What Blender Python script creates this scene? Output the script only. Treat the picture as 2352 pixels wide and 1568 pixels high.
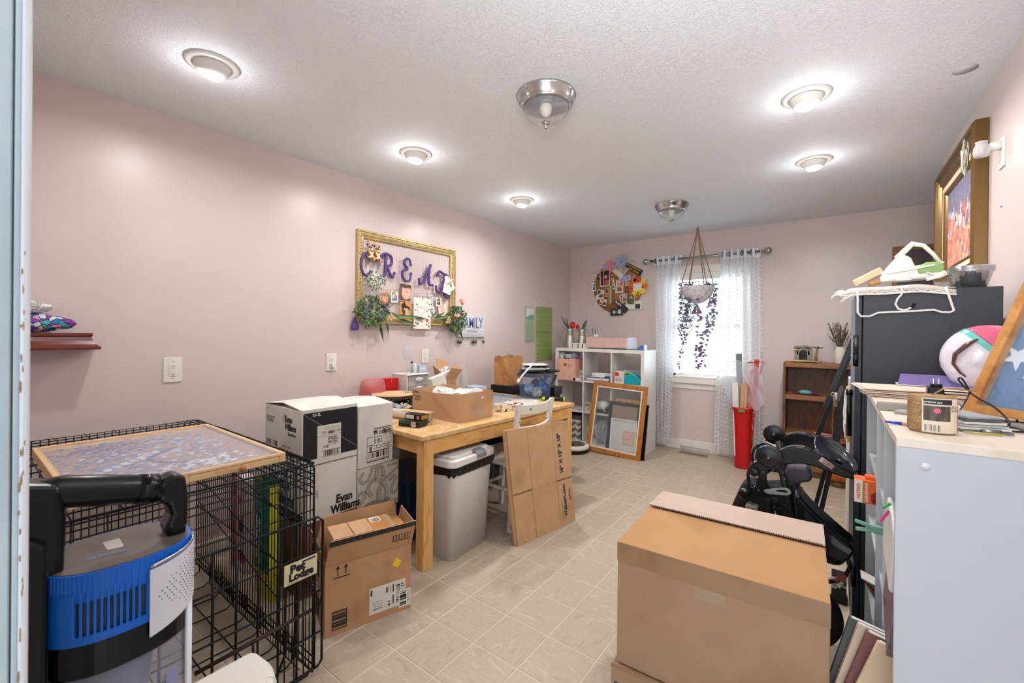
import bpy,math,random
import numpy as np
from mathutils import Matrix,Vector,Euler
random.seed(7)
for o in list(bpy.data.objects): bpy.data.objects.remove(o)
SC = bpy.context.scene
COL = SC.collection
PI = math.pi
# -- camera
cd = bpy.data.cameras.new('camera'); cam = bpy.data.objects.new('camera',cd); COL.objects.link(cam)
cd.sensor_width = 36; cd.lens = 983.6/2352*36; cd.shift_x = -0.0003; cd.shift_y = -0.0076
cd.clip_start = 0.02; cd.clip_end = 200
cd.dof.use_dof = True; cd.dof.focus_distance = 3.0; cd.dof.aperture_fstop = 9
Rv = Vector((0.79918659,0.60099422,0.01033213)); Uv = Vector((-0.00971589,-0.00427083,0.99994368)); Fv = Vector((-0.60100449,0.79924196,-0.00242601))
m = Matrix.Identity(4)
for i in range(3): m[i][0] = Rv[i]; m[i][1] = Uv[i]; m[i][2] = -Fv[i]
m[0][3] = 0; m[1][3] = 0; m[2][3] = 1.32
cam.matrix_world = m
SC.camera = cam
# -- world, lights, exposure
SC.view_settings.view_transform = 'Standard'; SC.view_settings.look = 'None'; SC.view_settings.gamma = 1
SC.view_settings.use_curve_mapping = False
SC.view_settings.exposure = 0.62
SKY = 8.0; LAMP = 6.4; SPILL = 1.7; HALL = 42.0; FILL = 12.0
w = bpy.data.worlds.new('world'); SC.world = w; w.use_nodes = True
bg = w.node_tree.nodes['Background']; bg.inputs[0].default_value = (0.80,0.91,1.0,1); bg.inputs[1].default_value = SKY
def area(name,loc,rot,sx,sy,power,col,portal=False,shape='RECTANGLE',spread=180):
    l = bpy.data.lights.new(name,'AREA'); l.shape = shape; l.size = sx
    if shape in ('RECTANGLE','ELLIPSE'): l.size_y = sy
    l.energy = power; l.color = col; l.spread = math.radians(spread)
    o = bpy.data.objects.new(name,l); o.location = loc; o.rotation_euler = rot; COL.objects.link(o)
    if portal: l.cycles.is_portal = True
    return o
area('window_light',(-1.17,5.30,1.39),(math.radians(-90),0,0),0.8,1.22,1,(1,1,1),True)
# daylight from the large window of the adjoining room behind the camera
area('adjoining_room_window_light',(0.0,-2.3,1.45),(math.radians(90),0,0),2.6,1.9,HALL,(0.78,0.89,1.0))
# added fill light above the camera, aimed up to brighten the ceiling
area('ceiling_fill_light',(0.05,-0.03,1.80),(math.radians(124),0,math.radians(12)),0.5,0.5,FILL,(1.0,0.99,0.98),spread=125)
LAMPC = (1.0,0.975,0.95)
LAMPS = [(-2.172,0.70),(-2.175,1.835),(-2.18,3.02),(-0.12,2.495),(-0.12,3.445),(-0.12,1.2)]  # the last position is an invented lamp, out of view
for i,(x,y) in enumerate(LAMPS):
    k = (0.8,0.95,1.45,1.25,1.75,0.38)[i]
    area('downlight_beam',(x,y,2.405),(0,0,0),0.09,0.09,LAMP*k,LAMPC,shape='DISK',spread=170)
    l = bpy.data.lights.new('lamp_spill','POINT'); l.energy = SPILL*min(k,1.0); l.color = LAMPC; l.shadow_soft_size = 0.03
    o = bpy.data.objects.new('lamp_spill',l); o.location = (x,y,2.395); COL.objects.link(o)
# -- helpers
def lin(c):
    return tuple(((v/255)/12.92 if v/255 <= 0.04045 else ((v/255+0.055)/1.055)**2.4) for v in c)
MATS = {}
def mat(name,rgb,rough=0.6,metal=0.0,var=None,vs=8.0,vstr=(1,1,1),bump=0.0,bs=60.0,trans=0.0,alpha=1.0,ior=1.45,spec=0.5,
        coat=0.0,emit=None,es=0.0,sheen=0.0,det=3.0,dist=0.0,bdist=0.01,translucent=0.0,rnd=False,thin=False):
    if name in MATS: return MATS[name]
    m = bpy.data.materials.new(name); m.use_nodes = True; nt = m.node_tree; b = nt.nodes['Principled BSDF']
    c = lin(rgb) + (1,)
    b.inputs['Base Color'].default_value = c; b.inputs['Roughness'].default_value = rough; b.inputs['Metallic'].default_value = metal
    b.inputs['IOR'].default_value = ior; b.inputs['Specular IOR Level'].default_value = spec; b.inputs['Coat Weight'].default_value = coat
    b.inputs['Transmission Weight'].default_value = trans; b.inputs['Alpha'].default_value = alpha
    if sheen: b.inputs['Sheen Weight'].default_value = sheen
    if emit: b.inputs['Emission Color'].default_value = lin(emit)+(1,); b.inputs['Emission Strength'].default_value = es
    tc = nt.nodes.new('ShaderNodeTexCoord'); src = tc.outputs['Object']
    if rnd:
        oi = nt.nodes.new('ShaderNodeObjectInfo'); ad = nt.nodes.new('ShaderNodeVectorMath'); ad.operation = 'ADD'
        sc = nt.nodes.new('ShaderNodeVectorMath'); sc.operation = 'SCALE'; sc.inputs['Scale'].default_value = 37.0
        cb = nt.nodes.new('ShaderNodeCombineXYZ')
        for k in range(3): nt.links.new(oi.outputs['Random'],cb.inputs[k])
        nt.links.new(cb.outputs[0],sc.inputs[0]); nt.links.new(src,ad.inputs[0]); nt.links.new(sc.outputs[0],ad.inputs[1]); src = ad.outputs[0]
    if var:
        mp = nt.nodes.new('ShaderNodeMapping'); mp.inputs['Scale'].default_value = vstr; nt.links.new(src,mp.inputs[0])
        n = nt.nodes.new('ShaderNodeTexNoise'); n.inputs['Scale'].default_value = vs; n.inputs['Detail'].default_value = det; n.inputs['Distortion'].default_value = dist
        nt.links.new(mp.outputs[0],n.inputs['Vector'])
        r = nt.nodes.new('ShaderNodeValToRGB'); cols = [rgb] + list(var); k = len(cols)
        r.color_ramp.elements[0].position = 0.32; r.color_ramp.elements[0].color = c
        r.color_ramp.elements[1].position = 0.68; r.color_ramp.elements[1].color = lin(cols[-1])+(1,)
        for q in range(1,k-1):
            e = r.color_ramp.elements.new(0.32+0.36*q/(k-1)); e.color = lin(cols[q])+(1,)
        nt.links.new(n.outputs[0],r.inputs[0]); nt.links.new(r.outputs[0],b.inputs['Base Color'])
    if bump:
        n2 = nt.nodes.new('ShaderNodeTexNoise'); n2.inputs['Scale'].default_value = bs; n2.inputs['Detail'].default_value = 4
        nt.links.new(src,n2.inputs['Vector'])
        bp = nt.nodes.new('ShaderNodeBump'); bp.inputs['Strength'].default_value = bump; bp.inputs['Distance'].default_value = bdist
        nt.links.new(n2.outputs[0],bp.inputs['Height']); nt.links.new(bp.outputs[0],b.inputs['Normal'])
    if translucent or thin:
        out = nt.nodes['Material Output']; mx = nt.nodes.new('ShaderNodeMixShader'); mx.inputs[0].default_value = translucent if translucent else 0.75
        t = nt.nodes.new('ShaderNodeBsdfTranslucent' if translucent else 'ShaderNodeBsdfTransparent')
        t.inputs[0].default_value = c
        nt.links.new(b.outputs[0],mx.inputs[1]); nt.links.new(t.outputs[0],mx.inputs[2]); nt.links.new(mx.outputs[0],out.inputs[0])
    MATS[name] = m; return m
def clear(name,rgb,amount,rough=0.08):
    """thin clear plastic or glass: a glossy film over a transparent body"""
    if name in MATS: return MATS[name]
    m = bpy.data.materials.new(name); m.use_nodes = True; nt = m.node_tree; b = nt.nodes['Principled BSDF']
    b.inputs['Base Color'].default_value = lin(rgb)+(1,); b.inputs['Roughness'].default_value = rough
    out = nt.nodes['Material Output']; mx = nt.nodes.new('ShaderNodeMixShader'); t = nt.nodes.new('ShaderNodeBsdfTransparent')
    t.inputs[0].default_value = tuple(0.88+0.12*v for v in lin(rgb))+(1,)
    lw = nt.nodes.new('ShaderNodeLayerWeight'); lw.inputs[0].default_value = 0.2
    mr = nt.nodes.new('ShaderNodeMapRange'); mr.inputs[3].default_value = amount; mr.inputs[4].default_value = max(0.0,amount-0.28)
    nt.links.new(lw.outputs['Facing'],mr.inputs[0]); nt.links.new(mr.outputs[0],mx.inputs[0])
    nt.links.new(b.outputs[0],mx.inputs[1]); nt.links.new(t.outputs[0],mx.inputs[2]); nt.links.new(mx.outputs[0],out.inputs[0])
    MATS[name] = m; return m
def pmat():
    if 'print' in MATS: return MATS['print']
    m = bpy.data.materials.new('print'); m.use_nodes = True; nt = m.node_tree; b = nt.nodes['Principled BSDF']
    a = nt.nodes.new('ShaderNodeAttribute'); a.attribute_name = 'Col'; nt.links.new(a.outputs['Color'],b.inputs['Base Color'])
    b.inputs['Roughness'].default_value = 0.55; MATS['print'] = m; return m
def rootT(o):
    T = Matrix.Identity(4)
    while o is not None:
        T = o.matrix_basis @ T; o = o.parent
    return T
def link(name,me,parent=None,loc=None):
    o = bpy.data.objects.new(name,me); COL.objects.link(o)
    if parent: o.parent = parent
    if loc: o.location = loc
    return o
def thing(name,label,cat,loc=(0,0,0),rz=0,group=None):
    o = bpy.data.objects.new(name,None); COL.objects.link(o); o.empty_display_size = 0.05
    o.location = loc; o.rotation_euler = (0,0,rz); o['label'] = label; o['category'] = cat
    if group: o['group'] = group
    return o
def tag(o,label,cat,group=None):
    o['label'] = label; o['category'] = cat
    if group: o['group'] = group
    return o
def struct(o): o['kind'] = 'structure'; return o
def lab(o,l): o['label'] = l; return o
class M:
    def __init__(s): s.v = []; s.f = []; s.m = []; s.s = []
    def add(s,vs,fs,mi=0,sm=False):
        b = len(s.v); s.v += [tuple(p) for p in vs]
        for f in fs: s.f.append([b+i for i in f]); s.m.append(mi); s.s.append(sm)
        return s
    def box(s,x0,x1,y0,y1,z0,z1,mi=0):
        vs = [(x0,y0,z0),(x1,y0,z0),(x1,y1,z0),(x0,y1,z0),(x0,y0,z1),(x1,y0,z1),(x1,y1,z1),(x0,y1,z1)]
        return s.add(vs,[(0,3,2,1),(4,5,6,7),(0,1,5,4),(1,2,6,5),(2,3,7,6),(3,0,4,7)],mi)
    def obox(s,c,sz,R,mi=0):
        R = R if isinstance(R,Matrix) else Euler(R).to_matrix()
        vs = []
        for dz in (-.5,.5):
            for dx,dy in ((-.5,-.5),(.5,-.5),(.5,.5),(-.5,.5)):
                vs.append(Vector(c) + R @ Vector((dx*sz[0],dy*sz[1],dz*sz[2])))
        return s.add(vs,[(0,3,2,1),(4,5,6,7),(0,1,5,4),(1,2,6,5),(2,3,7,6),(3,0,4,7)],mi)
    def tube(s,pts,r,n=6,closed=False,mi=0,sm=True,flat=1.0):
        pts = [Vector(p) for p in pts]; k = len(pts); rings = []; up = None
        rr = r if isinstance(r,(list,tuple)) else [r]*k
        for i,p in enumerate(pts):
            a = pts[(i-1) % k] if (closed or i > 0) else p; b = pts[(i+1) % k] if (closed or i < k-1) else p
            t = (b-a).normalized() if (b-a).length > 1e-9 else Vector((0,0,1))
            if up is None: up = Vector((0,0,1)) if abs(t.z) < .9 else Vector((1,0,0))
            x = up.cross(t)
            if x.length < 1e-6: x = Vector((1,0,0)).cross(t)
            x.normalize(); y = t.cross(x).normalized(); up = y
            rings.append([p + x*(math.cos(2*PI*j/n)*rr[i]) + y*(math.sin(2*PI*j/n)*rr[i]*flat) for j in range(n)])
        vs = [q for R in rings for q in R]; fs = []
        for i in range(k if closed else k-1):
            i2 = (i+1) % k
            for j in range(n): j2 = (j+1) % n; fs.append((i*n+j,i*n+j2,i2*n+j2,i2*n+j))
        if not closed: fs.append(tuple(range(n))[::-1]); fs.append(tuple((k-1)*n+j for j in range(n)))
        return s.add(vs,fs,mi,sm)
    def lathe(s,prof,n=24,c=(0,0,0),mi=0,sm=True,sx=1,sy=1,axis='z',rib=0,ribn=0):
        vs = []; fs = []; k = len(prof)
        for (r,z) in prof:
            for j in range(n):
                a = 2*PI*j/n; q = r*(1+rib*math.cos(ribn*a)); p = (q*math.cos(a)*sx,q*math.sin(a)*sy,z)
                if axis == 'y': p = (p[0],p[2],p[1])
                if axis == 'x': p = (p[2],p[0],p[1])
                vs.append((c[0]+p[0],c[1]+p[1],c[2]+p[2]))
        for i in range(k-1):
            for j in range(n): j2 = (j+1) % n; fs.append((i*n+j,i*n+j2,(i+1)*n+j2,(i+1)*n+j))
        if prof[0][0] > 1e-6: fs.append(tuple(range(n))[::-1])
        if prof[-1][0] > 1e-6: fs.append(tuple((k-1)*n+j for j in range(n)))
        return s.add(vs,fs,mi,sm)
    def ell(s,c,r,n=12,k=8,mi=0,R=None):
        vs = []; fs = []
        for i in range(k+1):
            t = PI*i/k
            for j in range(n):
                a = 2*PI*j/n; p = Vector((r[0]*math.sin(t)*math.cos(a),r[1]*math.sin(t)*math.sin(a),-r[2]*math.cos(t)))
                if R: p = Euler(R).to_matrix() @ p
                vs.append((c[0]+p[0],c[1]+p[1],c[2]+p[2]))
        for i in range(k):
            for j in range(n): j2 = (j+1) % n; fs.append((i*n+j,i*n+j2,(i+1)*n+j2,(i+1)*n+j))
        return s.add(vs,fs,mi,True)
    def prism(s,poly,d0,d1,plane='xz',mi=0,sm=False):
        """poly 2-D, extruded from d0 to d1 along the third axis"""
        def P(a,b,d): return {'xz': (a,d,b),'yz': (d,a,b),'xy': (a,b,d)}[plane]
        n = len(poly); vs = [P(a,b,d0) for a,b in poly] + [P(a,b,d1) for a,b in poly]
        fs = [tuple(range(n)),tuple(range(n,2*n))[::-1]] + [(i,n+i,n+(i+1) % n,(i+1) % n) for i in range(n)]
        return s.add(vs,fs,mi,sm)
    def ring(s,outer,inner,d0,d1,plane='xz',mi=0):
        def P(a,b,d): return {'xz': (a,d,b),'yz': (d,a,b),'xy': (a,b,d)}[plane]
        n = len(outer)
        vs = [P(a,b,d) for d in (d0,d1) for pl in (outer,inner) for a,b in pl]; fs = []
        for i in range(n):
            j = (i+1) % n
            fs += [(i,j,n+j,n+i),(2*n+i,3*n+i,3*n+j,2*n+j),(i,2*n+i,2*n+j,j),(n+i,n+j,3*n+j,3*n+i)]
        return s.add(vs,fs,mi)
    def sheet(s,fn,nu,nv,mi=0,sm=True):
        vs = [fn(i/nu,j/nv) for j in range(nv+1) for i in range(nu+1)]
        fs = [(j*(nu+1)+i,j*(nu+1)+i+1,(j+1)*(nu+1)+i+1,(j+1)*(nu+1)+i) for j in range(nv) for i in range(nu)]
        return s.add(vs,fs,mi,sm)
    def xf(s,T):
        s.v = [tuple(T @ Vector(p)) for p in s.v]; return s
    def build(s,name,mats,parent=None,w=0,bv=0,seg=2,solid=0,sub=0):
        me = bpy.data.meshes.new(name); vs = s.v
        if w and parent:
            T = rootT(parent).inverted(); vs = [tuple(T @ Vector(p)) for p in vs]
        me.from_pydata(vs,[],s.f)
        ms = mats if isinstance(mats,(list,tuple)) else [mats]
        for q in ms: me.materials.append(q)
        me.polygons.foreach_set('material_index',s.m); me.polygons.foreach_set('use_smooth',s.s)
        me.update()
        bmf(me)
        o = link(name,me,parent)
        if solid: q = o.modifiers.new('solid','SOLIDIFY'); q.thickness = solid; q.offset = 0
        if bv: q = o.modifiers.new('bevel','BEVEL'); q.width = bv; q.segments = seg; q.limit_method = 'ANGLE'; q.angle_limit = math.radians(40)
        if sub: q = o.modifiers.new('sub','SUBSURF'); q.levels = sub; q.render_levels = sub
        return o
import bmesh
def bmf(me):
    b = bmesh.new(); b.from_mesh(me); bmesh.ops.recalc_face_normals(b,faces=b.faces); b.to_mesh(me); b.free()
def dup(root,loc,rz=None,label=None):
    r = root.copy(); COL.objects.link(r); r.location = loc
    if rz is not None: r.rotation_euler = (0,0,rz)
    if label: r['label'] = label
    def rec(a,b):
        for ch in [q for q in bpy.data.objects if q.parent == a]:
            c = ch.copy(); COL.objects.link(c); c.parent = b; rec(ch,c)
    rec(root,r); return r
def axes(o,xd,yd):
    x = Vector(xd).normalized(); y = Vector(yd).normalized(); z = x.cross(y).normalized(); y = z.cross(x)
    T = Matrix.Identity(4)
    for i in range(3): T[i][0] = x[i]; T[i][1] = y[i]; T[i][2] = z[i]; T[i][3] = o[i]
    return T
def text(s,size,o,xd,yd,mt,parent=None,w=0,name='lettering',off=0.0,al='LEFT',sx=1.0,ext=0.0003,shear=0):
    cu = bpy.data.curves.new('t','FONT'); cu.body = s; cu.size = size; cu.extrude = ext; cu.offset = off; cu.align_x = al; cu.shear = shear; cu.resolution_u = 3
    t = bpy.data.objects.new('t',cu); COL.objects.link(t); dg = bpy.context.evaluated_depsgraph_get(); me = bpy.data.meshes.new_from_object(t.evaluated_get(dg))
    bpy.data.objects.remove(t); bpy.data.curves.remove(cu)
    T = axes(o,xd,yd) @ Matrix.Diagonal((sx,1,1,1))
    if w and parent: T = rootT(parent).inverted() @ T
    me.transform(T); me.materials.clear(); me.materials.append(mt); me.name = name
    return link(name,me,parent)
def pic(img,W,H,o,xd,yd,parent=None,w=0,name='print',th=0.0,bend=0.0):
    """flat print: img is rows x cols x 3 (sRGB 0-255, row 0 at the top); runs of one colour become one quad"""
    img = np.asarray(img,float); h,wd = img.shape[:2]; vs = []; fs = []; cs = []
    for r in range(h):
        c = 0
        while c < wd:
            e = c+1
            while e < wd and (img[r,e] == img[r,c]).all() and not (bend and e-c > wd//8): e += 1
            x0,x1 = c/wd*W,e/wd*W; y1,y0 = (1-r/h)*H,(1-(r+1)/h)*H; b = len(vs)
            def zz(x,y): return bend*math.sin(PI*x/W)*1.0 + bend*0.5*math.sin(2*PI*y/H)
            vs += [(x0,y0,zz(x0,y0)),(x1,y0,zz(x1,y0)),(x1,y1,zz(x1,y1)),(x0,y1,zz(x0,y1))]; fs.append((b,b+1,b+2,b+3)); cs.append(img[r,c]/255); c = e
    me = bpy.data.meshes.new(name); T = axes(o,xd,yd)
    if w and parent: T = rootT(parent).inverted() @ T
    if th and not bend:
        b = len(vs); vs += [(0,0,-th),(W,0,-th),(W,H,-th),(0,H,-th),(0,0,0),(W,0,0),(W,H,0),(0,H,0)]
        for q in ((0,3,2,1),(0,1,5,4),(1,2,6,5),(2,3,7,6),(3,0,4,7)): fs.append(tuple(b+i for i in q)); cs.append(np.array([.93,.92,.9]))
    me.from_pydata([tuple(T @ Vector(p)) for p in vs],[],fs)
    cl = np.array(cs); cl = np.where(cl <= .04045,cl/12.92,((cl+.055)/1.055)**2.4)
    n = np.array([len(f) for f in fs]); A = np.ones((n.sum(),4)); A[:,:3] = np.repeat(cl,n,axis=0)
    at = me.color_attributes.new('Col','FLOAT_COLOR','CORNER'); at.data.foreach_set('color',A.ravel())
    me.materials.append(pmat()); return link(name,me,parent)
def canvas(w,h,c): a = np.zeros((h,w,3)); a[:] = c; return a
def rect(a,x0,y0,x1,y1,c):
    h,w = a.shape[:2]; a[int(y0*h):max(int(y0*h)+1,int(y1*h)),int(x0*w):max(int(x0*w)+1,int(x1*w))] = c
def disc(a,x,y,r,c,ry=None):
    h,w = a.shape[:2]; Y,X = np.mgrid[0:h,0:w]; q = ((X/w-x)/r)**2 + ((Y/h-y)/(ry or r*w/h))**2 <= 1; a[q] = c
def bars(a,x0,y0,x1,y1,c=(30,30,30),seed=1,d=.5,vert=True):
    rs = random.Random(seed); h,w = a.shape[:2]
    if vert:
        for x in range(int(x0*w),int(x1*w)):
            if rs.random() < d: a[int(y0*h):int(y1*h),x] = c
    else:
        for y in range(int(y0*h),int(y1*h)):
            if rs.random() < d: a[y,int(x0*w):int(x1*w)] = c
def lines(a,x0,y0,x1,y1,n,c=(90,90,90),seed=1):
    rs = random.Random(seed)
    for i in range(n):
        y = y0+(y1-y0)*(i+.3)/n; x = x0
        while x < x1:
            l = rs.uniform(.03,.12); rect(a,x,y,min(x+l,x1),y+(y1-y0)/n*.4,c); x += l+.02
def photo(seed,w=22,h=28,pal=None,border=2,bc=(236,232,226)):
    rs = random.Random(seed); pal = pal or [(60,45,40),(120,90,70),(180,140,115),(215,180,150),(40,50,70),(150,60,50),(200,200,200)]
    a = canvas(w,h,rs.choice(pal))
    for k in range(7): disc(a,rs.random(),rs.random(),rs.uniform(.1,.35),tuple(np.array(rs.choice(pal))+rs.uniform(-15,15)))
    disc(a,rs.uniform(.35,.65),.42,.16,(214,172,145)); disc(a,rs.uniform(.35,.65),.85,.3,rs.choice(pal),.3)
    if border: a[:border] = bc; a[-border-1:] = bc; a[:,:border] = bc; a[:,-border:] = bc
    return np.clip(a,0,255)
# -- materials
WHITE = mat('white_gloss_paint',(222,220,214),.4)
TRIM = mat('trim_paint',(226,222,214),.45)
PLAST = mat('white_plastic',(226,223,216),.38)
BLACKP = mat('black_plastic',(12,13,16),.28,spec=.4)
BLACKM = mat('black_wire',(10,10,12),.4,metal=.3)
CARD = mat('cardboard',(190,150,110),.82,var=[(198,158,118),(182,142,102)],vs=5,bump=.08,bs=220,bdist=.002)
CARD2 = mat('cardboard_inner',(160,120,84),.85)
CARDW = mat('white_cardboard',(216,212,204),.6,var=[(222,219,211),(206,200,193)],vs=4)
INK = mat('black_ink',(24,23,24),.6)
INKN = mat('navy_ink',(38,44,78),.6)
GREYI = mat('grey_ink',(120,116,112),.7)
TAPE = clear('packing_tape',(210,190,160),.7,.12)
PINE = mat('pine',(216,178,124),.42,var=[(226,190,138),(204,162,106)],vs=7,vstr=(1,6,6),det=4)
OAK = mat('honey_oak',(158,98,44),.38,var=[(176,114,54),(138,82,36)],vs=12,vstr=(1,6,6),det=5)
CHROME = mat('brushed_nickel',(190,190,190),.22,metal=1)
STEEL = mat('steel',(150,152,155),.32,metal=1)
GLASS = clear('clear_glass',(225,232,236),.95,.02)
PANE = clear('picture_glass',(235,238,240),.96,.03)
# -- THE ROOM
XL,XR,YF,HC = -2.885,0.556,5.145,2.473
WALLP = mat('pink_wall_paint',(208,192,188),.34,var=[(210,194,190),(205,189,186)],vs=1.5,bump=.05,bs=90,bdist=.003)
# ceiling: stomped plaster
cm = bpy.data.materials.new('stomped_ceiling'); cm.use_nodes = True; nt = cm.node_tree; b = nt.nodes['Principled BSDF']
b.inputs['Base Color'].default_value = lin((230,236,242))+(1,); b.inputs['Roughness'].default_value = .75
tc = nt.nodes.new('ShaderNodeTexCoord')
vo = nt.nodes.new('ShaderNodeTexVoronoi'); vo.inputs['Scale'].default_value = 3.2; vo.inputs['Randomness'].default_value = 1
nz = nt.nodes.new('ShaderNodeTexNoise'); nz.inputs['Scale'].default_value = 19; nz.inputs['Detail'].default_value = 3; nz.inputs['Distortion'].default_value = 2.2
ab = nt.nodes.new('ShaderNodeMath'); ab.operation = 'SUBTRACT'; ab.inputs[1].default_value = .5
ab2 = nt.nodes.new('ShaderNodeMath'); ab2.operation = 'ABSOLUTE'
mr = nt.nodes.new('ShaderNodeMapRange'); mr.inputs[1].default_value = 0; mr.inputs[2].default_value = .05; mr.inputs[3].default_value = 1; mr.inputs[4].default_value = 0
nz2 = nt.nodes.new('ShaderNodeTexNoise'); nz2.inputs['Scale'].default_value = 9
mul = nt.nodes.new('ShaderNodeMath'); mul.operation = 'MULTIPLY'
bp = nt.nodes.new('ShaderNodeBump'); bp.inputs['Strength'].default_value = .55; bp.inputs['Distance'].default_value = .004
for a_,b_ in ((tc.outputs['Object'],nz.inputs['Vector']),(tc.outputs['Object'],nz2.inputs['Vector']),(nz.outputs[0],ab.inputs[0]),(ab.outputs[0],ab2.inputs[0]),
               (ab2.outputs[0],mr.inputs[0]),(mr.outputs[0],mul.inputs[0]),(nz2.outputs[0],mul.inputs[1]),(mul.outputs[0],bp.inputs['Height']),(bp.outputs[0],b.inputs['Normal'])):
    nt.links.new(a_,b_)
struct(M().box(-3.1,1.8,-2.6,5.4,HC,HC+.12).build('ceiling',cm))
struct(M().box(XL-.12,XL,-.1,YF+.12,-.05,HC).build('wall_left',WALLP))
wf = M()
WX0,WX1,WZ0,WZ1 = -1.56,-0.775,.80,2.02
wf.box(XL-.12,WX0,YF,YF+.14,-.05,HC); wf.box(WX1,1.7,YF,YF+.14,-.05,HC); wf.box(WX0,WX1,YF,YF+.14,-.05,WZ0); wf.box(WX0,WX1,YF,YF+.14,WZ1,HC)
struct(wf.build('wall_far',WALLP))
struct(M().box(XR,XR+.12,-.08,3.92,-.05,HC).build('wall_right',WALLP))
struct(M().box(XR+.12,1.7,3.80,3.92,-.05,HC).build('wall_alcove_near',WALLP))
struct(M().box(1.6,1.72,3.8,YF+.1,-.05,HC).build('wall_alcove_side',WALLP))
struct(M().box(XL-.12,-.60,-.10,.030,-.05,HC).box(-.60,XR,-.10,.03,2.12,HC).build('wall_near',WALLP))
# adjoining room behind the doorway
HALLP = mat('adjoining_room_paint',(214,214,210),.6)
struct(M().box(-1.72,-1.6,-2.6,-.1,-.05,HC).build('wall_adjoining_left',HALLP))
struct(M().box(1.6,1.72,-2.6,-.1,-.05,HC).build('wall_adjoining_right',HALLP))
struct(M().box(-1.72,1.72,-2.72,-2.6,-.05,HC).build('wall_adjoining_back',HALLP))
# doorway: casing, jamb and the stop along it, chipped pale blue paint
DOORP = mat('pale_blue_door_paint',(166,184,194),.4,var=[(174,190,198),(158,176,188)],vs=3,bump=.12,bs=30)
DOORW = mat('chipped_white_casing_paint',(200,201,206),.42)
CHIP = mat('bare_wood_chip',(150,112,74),.8)
t = M().box(-.615,-.5455,-.12,.0345,0,2.06).build('door_1',DOORP,bv=.0015); struct(t)
M().box(-.66,-.5440,.0352,.0386,0,2.10).build('casing_edge',DOORP,t,bv=.0006); M().box(-.66,-.5425,.0386,.0446,0,2.10).build('casing',DOORW,t,bv=.002)
M().box(-.5465,-.5448,.0345,.0353,0,2.06).build('casing_gap',mat('dark_gap',(70,62,58),.9),t)
M().box(-.5453,-.5436,.0335,.0362,.99,1.022).build('strike_plate',mat('old_brass',(110,78,50),.5,metal=.6),t)
rs = random.Random(3); mm = M()
for k in range(34):
    z = rs.uniform(.75,1.4); y = rs.choice([.0392,.0400,.0408]); s_ = rs.uniform(.0015,.006)
    mm.ell((-.5427,y+rs.uniform(-.001,.001),z),(.0004,.0006,s_),6,4)
mm.build('paint_chips',CHIP,t)

# baseboards
struct(M().box(XL,XL+.014,.03,YF,0,.10).build('baseboard_left',TRIM,bv=.003))
struct(M().box(XL,1.6,YF-.015,YF,0,.115).build('baseboard_far',TRIM,bv=.003))
struct(M().box(XR-.013,XR,.05,3.92,0,.10).build('baseboard_right',TRIM,bv=.003))
# -- floor
GROUT = mat('grout',(206,194,170),.5)
fl = struct(M().box(-3.0,1.75,-2.65,5.2,-.06,-.0018).build('floor',GROUT))
TILE = mat('stone_look_tile',(172,157,137),.36,var=[(186,171,151),(180,165,145),(194,181,162)],vs=9,vstr=(1,2.6,1),det=12,dist=.7,bump=.5,bs=22,bdist=.005,rnd=True,spec=.4)
ts = .2297; g = .0022; e = ts/2-g
vs = [(-e,-e,-.0018),(e,-e,-.0018),(e,e,-.0018),(-e,e,-.0018),(-e+.002,-e+.002,0),(e-.002,-e+.002,0),(e-.002,e-.002,0),(-e+.002,e-.002,0)]
me = bpy.data.meshes.new('tile'); me.from_pydata(vs,[],[(4,5,6,7),(0,1,5,4),(1,2,6,5),(2,3,7,6),(3,0,4,7)]); me.materials.append(TILE)
cells = []
for i in range(-6,15):
    for j in range(-18,16):
        x = -1.6743+ts*(i+.5); y = 1.5933+ts*(j+.5)
        if x < -2.99 or x > 1.7 or y > 5.2 or y < -2.6: continue
        d = Fv.x*x+Fv.y*y; rr = Rv.x*x+Rv.y*y
        vis = d > .3 and abs(rr/d) < 1.3 and x < 1.0
        cells.append(((0 if vis else 100)+math.hypot(x,y),x,y,i,j))
cells.sort()
for k,(_,x,y,i,j) in enumerate(cells[:300]):
    o = link('tile',me,fl,(x,y,0)); o.rotation_euler = (0,0,((i*7+j*3) % 4)*PI/2)
mm = M()
for _,x,y,i,j in cells[300:]: mm.add([(a+x,b_+y,c) for a,b_,c in vs],[(4,5,6,7),(0,1,5,4),(1,2,6,5),(2,3,7,6),(3,0,4,7)])
o = mm.build('far_tiles',TILE,fl); o['kind'] = 'stuff'
# -- window
win = struct(M().box(WX0,WX0+.03,YF+.0,YF+.10,WZ0,WZ1).box(WX1-.03,WX1,YF,YF+.10,WZ0,WZ1).box(WX0,WX1,YF,YF+.10,WZ1-.03,WZ1).box(WX0,WX1,YF,YF+.12,WZ0,WZ0+.02).build('window_1',TRIM))
mm = M().box(WX0-.06,WX0+.004,YF-.016,YF,WZ0-.02,WZ1+.002).box(WX1-.004,WX1+.06,YF-.016,YF,WZ0-.02,WZ1+.002).box(WX0-.07,WX1+.07,YF-.02,YF,WZ1,WZ1+.085)
mm.build('casing',TRIM,win,bv=.003)
M().box(WX0-.075,WX1+.075,YF-.045,YF+.01,WZ0-.035,WZ0-.005).build('sill',TRIM,win,bv=.004)
M().box(WX0-.06,WX1+.06,YF-.014,YF,WZ0-.10,WZ0-.035).build('apron',TRIM,win,bv=.002)
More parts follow.
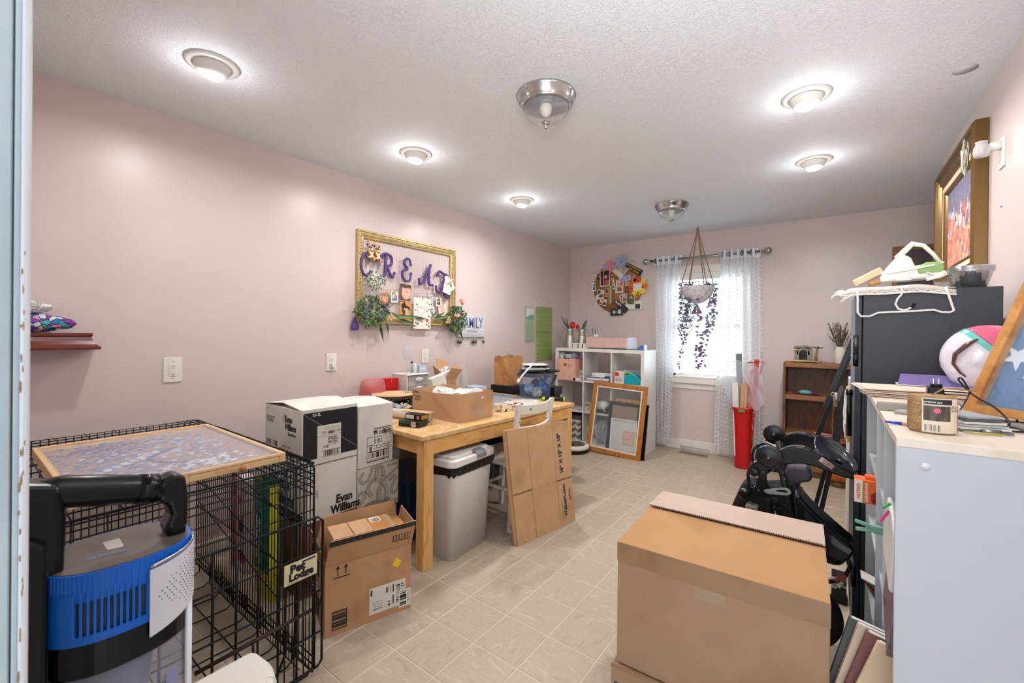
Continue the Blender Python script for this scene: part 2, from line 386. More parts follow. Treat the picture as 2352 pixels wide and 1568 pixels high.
for nm,z0,z1,y in (('lower_sash',WZ0+.02,1.42,.06),('upper_sash',1.40,WZ1-.03,.085)):
    mm = M(); x0,x1 = WX0+.03,WX1-.03
    mm.box(x0,x0+.035,YF+y,YF+y+.022,z0,z1).box(x1-.035,x1,YF+y,YF+y+.022,z0,z1).box(x0,x1,YF+y,YF+y+.022,z0,z0+.04).box(x0,x1,YF+y,YF+y+.022,z1-.04,z1)
    s_ = mm.build(nm,TRIM,win); M().box(x0+.03,x1-.03,YF+y+.009,YF+y+.013,z0+.03,z1-.03).build('pane',clear('window_pane',(240,248,250),.97,.01),s_)
bl = thing('window_blind','white horizontal slat blind with open slats in the far window','blind',(-1.17,YF+.02,WZ1-.03))
M().box(WX0+.032,WX1-.032,YF-.005,YF+.045,WZ1-.075,WZ1-.03).build('head_rail',TRIM,bl,w=1,bv=.003)
SL = mat('blind_slat',(228,228,226),.5,translucent=.25)
sm = M().obox((0,0,0),(WX1-WX0-.075,.044,.0026),(math.radians(-14),0,0)); s0 = None
z = WZ1-.10; n = 0
while z > WZ0+.05:
    if s0 is None: s0 = sm.build('slat',SL,bl); s0.location = (0,0,z-(WZ1-.03))
    else: o = s0.copy(); COL.objects.link(o); o.location = (0,0,z-(WZ1-.03))
    z -= .0405
M().box(WX0+.034,WX1-.034,YF-.002,YF+.042,WZ0+.022,WZ0+.040).build('bottom_rail',TRIM,bl,w=1)
mm = M()
for x in (WX0+.14,(WX0+WX1)/2,WX1-.14): mm.tube([(x,YF-.003,WZ1-.06),(x,YF-.003,WZ0+.03)],.0012,4).tube([(x,YF+.042,WZ1-.06),(x,YF+.042,WZ0+.03)],.0012,4)
mm.build('ladder_cord',TRIM,bl,w=1)
# outside
SNOW = mat('snowy_ground',(235,240,245),.8); struct(M().box(-14,12,5.6,30,-1.0,-.9).build('outside_ground',SNOW))
tr = thing('tree','grey tree trunk outside the far window','tree',(-1.75,8.2,-.9))
BARK = mat('bark',(120,122,128),.9,var=[(140,142,148),(100,102,108)],vs=20,vstr=(1,1,.2))
M().tube([(-1.75,8.2,-.9),(-1.74,8.2,.3),(-1.78,8.2,1.3),(-1.70,8.25,3.0)],[.20,.15,.14,.12],10).build('trunk',BARK,tr,w=1)
M().tube([(-1.78,8.2,1.1),(-1.4,8.3,2.1),(-.9,8.4,2.6)],[.09,.06,.04],8).build('branch',BARK,tr,w=1)
hs = thing('house','pale house with grey roof outside beyond the window','house',(-1.5,17,-.9))
M().box(-4.5,2.2,16,20,-.9,1.9).build('wall',mat('house_siding',(206,212,220),.8),hs,w=1)
M().prism([(-5,1.9),(2.7,1.9),(.2,3.4),(-2.6,3.4)],15.8,20.2).build('roof',mat('grey_roof',(150,156,165),.9),hs,w=1)
# -- curtains
rod = thing('curtain_rod','brushed nickel curtain rod with round finials above the window','curtain rod',(-1.17,5.03,2.175))
M().tube([(-1.74,5.03,2.18),(-.60,5.03,2.18)],.0125,10).build('pole',STEEL,rod,w=1)
for x,s_ in ((-1.745,-1),(-.60,1)):
    M().lathe([(.012,0),(.02,.003),(.02,.01),(.012,.016),(.014,.022),(.03,.038),(.036,.056),(.032,.074),(.018,.088),(0,.092)],14,(0,0,0)).xf(Matrix.Translation((x,5.03,2.18)) @ Matrix.Rotation(s_*PI/2,4,'Y')).build('finial',CHROME,rod,w=1)
    M().tube([(x-s_*.06,5.14,2.15),(x-s_*.06,5.03,2.15),(x-s_*.06,5.03,2.17)],.006,6).build('bracket',STEEL,rod,w=1)
SHEER = mat('sheer_curtain',(248,248,250),.8)
nt = SHEER.node_tree; b = nt.nodes['Principled BSDF']; out = nt.nodes['Material Output']
tl = nt.nodes.new('ShaderNodeBsdfTranslucent'); tl.inputs[0].default_value = (.99,.99,1,1); tp = nt.nodes.new('ShaderNodeBsdfTransparent')
m1 = nt.nodes.new('ShaderNodeMixShader'); m1.inputs[0].default_value = .5; m2 = nt.nodes.new('ShaderNodeMixShader'); m2.inputs[0].default_value = .26
nt.links.new(b.outputs[0],m1.inputs[1]); nt.links.new(tl.outputs[0],m1.inputs[2]); nt.links.new(m1.outputs[0],m2.inputs[1]); nt.links.new(tp.outputs[0],m2.inputs[2]); nt.links.new(m2.outputs[0],out.inputs[0])
TUFT = mat('curtain_tuft',(240,241,244),.9)
def curtain(label,tx0,tx1,bx0,bx1,waves,ph,gather,rings):
    c = thing('sheer_curtain',label,'curtain',((tx0+tx1)/2,5.03,2.2))
    zt,zb = 2.225,.055
    def P(u,v):
        k = v**gather; x = (tx0+(tx1-tx0)*u)*(1-k)+(bx0+(bx1-bx0)*u)*k; z = zt+(zb-zt)*v
        a = .036*(1-.35*v); y = 5.03+a*math.sin(2*PI*waves*u+ph)+.008*math.sin(9*u+6*v)
        return (x+.006*math.sin(5*v+7*u),y,z+.006*math.sin(2*PI*waves*u))
    M().sheet(P,72,40).build('fabric',SHEER,c,w=1)
    M().sheet(lambda u,v: tuple(a+b_ for a,b_ in zip(P(u,v*.045),(0,-.002,0))),72,3).build('header',mat('curtain_header',(236,238,242),.85),c,w=1)
    mm = M(); rs = random.Random(int(waves*10))
    for i in range(int(waves*3)):
        u = (i+.5)/int(waves*3)
        for j in range(44):
            v = .06+.93*(j+(.5 if i % 2 else 0))/44
            if v > .99: continue
            p = P(u,v); w_ = rs.uniform(.7,1.2)
            mm.ell((p[0],p[1]-.004,p[2]),(.009*w_,.006,.006*w_),6,4)
    o = mm.build('tufts',TUFT,c,w=1); o['kind'] = 'stuff'
    for x in rings:
        M().tube([(x,5.03+.027*math.sin(a),2.18+.027*math.cos(a)) for a in [2*PI*q/16 for q in range(16)]],.005,6,True).build('grommet',STEEL,c,w=1)
curtain('sheer white tufted curtain left of the window, beside the white cube shelf',-1.725,-1.385,-1.655,-1.50,4.5,0,.7,(-1.69,-1.60,-1.47))
curtain('sheer white tufted curtain right of the window, behind the tall red bin',-.985,-.615,-1.03,-.555,5.5,1.2,.55,(-.97,-.90,-.78,-.70))
# -- ceiling lights
RIM = mat('light_trim_white',(232,232,230),.45); LENS = mat('lamp_lens',(255,255,255),.5,emit=(255,250,244),es=7.0)
def recessed(x,y,label,tilt,az):
    t = thing('recessed_light',label,'ceiling light',(x,y,HC-.002))
    M().lathe([(.068,-.002),(.072,-.010),(.098,-.006),(.101,.002)],40).build('trim_ring',RIM,t)
    R = Matrix.Rotation(az,4,'Z') @ Matrix.Rotation(tilt,4,'Y')
    pr = [(.071*math.cos(a),-.071*math.sin(a)) for a in [PI*q/26 for q in range(-2,9)]]
    M().lathe(pr+[(.040,-.052)],32).xf(Matrix.Translation((0,0,.006)) @ R).build('eyeball',RIM,t)
    M().lathe([(.0,-.060),(.025,-.059),(.0425,-.055),(.0425,-.048)],32).xf(Matrix.Translation((0,0,.006)) @ R).build('lens',LENS,t)
    return t
recessed(-2.172,.70,'recessed eyeball ceiling light nearest the doorway on the left, over the wire crate',.35,math.atan2(1,1))
recessed(-2.175,1.835,'recessed ceiling light on the left, above the framed letter collage',.2,1.2)
recessed(-2.18,3.02,'recessed ceiling light farthest back on the left, above the craft table end',.1,1.4)
recessed(-.12,2.495,'recessed ceiling light on the right, the one nearer the doorway',.2,2.4)
recessed(-.12,3.445,'recessed ceiling light on the right, the one farther from the doorway',.1,2.4)
recessed(-.12,1.2,'added recessed ceiling light out of view above the doorway end of the room',.1,2.4)  # invented lamp, unseen from the camera
RIB = clear('ribbed_glass',(222,224,226),.80,.08)
def flush(x,y,label):
    t = thing('flush_mount_light',label,'ceiling light',(x,y,HC-.001))
    M().lathe([(.0,0),(.142,0),(.145,-.006),(.138,-.012),(.134,-.03),(.118,-.046),(.120,-.052),(.110,-.058),(.104,-.05)],48).build('canopy',CHROME,t)
    pr = [(.108*math.cos(a),-.05-.085*math.sin(a)) for a in [PI/2*q/12 for q in range(0,12)]]+[(.012,-.137),(.004,-.137)]
    M().lathe(pr,180,rib=.014,ribn=60).build('glass_shade',RIB,t)
    M().ell((0,0,-.06),(.03,.03,.045),12,8).build('bulb',mat('frosted_bulb',(235,232,225),.5),t)
    M().lathe([(.0,-.128),(.022,-.132),(.018,-.142),(.008,-.148),(.009,-.154),(.006,-.162),(0,-.164)],16).build('finial',CHROME,t)
flush(-1.13,1.755,'silver ceiling light with ribbed glass bowl, the larger nearer one')
flush(-1.17,3.90,'silver ceiling light with ribbed glass bowl, farther back near the window')
# ceiling stain
M().lathe([(0,-.0012),(.04,-.0010)],24,(.440,2.64,HC)).build('ceiling_patch',mat('ceiling_patch_grey',(206,206,205),.8))['kind'] = 'structure'
# -- LEFT WALL
SLOT = mat('dark_slot',(40,38,36),.7)
def outlet(y,z,label,gfci=False,wd=.080,hh=.125):
    t = thing('wall_outlet',label,'outlet',(XL,y,z))
    M().box(0,.006,-wd/2,wd/2,-hh/2,hh/2).build('cover_plate',PLAST,t,bv=.003)
    if gfci:
        M().box(.004,.0085,-.017,.017,-.034,.034).build('receptacle',PLAST,t,bv=.001)
        zs = (.020,-.022)
        M().box(.0085,.0095,-.016,.002,-.006,-.001).box(.0085,.0095,-.016,.002,.002,.007).build('test_buttons',PLAST,t)
    else:
        mm = M()
        for s_ in (1,-1): mm.prism([(-.015,s_*.020-.012),(.015,s_*.020-.012),(.017,s_*.020),(.015,s_*.020+.012),(-.015,s_*.020+.012),(-.017,s_*.020)],.004,.0085,'yz')
        mm.build('receptacle',PLAST,t); zs = (.021,-.019)
    mm = M()
    for z_ in zs:
        mm.box(.008,.0092,-.0075,-.0055,z_-.003,z_+.005).box(.008,.0092,.0045,.0065,z_-.003,z_+.004).tube([(.008,0,z_-.009),(.0092,0,z_-.009)],.0025,8)
    mm.build('slots',SLOT,t)['kind'] = 'stuff'
    M().tube([(.005,0,.046),(.0068,0,.046)],.003,8).tube([(.005,0,-.046),(.0068,0,-.046)],.003,8).build('screws',STEEL,t)['kind'] = 'stuff'
    return t
outlet(.755,1.098,'large white double wall outlet above the wire crate',True,.084,.135)
outlet(1.677,1.094,'white wall outlet with a charger plugged in, above the white cardboard boxes')
outlet(2.557,1.105,'white wall outlet above the craft table, right of the wine glass')
t = thing('phone_charger','small white charger plugged into the wall outlet with a thin white cord','charger',(XL+.009,1.677,1.075))
M().box(XL+.0095,XL+.036,1.664,1.692,1.058,1.088).build('plug_body',PLAST,t,w=1,bv=.003)
M().tube([(XL+.036,1.68,1.068),(XL+.06,1.70,1.02),(XL+.04,1.735,.95),(XL+.03,1.80,.86),(XL+.06,1.86,.77)],.0022,6).build('cord',PLAST,t,w=1)
# mahogany wall shelf with crown profile
MAH = mat('mahogany',(96,40,32),.22,var=[(112,50,38),(80,32,28)],vs=6,vstr=(6,1,6),coat=.4)
t = thing('wall_shelf','dark mahogany wall shelf with curved moulding, at the left edge','shelf',(XL,.15,1.22))
prof = [(1.222,.100,.445),(1.232,.102,.447),(1.236,.098,.444),(1.246,.085,.432),(1.262,.074,.422),(1.280,.070,.418),(1.286,.074,.422),(1.298,.074,.422)]
vs = []; fs = []
for z,dx,y1 in prof: vs += [(XL,.04,z),(XL+dx+.04,.04,z),(XL+dx+.04,y1-.0,z),(XL,y1,z)]
for i in range(len(prof)-1):
    for j in range(4): fs.append((i*4+j,i*4+(j+1) % 4,(i+1)*4+(j+1) % 4,(i+1)*4+j))
fs += [(0,1,2,3),tuple(4*(len(prof)-1)+q for q in range(4))]
M().add(vs,fs).build('shelf_body',MAH,t,w=1)
def cloth(name,label,cat,y0,y1,x0,x1,z0,hh,pal,seed,grp=None,line=(20,20,40)):
    rs = random.Random(seed)
    nu,nv = 40,26; ph = [rs.uniform(0,6) for _ in range(6)]
    def P(u,v):
        a = PI*2*u; e = .5+.5*abs(math.sin(a))
        k = 1-.16*math.sin(3*a+ph[0])*math.sin(PI*v)-.07*math.sin(8*a+ph[1]+5*v)
        rr = (math.sin(PI*min(max(v,.0),1)))**.55
        cxx,cyy = (x0+x1)/2,(y0+y1)/2
        return (cxx+(x1-x0)/2*rr*math.cos(a)*k,cyy+(y1-y0)/2*rr*math.sin(a)*k,z0+hh*(v+.05*math.sin(6*a+ph[2])*math.sin(PI*v)+.05*math.sin(9*v*3+ph[3]+2*a)*math.sin(PI*v)) if v < 1 else z0+hh)
    vs = [P(i/nu,j/nv) for j in range(nv+1) for i in range(nu+1)]; fs = []; cs = []
    for j in range(nv):
        for i in range(nu): fs.append((j*(nu+1)+i,j*(nu+1)+i+1,(j+1)*(nu+1)+i+1,(j+1)*(nu+1)+i))
    me = bpy.data.meshes.new(name); me.from_pydata(vs,[],fs)
    # subdivide colour: per corner from the scale pattern
    o = link(name,me); s_ = o.modifiers.new('s','SUBSURF'); s_.levels = s_.render_levels = 2
    me.polygons.foreach_set('use_smooth',[True]*len(fs)); me.materials.append(pmat()); tag(o,label,cat,grp); return o
SCP = mat('fish_scale_cloth',(60,160,190),.6)
def scale_mat(name,cols,sc,lw=.06):
    m = bpy.data.materials.new(name); m.use_nodes = True; nt = m.node_tree; b = nt.nodes['Principled BSDF']
    tc = nt.nodes.new('ShaderNodeTexCoord'); vo = nt.nodes.new('ShaderNodeTexVoronoi'); vo.inputs['Scale'].default_value = sc
    v2 = nt.nodes.new('ShaderNodeTexVoronoi'); v2.feature = 'DISTANCE_TO_EDGE'; v2.inputs['Scale'].default_value = sc
    nt.links.new(tc.outputs['Object'],vo.inputs['Vector']); nt.links.new(tc.outputs['Object'],v2.inputs['Vector'])
    sp = nt.nodes.new('ShaderNodeSeparateColor'); nt.links.new(vo.outputs['Color'],sp.inputs[0])
    r = nt.nodes.new('ShaderNodeValToRGB'); r.color_ramp.interpolation = 'CONSTANT'
    for q,c in enumerate(cols):
        e_ = r.color_ramp.elements[q] if q < 2 else r.color_ramp.elements.new(q/len(cols)); e_.position = q/len(cols); e_.color = lin(c)+(1,)
    nt.links.new(sp.outputs[0],r.inputs[0]); mx = nt.nodes.new('ShaderNodeMix'); mx.data_type = 'RGBA'
    lt = nt.nodes.new('ShaderNodeMath'); lt.operation = 'LESS_THAN'; lt.inputs[1].default_value = lw; nt.links.new(v2.outputs['Distance'],lt.inputs[0])
    nt.links.new(lt.outputs[0],mx.inputs[0]); nt.links.new(r.outputs[0],mx.inputs[6]); mx.inputs[7].default_value = lin((18,22,50))+(1,)
    nt.links.new(mx.outputs[2],b.inputs['Base Color']); b.inputs['Roughness'].default_value = .6; return m
CL1 = scale_mat('scale_print_cloth',[(40,120,190),(120,200,205),(205,210,220),(130,50,160),(60,170,175),(200,140,175),(30,90,170)],48,.05)
CL2 = scale_mat('white_feather_cloth',[(222,222,228),(214,214,222),(206,208,218),(222,222,228),(226,226,230),(176,166,156)],44,.02)
o = cloth('folded_cloth','crumpled blue and purple fish scale print cloth on the wall shelf','cloth',.08,.365,XL+.01,XL+.10,1.300,.085,[(40,120,190)],4); o.data.materials[0] = CL1
o = cloth('folded_cloth','crumpled white cloth with brown marks on top of the blue scale cloth','cloth',.05,.31,XL+.01,XL+.09,1.378,.066,[(220,220,220)],9); o.data.materials[0] = CL2
# -- framed collage
fr = thing('framed_collage','ornate gold frame with chicken wire and purple letters spelling CREATE','frame',(XL,2.38,1.35))
GOLD = mat('antique_gold',(186,162,112),.38,metal=.45,var=[(200,178,128),(150,124,80)],vs=60,bump=.25,bs=200,bdist=.003)
GOLDD = mat('dark_gold_relief',(128,104,64),.5,metal=.4)
y0,y1,z0,z1 = 1.862,2.900,1.378,2.088
def frame4(y0,y1,z0,z1,wd,xa,prof,name,mt,parent,ax='x'):
    """picture frame as four mitred profile pieces; prof = [(offset inward, height out)]"""
    mm = M(); n = len(prof)
    cs = []
    for off,h in prof:
        pts = [(y0+off,z0+off),(y1-off,z0+off),(y1-off,z1-off),(y0+off,z1-off)]
        cs += [((xa+h,p[0],p[1]) if ax == 'x' else (p[0],xa-h,p[1])) for p in pts]
    fs = []
    for i in range(n-1):
        for j in range(4): fs.append((i*4+j,i*4+(j+1) % 4,(i+1)*4+(j+1) % 4,(i+1)*4+j))
    return mm.add(cs,fs).build(name,mt,parent,w=1)
frame4(y0,y1,z0,z1,.055,XL,[(0,.002),(0,.030),(.004,.036),(.014,.036),(.018,.028),(.040,.028),(.044,.022),(.058,.018),(.058,.002)],'frame_moulding',GOLD,fr)
mm = M()
def relief(a,b_,fixed,hor):
    n = int((b_-a)/.022)
    for i in range(n):
        p = a+(i+.5)*(b_-a)/n
        for q,s_ in ((0,.010),(1,.006)):
            c = (XL+.030,p,fixed+(.004 if q else -.002)) if hor else (XL+.030,fixed+(.004 if q else -.002),p)
            mm.ell((c[0],c[1]+(.008 if q and hor else 0),c[2]+(.008 if q and not hor else 0)),(.004,s_*(.95 if hor else .7),s_*(.7 if hor else .95)),6,4)
relief(y0+.03,y1-.03,z0+.029,True); relief(y0+.03,y1-.03,z1-.029,True); relief(z0+.04,z1-.04,y0+.029,False); relief(z0+.04,z1-.04,y1-.029,False)
o = mm.build('carved_relief',mat('gold_relief',(196,174,124),.36,metal=.5),fr,w=1); o['kind'] = 'stuff'
# chicken wire hexagons
mm = M(); s_ = .021; rw = .00055
yy = y0+.05; r_ = 0
while yy < y1-.05:
    zz = z0+.06+(s_*.87 if r_ % 2 else 0); 
    while zz < z1-.05:
        mm.tube([(XL+.012,yy,zz),(XL+.012,yy+s_*.5,zz+s_*.87),(XL+.012,yy+s_*1.5,zz+s_*.87)],rw,3); mm.tube([(XL+.012,yy+s_*.5,zz-s_*.87),(XL+.012,yy,zz)],rw,3)
        zz += s_*1.74
    yy += s_*1.5; r_ += 1
o = mm.build('chicken_wire',mat('galvanised_wire',(176,160,160),.5,metal=.5),fr,w=1); o['kind'] = 'stuff'
# letters
PURP = mat('purple_letter',(84,54,120),.5)
def curl(name,strokes,label=None):
    mm = M()
    for pts,r in strokes:
        k = len(pts); q = []
        for i in range(k-1):
            for s2 in range(5):
                t_ = s2/5; p0 = pts[max(i-1,0)]; p1 = pts[i]; p2 = pts[i+1]; p3 = pts[min(i+2,k-1)]
                q.append(tuple(.5*((2*p1[d])+(-p0[d]+p2[d])*t_+(2*p0[d]-5*p1[d]+4*p2[d]-p3[d])*t_*t_+(-p0[d]+3*p1[d]-3*p2[d]+p3[d])*t_**3) for d in (0,1)))
        q.append(pts[-1]); n = len(q)
        mm.tube([(XL+.030,a,b_) for a,b_ in q],[r*(.75+.35*math.sin(PI*i/(n-1))) for i in range(n)],8)
        for e_ in (q[0],q[-1]): mm.ell((XL+.030,e_[0],e_[1]),(r*.9,r*1.25,r*1.25),8,6)
    return mm.build('letter',PURP,fr,w=1)
def L(cy_,cz_,w_,h_,pts): return [(cy_+a*w_,cz_+b_*h_) for a,b_ in pts]
R1 = .011
curl('c',[(L(1.935,1.83,.10,.17,[(.35,.3),(.1,.5),(-.3,.35),(-.45,0),(-.3,-.38),(.05,-.5),(.4,-.3)]),R1)])
curl('r',[(L(2.115,1.840,.12,.20,[(-.42,.15),(-.35,.38),(0,.48),(.4,.4),(.45,.12),(.1,-.02)]),R1),(L(2.115,1.840,.12,.20,[(0,.42),(-.02,0),(-.08,-.35),(-.35,-.48)]),R1),(L(2.115,1.840,.12,.20,[(.05,0),(.3,-.25),(.5,-.42),(.68,-.25)]),R1)])
curl('e',[(L(2.325,1.835,.10,.19,[(.4,.25),(.25,.47),(-.1,.46),(-.3,.25),(.05,.05),(-.4,-.08),(-.45,-.32),(-.1,-.5),(.3,-.42),(.42,-.15)]),R1)])
curl('a',[(L(2.54,1.815,.14,.18,[(.35,.5),(.0,.1),(-.25,-.35),(-.55,-.45),(-.6,-.25)]),R1),(L(2.54,1.815,.14,.18,[(.30,.5),(.18,0),(.22,-.42),(.5,-.45)]),R1),(L(2.54,1.815,.14,.18,[(-.2,-.1),(.25,-.08)]),R1*.8)])
curl('t',[(L(2.725,1.78,.12,.18,[(-.5,.25),(-.3,.48),(.1,.4),(.45,.35)]),R1),(L(2.725,1.78,.12,.18,[(.2,.35),(.1,-.1),(-.2,-.5),(-.55,-.5),(-.6,-.3)]),R1)])
curl('e2',[(L(2.80,1.72,.09,.16,[(.5,.3),(.1,.42),(-.1,.1),(-.45,-.1),(-.4,-.42),(0,-.5),(.3,-.35)]),R1)])
# twines
TW = mat('twine',(176,146,104),.9)
mm = M()
for za,zb,sag in ((1.665,1.69,.03),(1.60,1.655,.05)):
    mm.tube([(XL+.022,y0+.05+(y1-y0-.1)*u,za+(zb-za)*u-sag*math.sin(PI*u)) for u in [q/14 for q in range(15)]],.0014,5)
mm.build('twine_line',TW,fr,w=1)
# photos clipped on: things of their own
def pin_photo(cy_,cz_,w_,h_,img,label,tilt=0,cat='photo',name='pinned_photo',x=.026,grp=None,clip=True,bend=0,clipdz=0):
    t = thing(name,label,cat,(XL+x,cy_,cz_),0,grp)
    ca,sa = math.cos(tilt),math.sin(tilt)
    o_ = (0,-w_/2*ca+h_/2*sa,-h_/2*ca-w_/2*sa)
    pic(img,w_,h_,o_,(0,ca,sa),(0,-sa,ca),t,th=.0006,bend=bend)
    if clip:
        M().box(.002,.008,-.004,.004,h_/2-.022+clipdz,h_/2+.016+clipdz).build('clothespin',mat('clothespin_wood',(196,160,112),.6),t,bv=.001)
    return t
pal_blue = [(90,140,180),(190,210,220),(60,90,60),(150,120,90),(230,230,225)]
pal_dk = [(25,28,30),(60,40,30),(200,120,40),(230,140,40),(60,70,60),(150,150,140)]
pin_photo(2.205,1.60,.068,.088,photo(11,18,24,pal_blue,2),'small instant photo of people outdoors, left of the sleeping baby photo',.05)
a = canvas(24,34,(96,70,58)); disc(a,.55,.45,.42,(214,170,148),.42); disc(a,.75,.62,.28,(222,180,158),.2); disc(a,.45,.12,.5,(86,60,48),.12); rect(a,.55,.45,.75,.48,(120,80,66)); disc(a,.86,.7,.08,(196,120,110),.04); a[:1] = a[-1:] = (230,226,220)
pin_photo(2.315,1.645,.115,.15,a,'large close-up photo of a sleeping baby under the letters R and E',-.06)
a = photo(12,26,34,pal_dk,0); disc(a,.42,.38,.10,(200,160,130),.07); disc(a,.62,.42,.09,(210,170,140),.06); rect(a,.32,.46,.52,.85,(60,60,62)); rect(a,.56,.5,.74,.85,(200,190,190)); rect(a,0,.86,1,1,(176,140,60))
for k in range(9): disc(a,.1+.1*k,.84-.03*(k % 3),.05,(226,110,30),.035)
pin_photo(2.315,1.49,.115,.148,a,'photo of a couple among orange pumpkins, below the sleeping baby photo',-.07)
a = photo(13,34,26,[(120,150,190),(70,110,60),(170,170,180),(200,210,220)],1); disc(a,.62,.32,.10,(60,45,40),.12); disc(a,.63,.40,.09,(190,140,110),.10); disc(a,.62,.75,.16,(200,150,120),.22)
pin_photo(2.552,1.595,.128,.098,a,'wide photo of a child beside a pool slide, under the letter A',.02)
pin_photo(2.692,1.59,.058,.074,photo(14,18,24,[(60,50,45),(180,110,60),(30,30,32)],3),'small instant photo right of the child and pool slide photo',0)
pin_photo(2.602,1.500,.075,.088,photo(15,18,22,[(190,200,200),(70,90,90),(210,214,214)],3),'small pale instant photo tucked behind the heart drawing',.03,x=.022,clip=False)
a = photo(16,22,30,[(236,214,200),(226,190,172),(240,226,214)],1); disc(a,.5,.4,.22,(222,178,156),.22); disc(a,.42,.38,.03,(60,40,40),.02); disc(a,.6,.38,.03,(60,40,40),.02)
pin_photo(2.742,1.505,.098,.125,a,'photo of a baby in a white hood on the right side of the frame',.05,bend=.004)
a = photo(17,22,30,[(70,50,45),(100,70,60),(180,130,110)],0); disc(a,.55,.45,.32,(206,158,134),.3)
pin_photo(2.125,1.575,.075,.105,a,'curled photo of a smiling face behind the peach rose',.15,x=.018,clip=True)
# heart drawing
a = canvas(58,92,(236,226,214))
rs = random.Random(5); cols = [(200,60,50),(60,60,90),(120,150,50),(220,130,60),(150,70,110),(80,120,130),(60,50,60)]
def heart(a,cx_,cy_,s2,c,ol=False):
    h,w_ = a.shape[:2]; Y,X = np.mgrid[0:h,0:w_]; x = (X/w_-cx_)/s2; y = -(Y/h-cy_)/s2*h/w_
    F_ = (x*x+y*y-1)**3-x*x*y**3*1.2
    a[(np.abs(F_) < .35) & (F_ < .35) & (F_ > -.25) & (x*x+y*y > .2) if ol else F_ < 0] = c
for k in range(30): heart(a,rs.choice([rs.uniform(.05,.28),rs.uniform(.72,.95),rs.uniform(.1,.9)]),rs.uniform(.14,.93) if k % 3 else rs.uniform(.72,.93),rs.uniform(.025,.05),rs.choice(cols))
h,w_ = a.shape[:2]; Y,X = np.mgrid[0:h,0:w_]; m_ = ((X/w_-.42)/.30)**2+((Y/h-.42)/.28)**2 < 1; a[m_] = (238,230,220)
for q in range(400):
    th_ = 2*PI*q/400; hx = 16*math.sin(th_)**3; hy = 13*math.cos(th_)-5*math.cos(2*th_)-2*math.cos(3*th_)-math.cos(4*th_)
    a[int(min(91,max(0,(.42-hy/17*.20)*92))),int(min(57,max(0,(.42+hx/17*.24)*58)))] = (170,80,80)
heart(a,.76,.72,.085,(206,50,40))
pin_photo(2.488,1.478,.190,.268,a,'white paper drawing covered with small coloured hearts hanging over the frame bottom',-.02,'drawing','heart_drawing',x=.040,bend=.004)
a = canvas(20,30,(238,234,228)); 
for k in range(10): disc(a,rs.random(),rs.random()*.3,.06,(90,120,60))
pin_photo(2.785,1.745,.10,.155,a,'white greeting cards clipped over the last letter of the frame',-.28,'card','greeting_card',x=.046,bend=.005)
a = canvas(16,30,(236,234,230)); rect(a,.1,.3,.9,.5,(176,150,90)); disc(a,.5,.6,.2,(120,140,80),.15)
pin_photo(2.805,1.76,.075,.125,a,'narrow floral card clipped on top of the white greeting cards',.55,'card','greeting_card',x=.054)
# giraffe plush keyrings
GIR = scale_mat('giraffe_plush',[(216,190,150),(110,66,30),(222,200,164),(150,96,40),(120,70,34)],60,.0)
RING = mat('yellow_clip',(222,160,40),.4)
def giraffe(y,z,label):
    t = thing('giraffe_keyring',label,'plush keyring',(XL+.04,y,z))
    mm = M(); mm.ell((0,0,.0),(.026,.030,.040),12,8); mm.ell((.008,0,.045),(.022,.024,.024),12,8); mm.ell((.02,-.02,-.03),(.012,.012,.018),8,6); mm.ell((.02,.02,-.03),(.012,.012,.018),8,6)
    mm.build('body',GIR,t)
    mm = M(); mm.ell((0,-.02,.075),(.005,.008,.010),8,6); mm.ell((0,.02,.075),(.005,.008,.010),8,6); mm.ell((.028,-.01,.05),(.003,.003,.004),6,4); mm.ell((.028,.01,.05),(.003,.003,.004),6,4); mm.build('ears_and_eyes',BLACKP,t)['kind'] = 'stuff'
    M().ell((.024,0,.036),(.012,.014,.010),8,6).build('muzzle',mat('cream_plush',(226,206,176),.8),t)
    M().tube([(0,.013*math.cos(a_),.108+.024*math.sin(a_)) for a_ in [2*PI*q/14 for q in range(14)]],.003,6,True).build('clip_ring',RING,t)
giraffe(1.962,1.905,'left one of two spotted giraffe plush keyrings at the frame top left')
giraffe(2.022,1.902,'right one of two spotted giraffe plush keyrings at the frame top left')
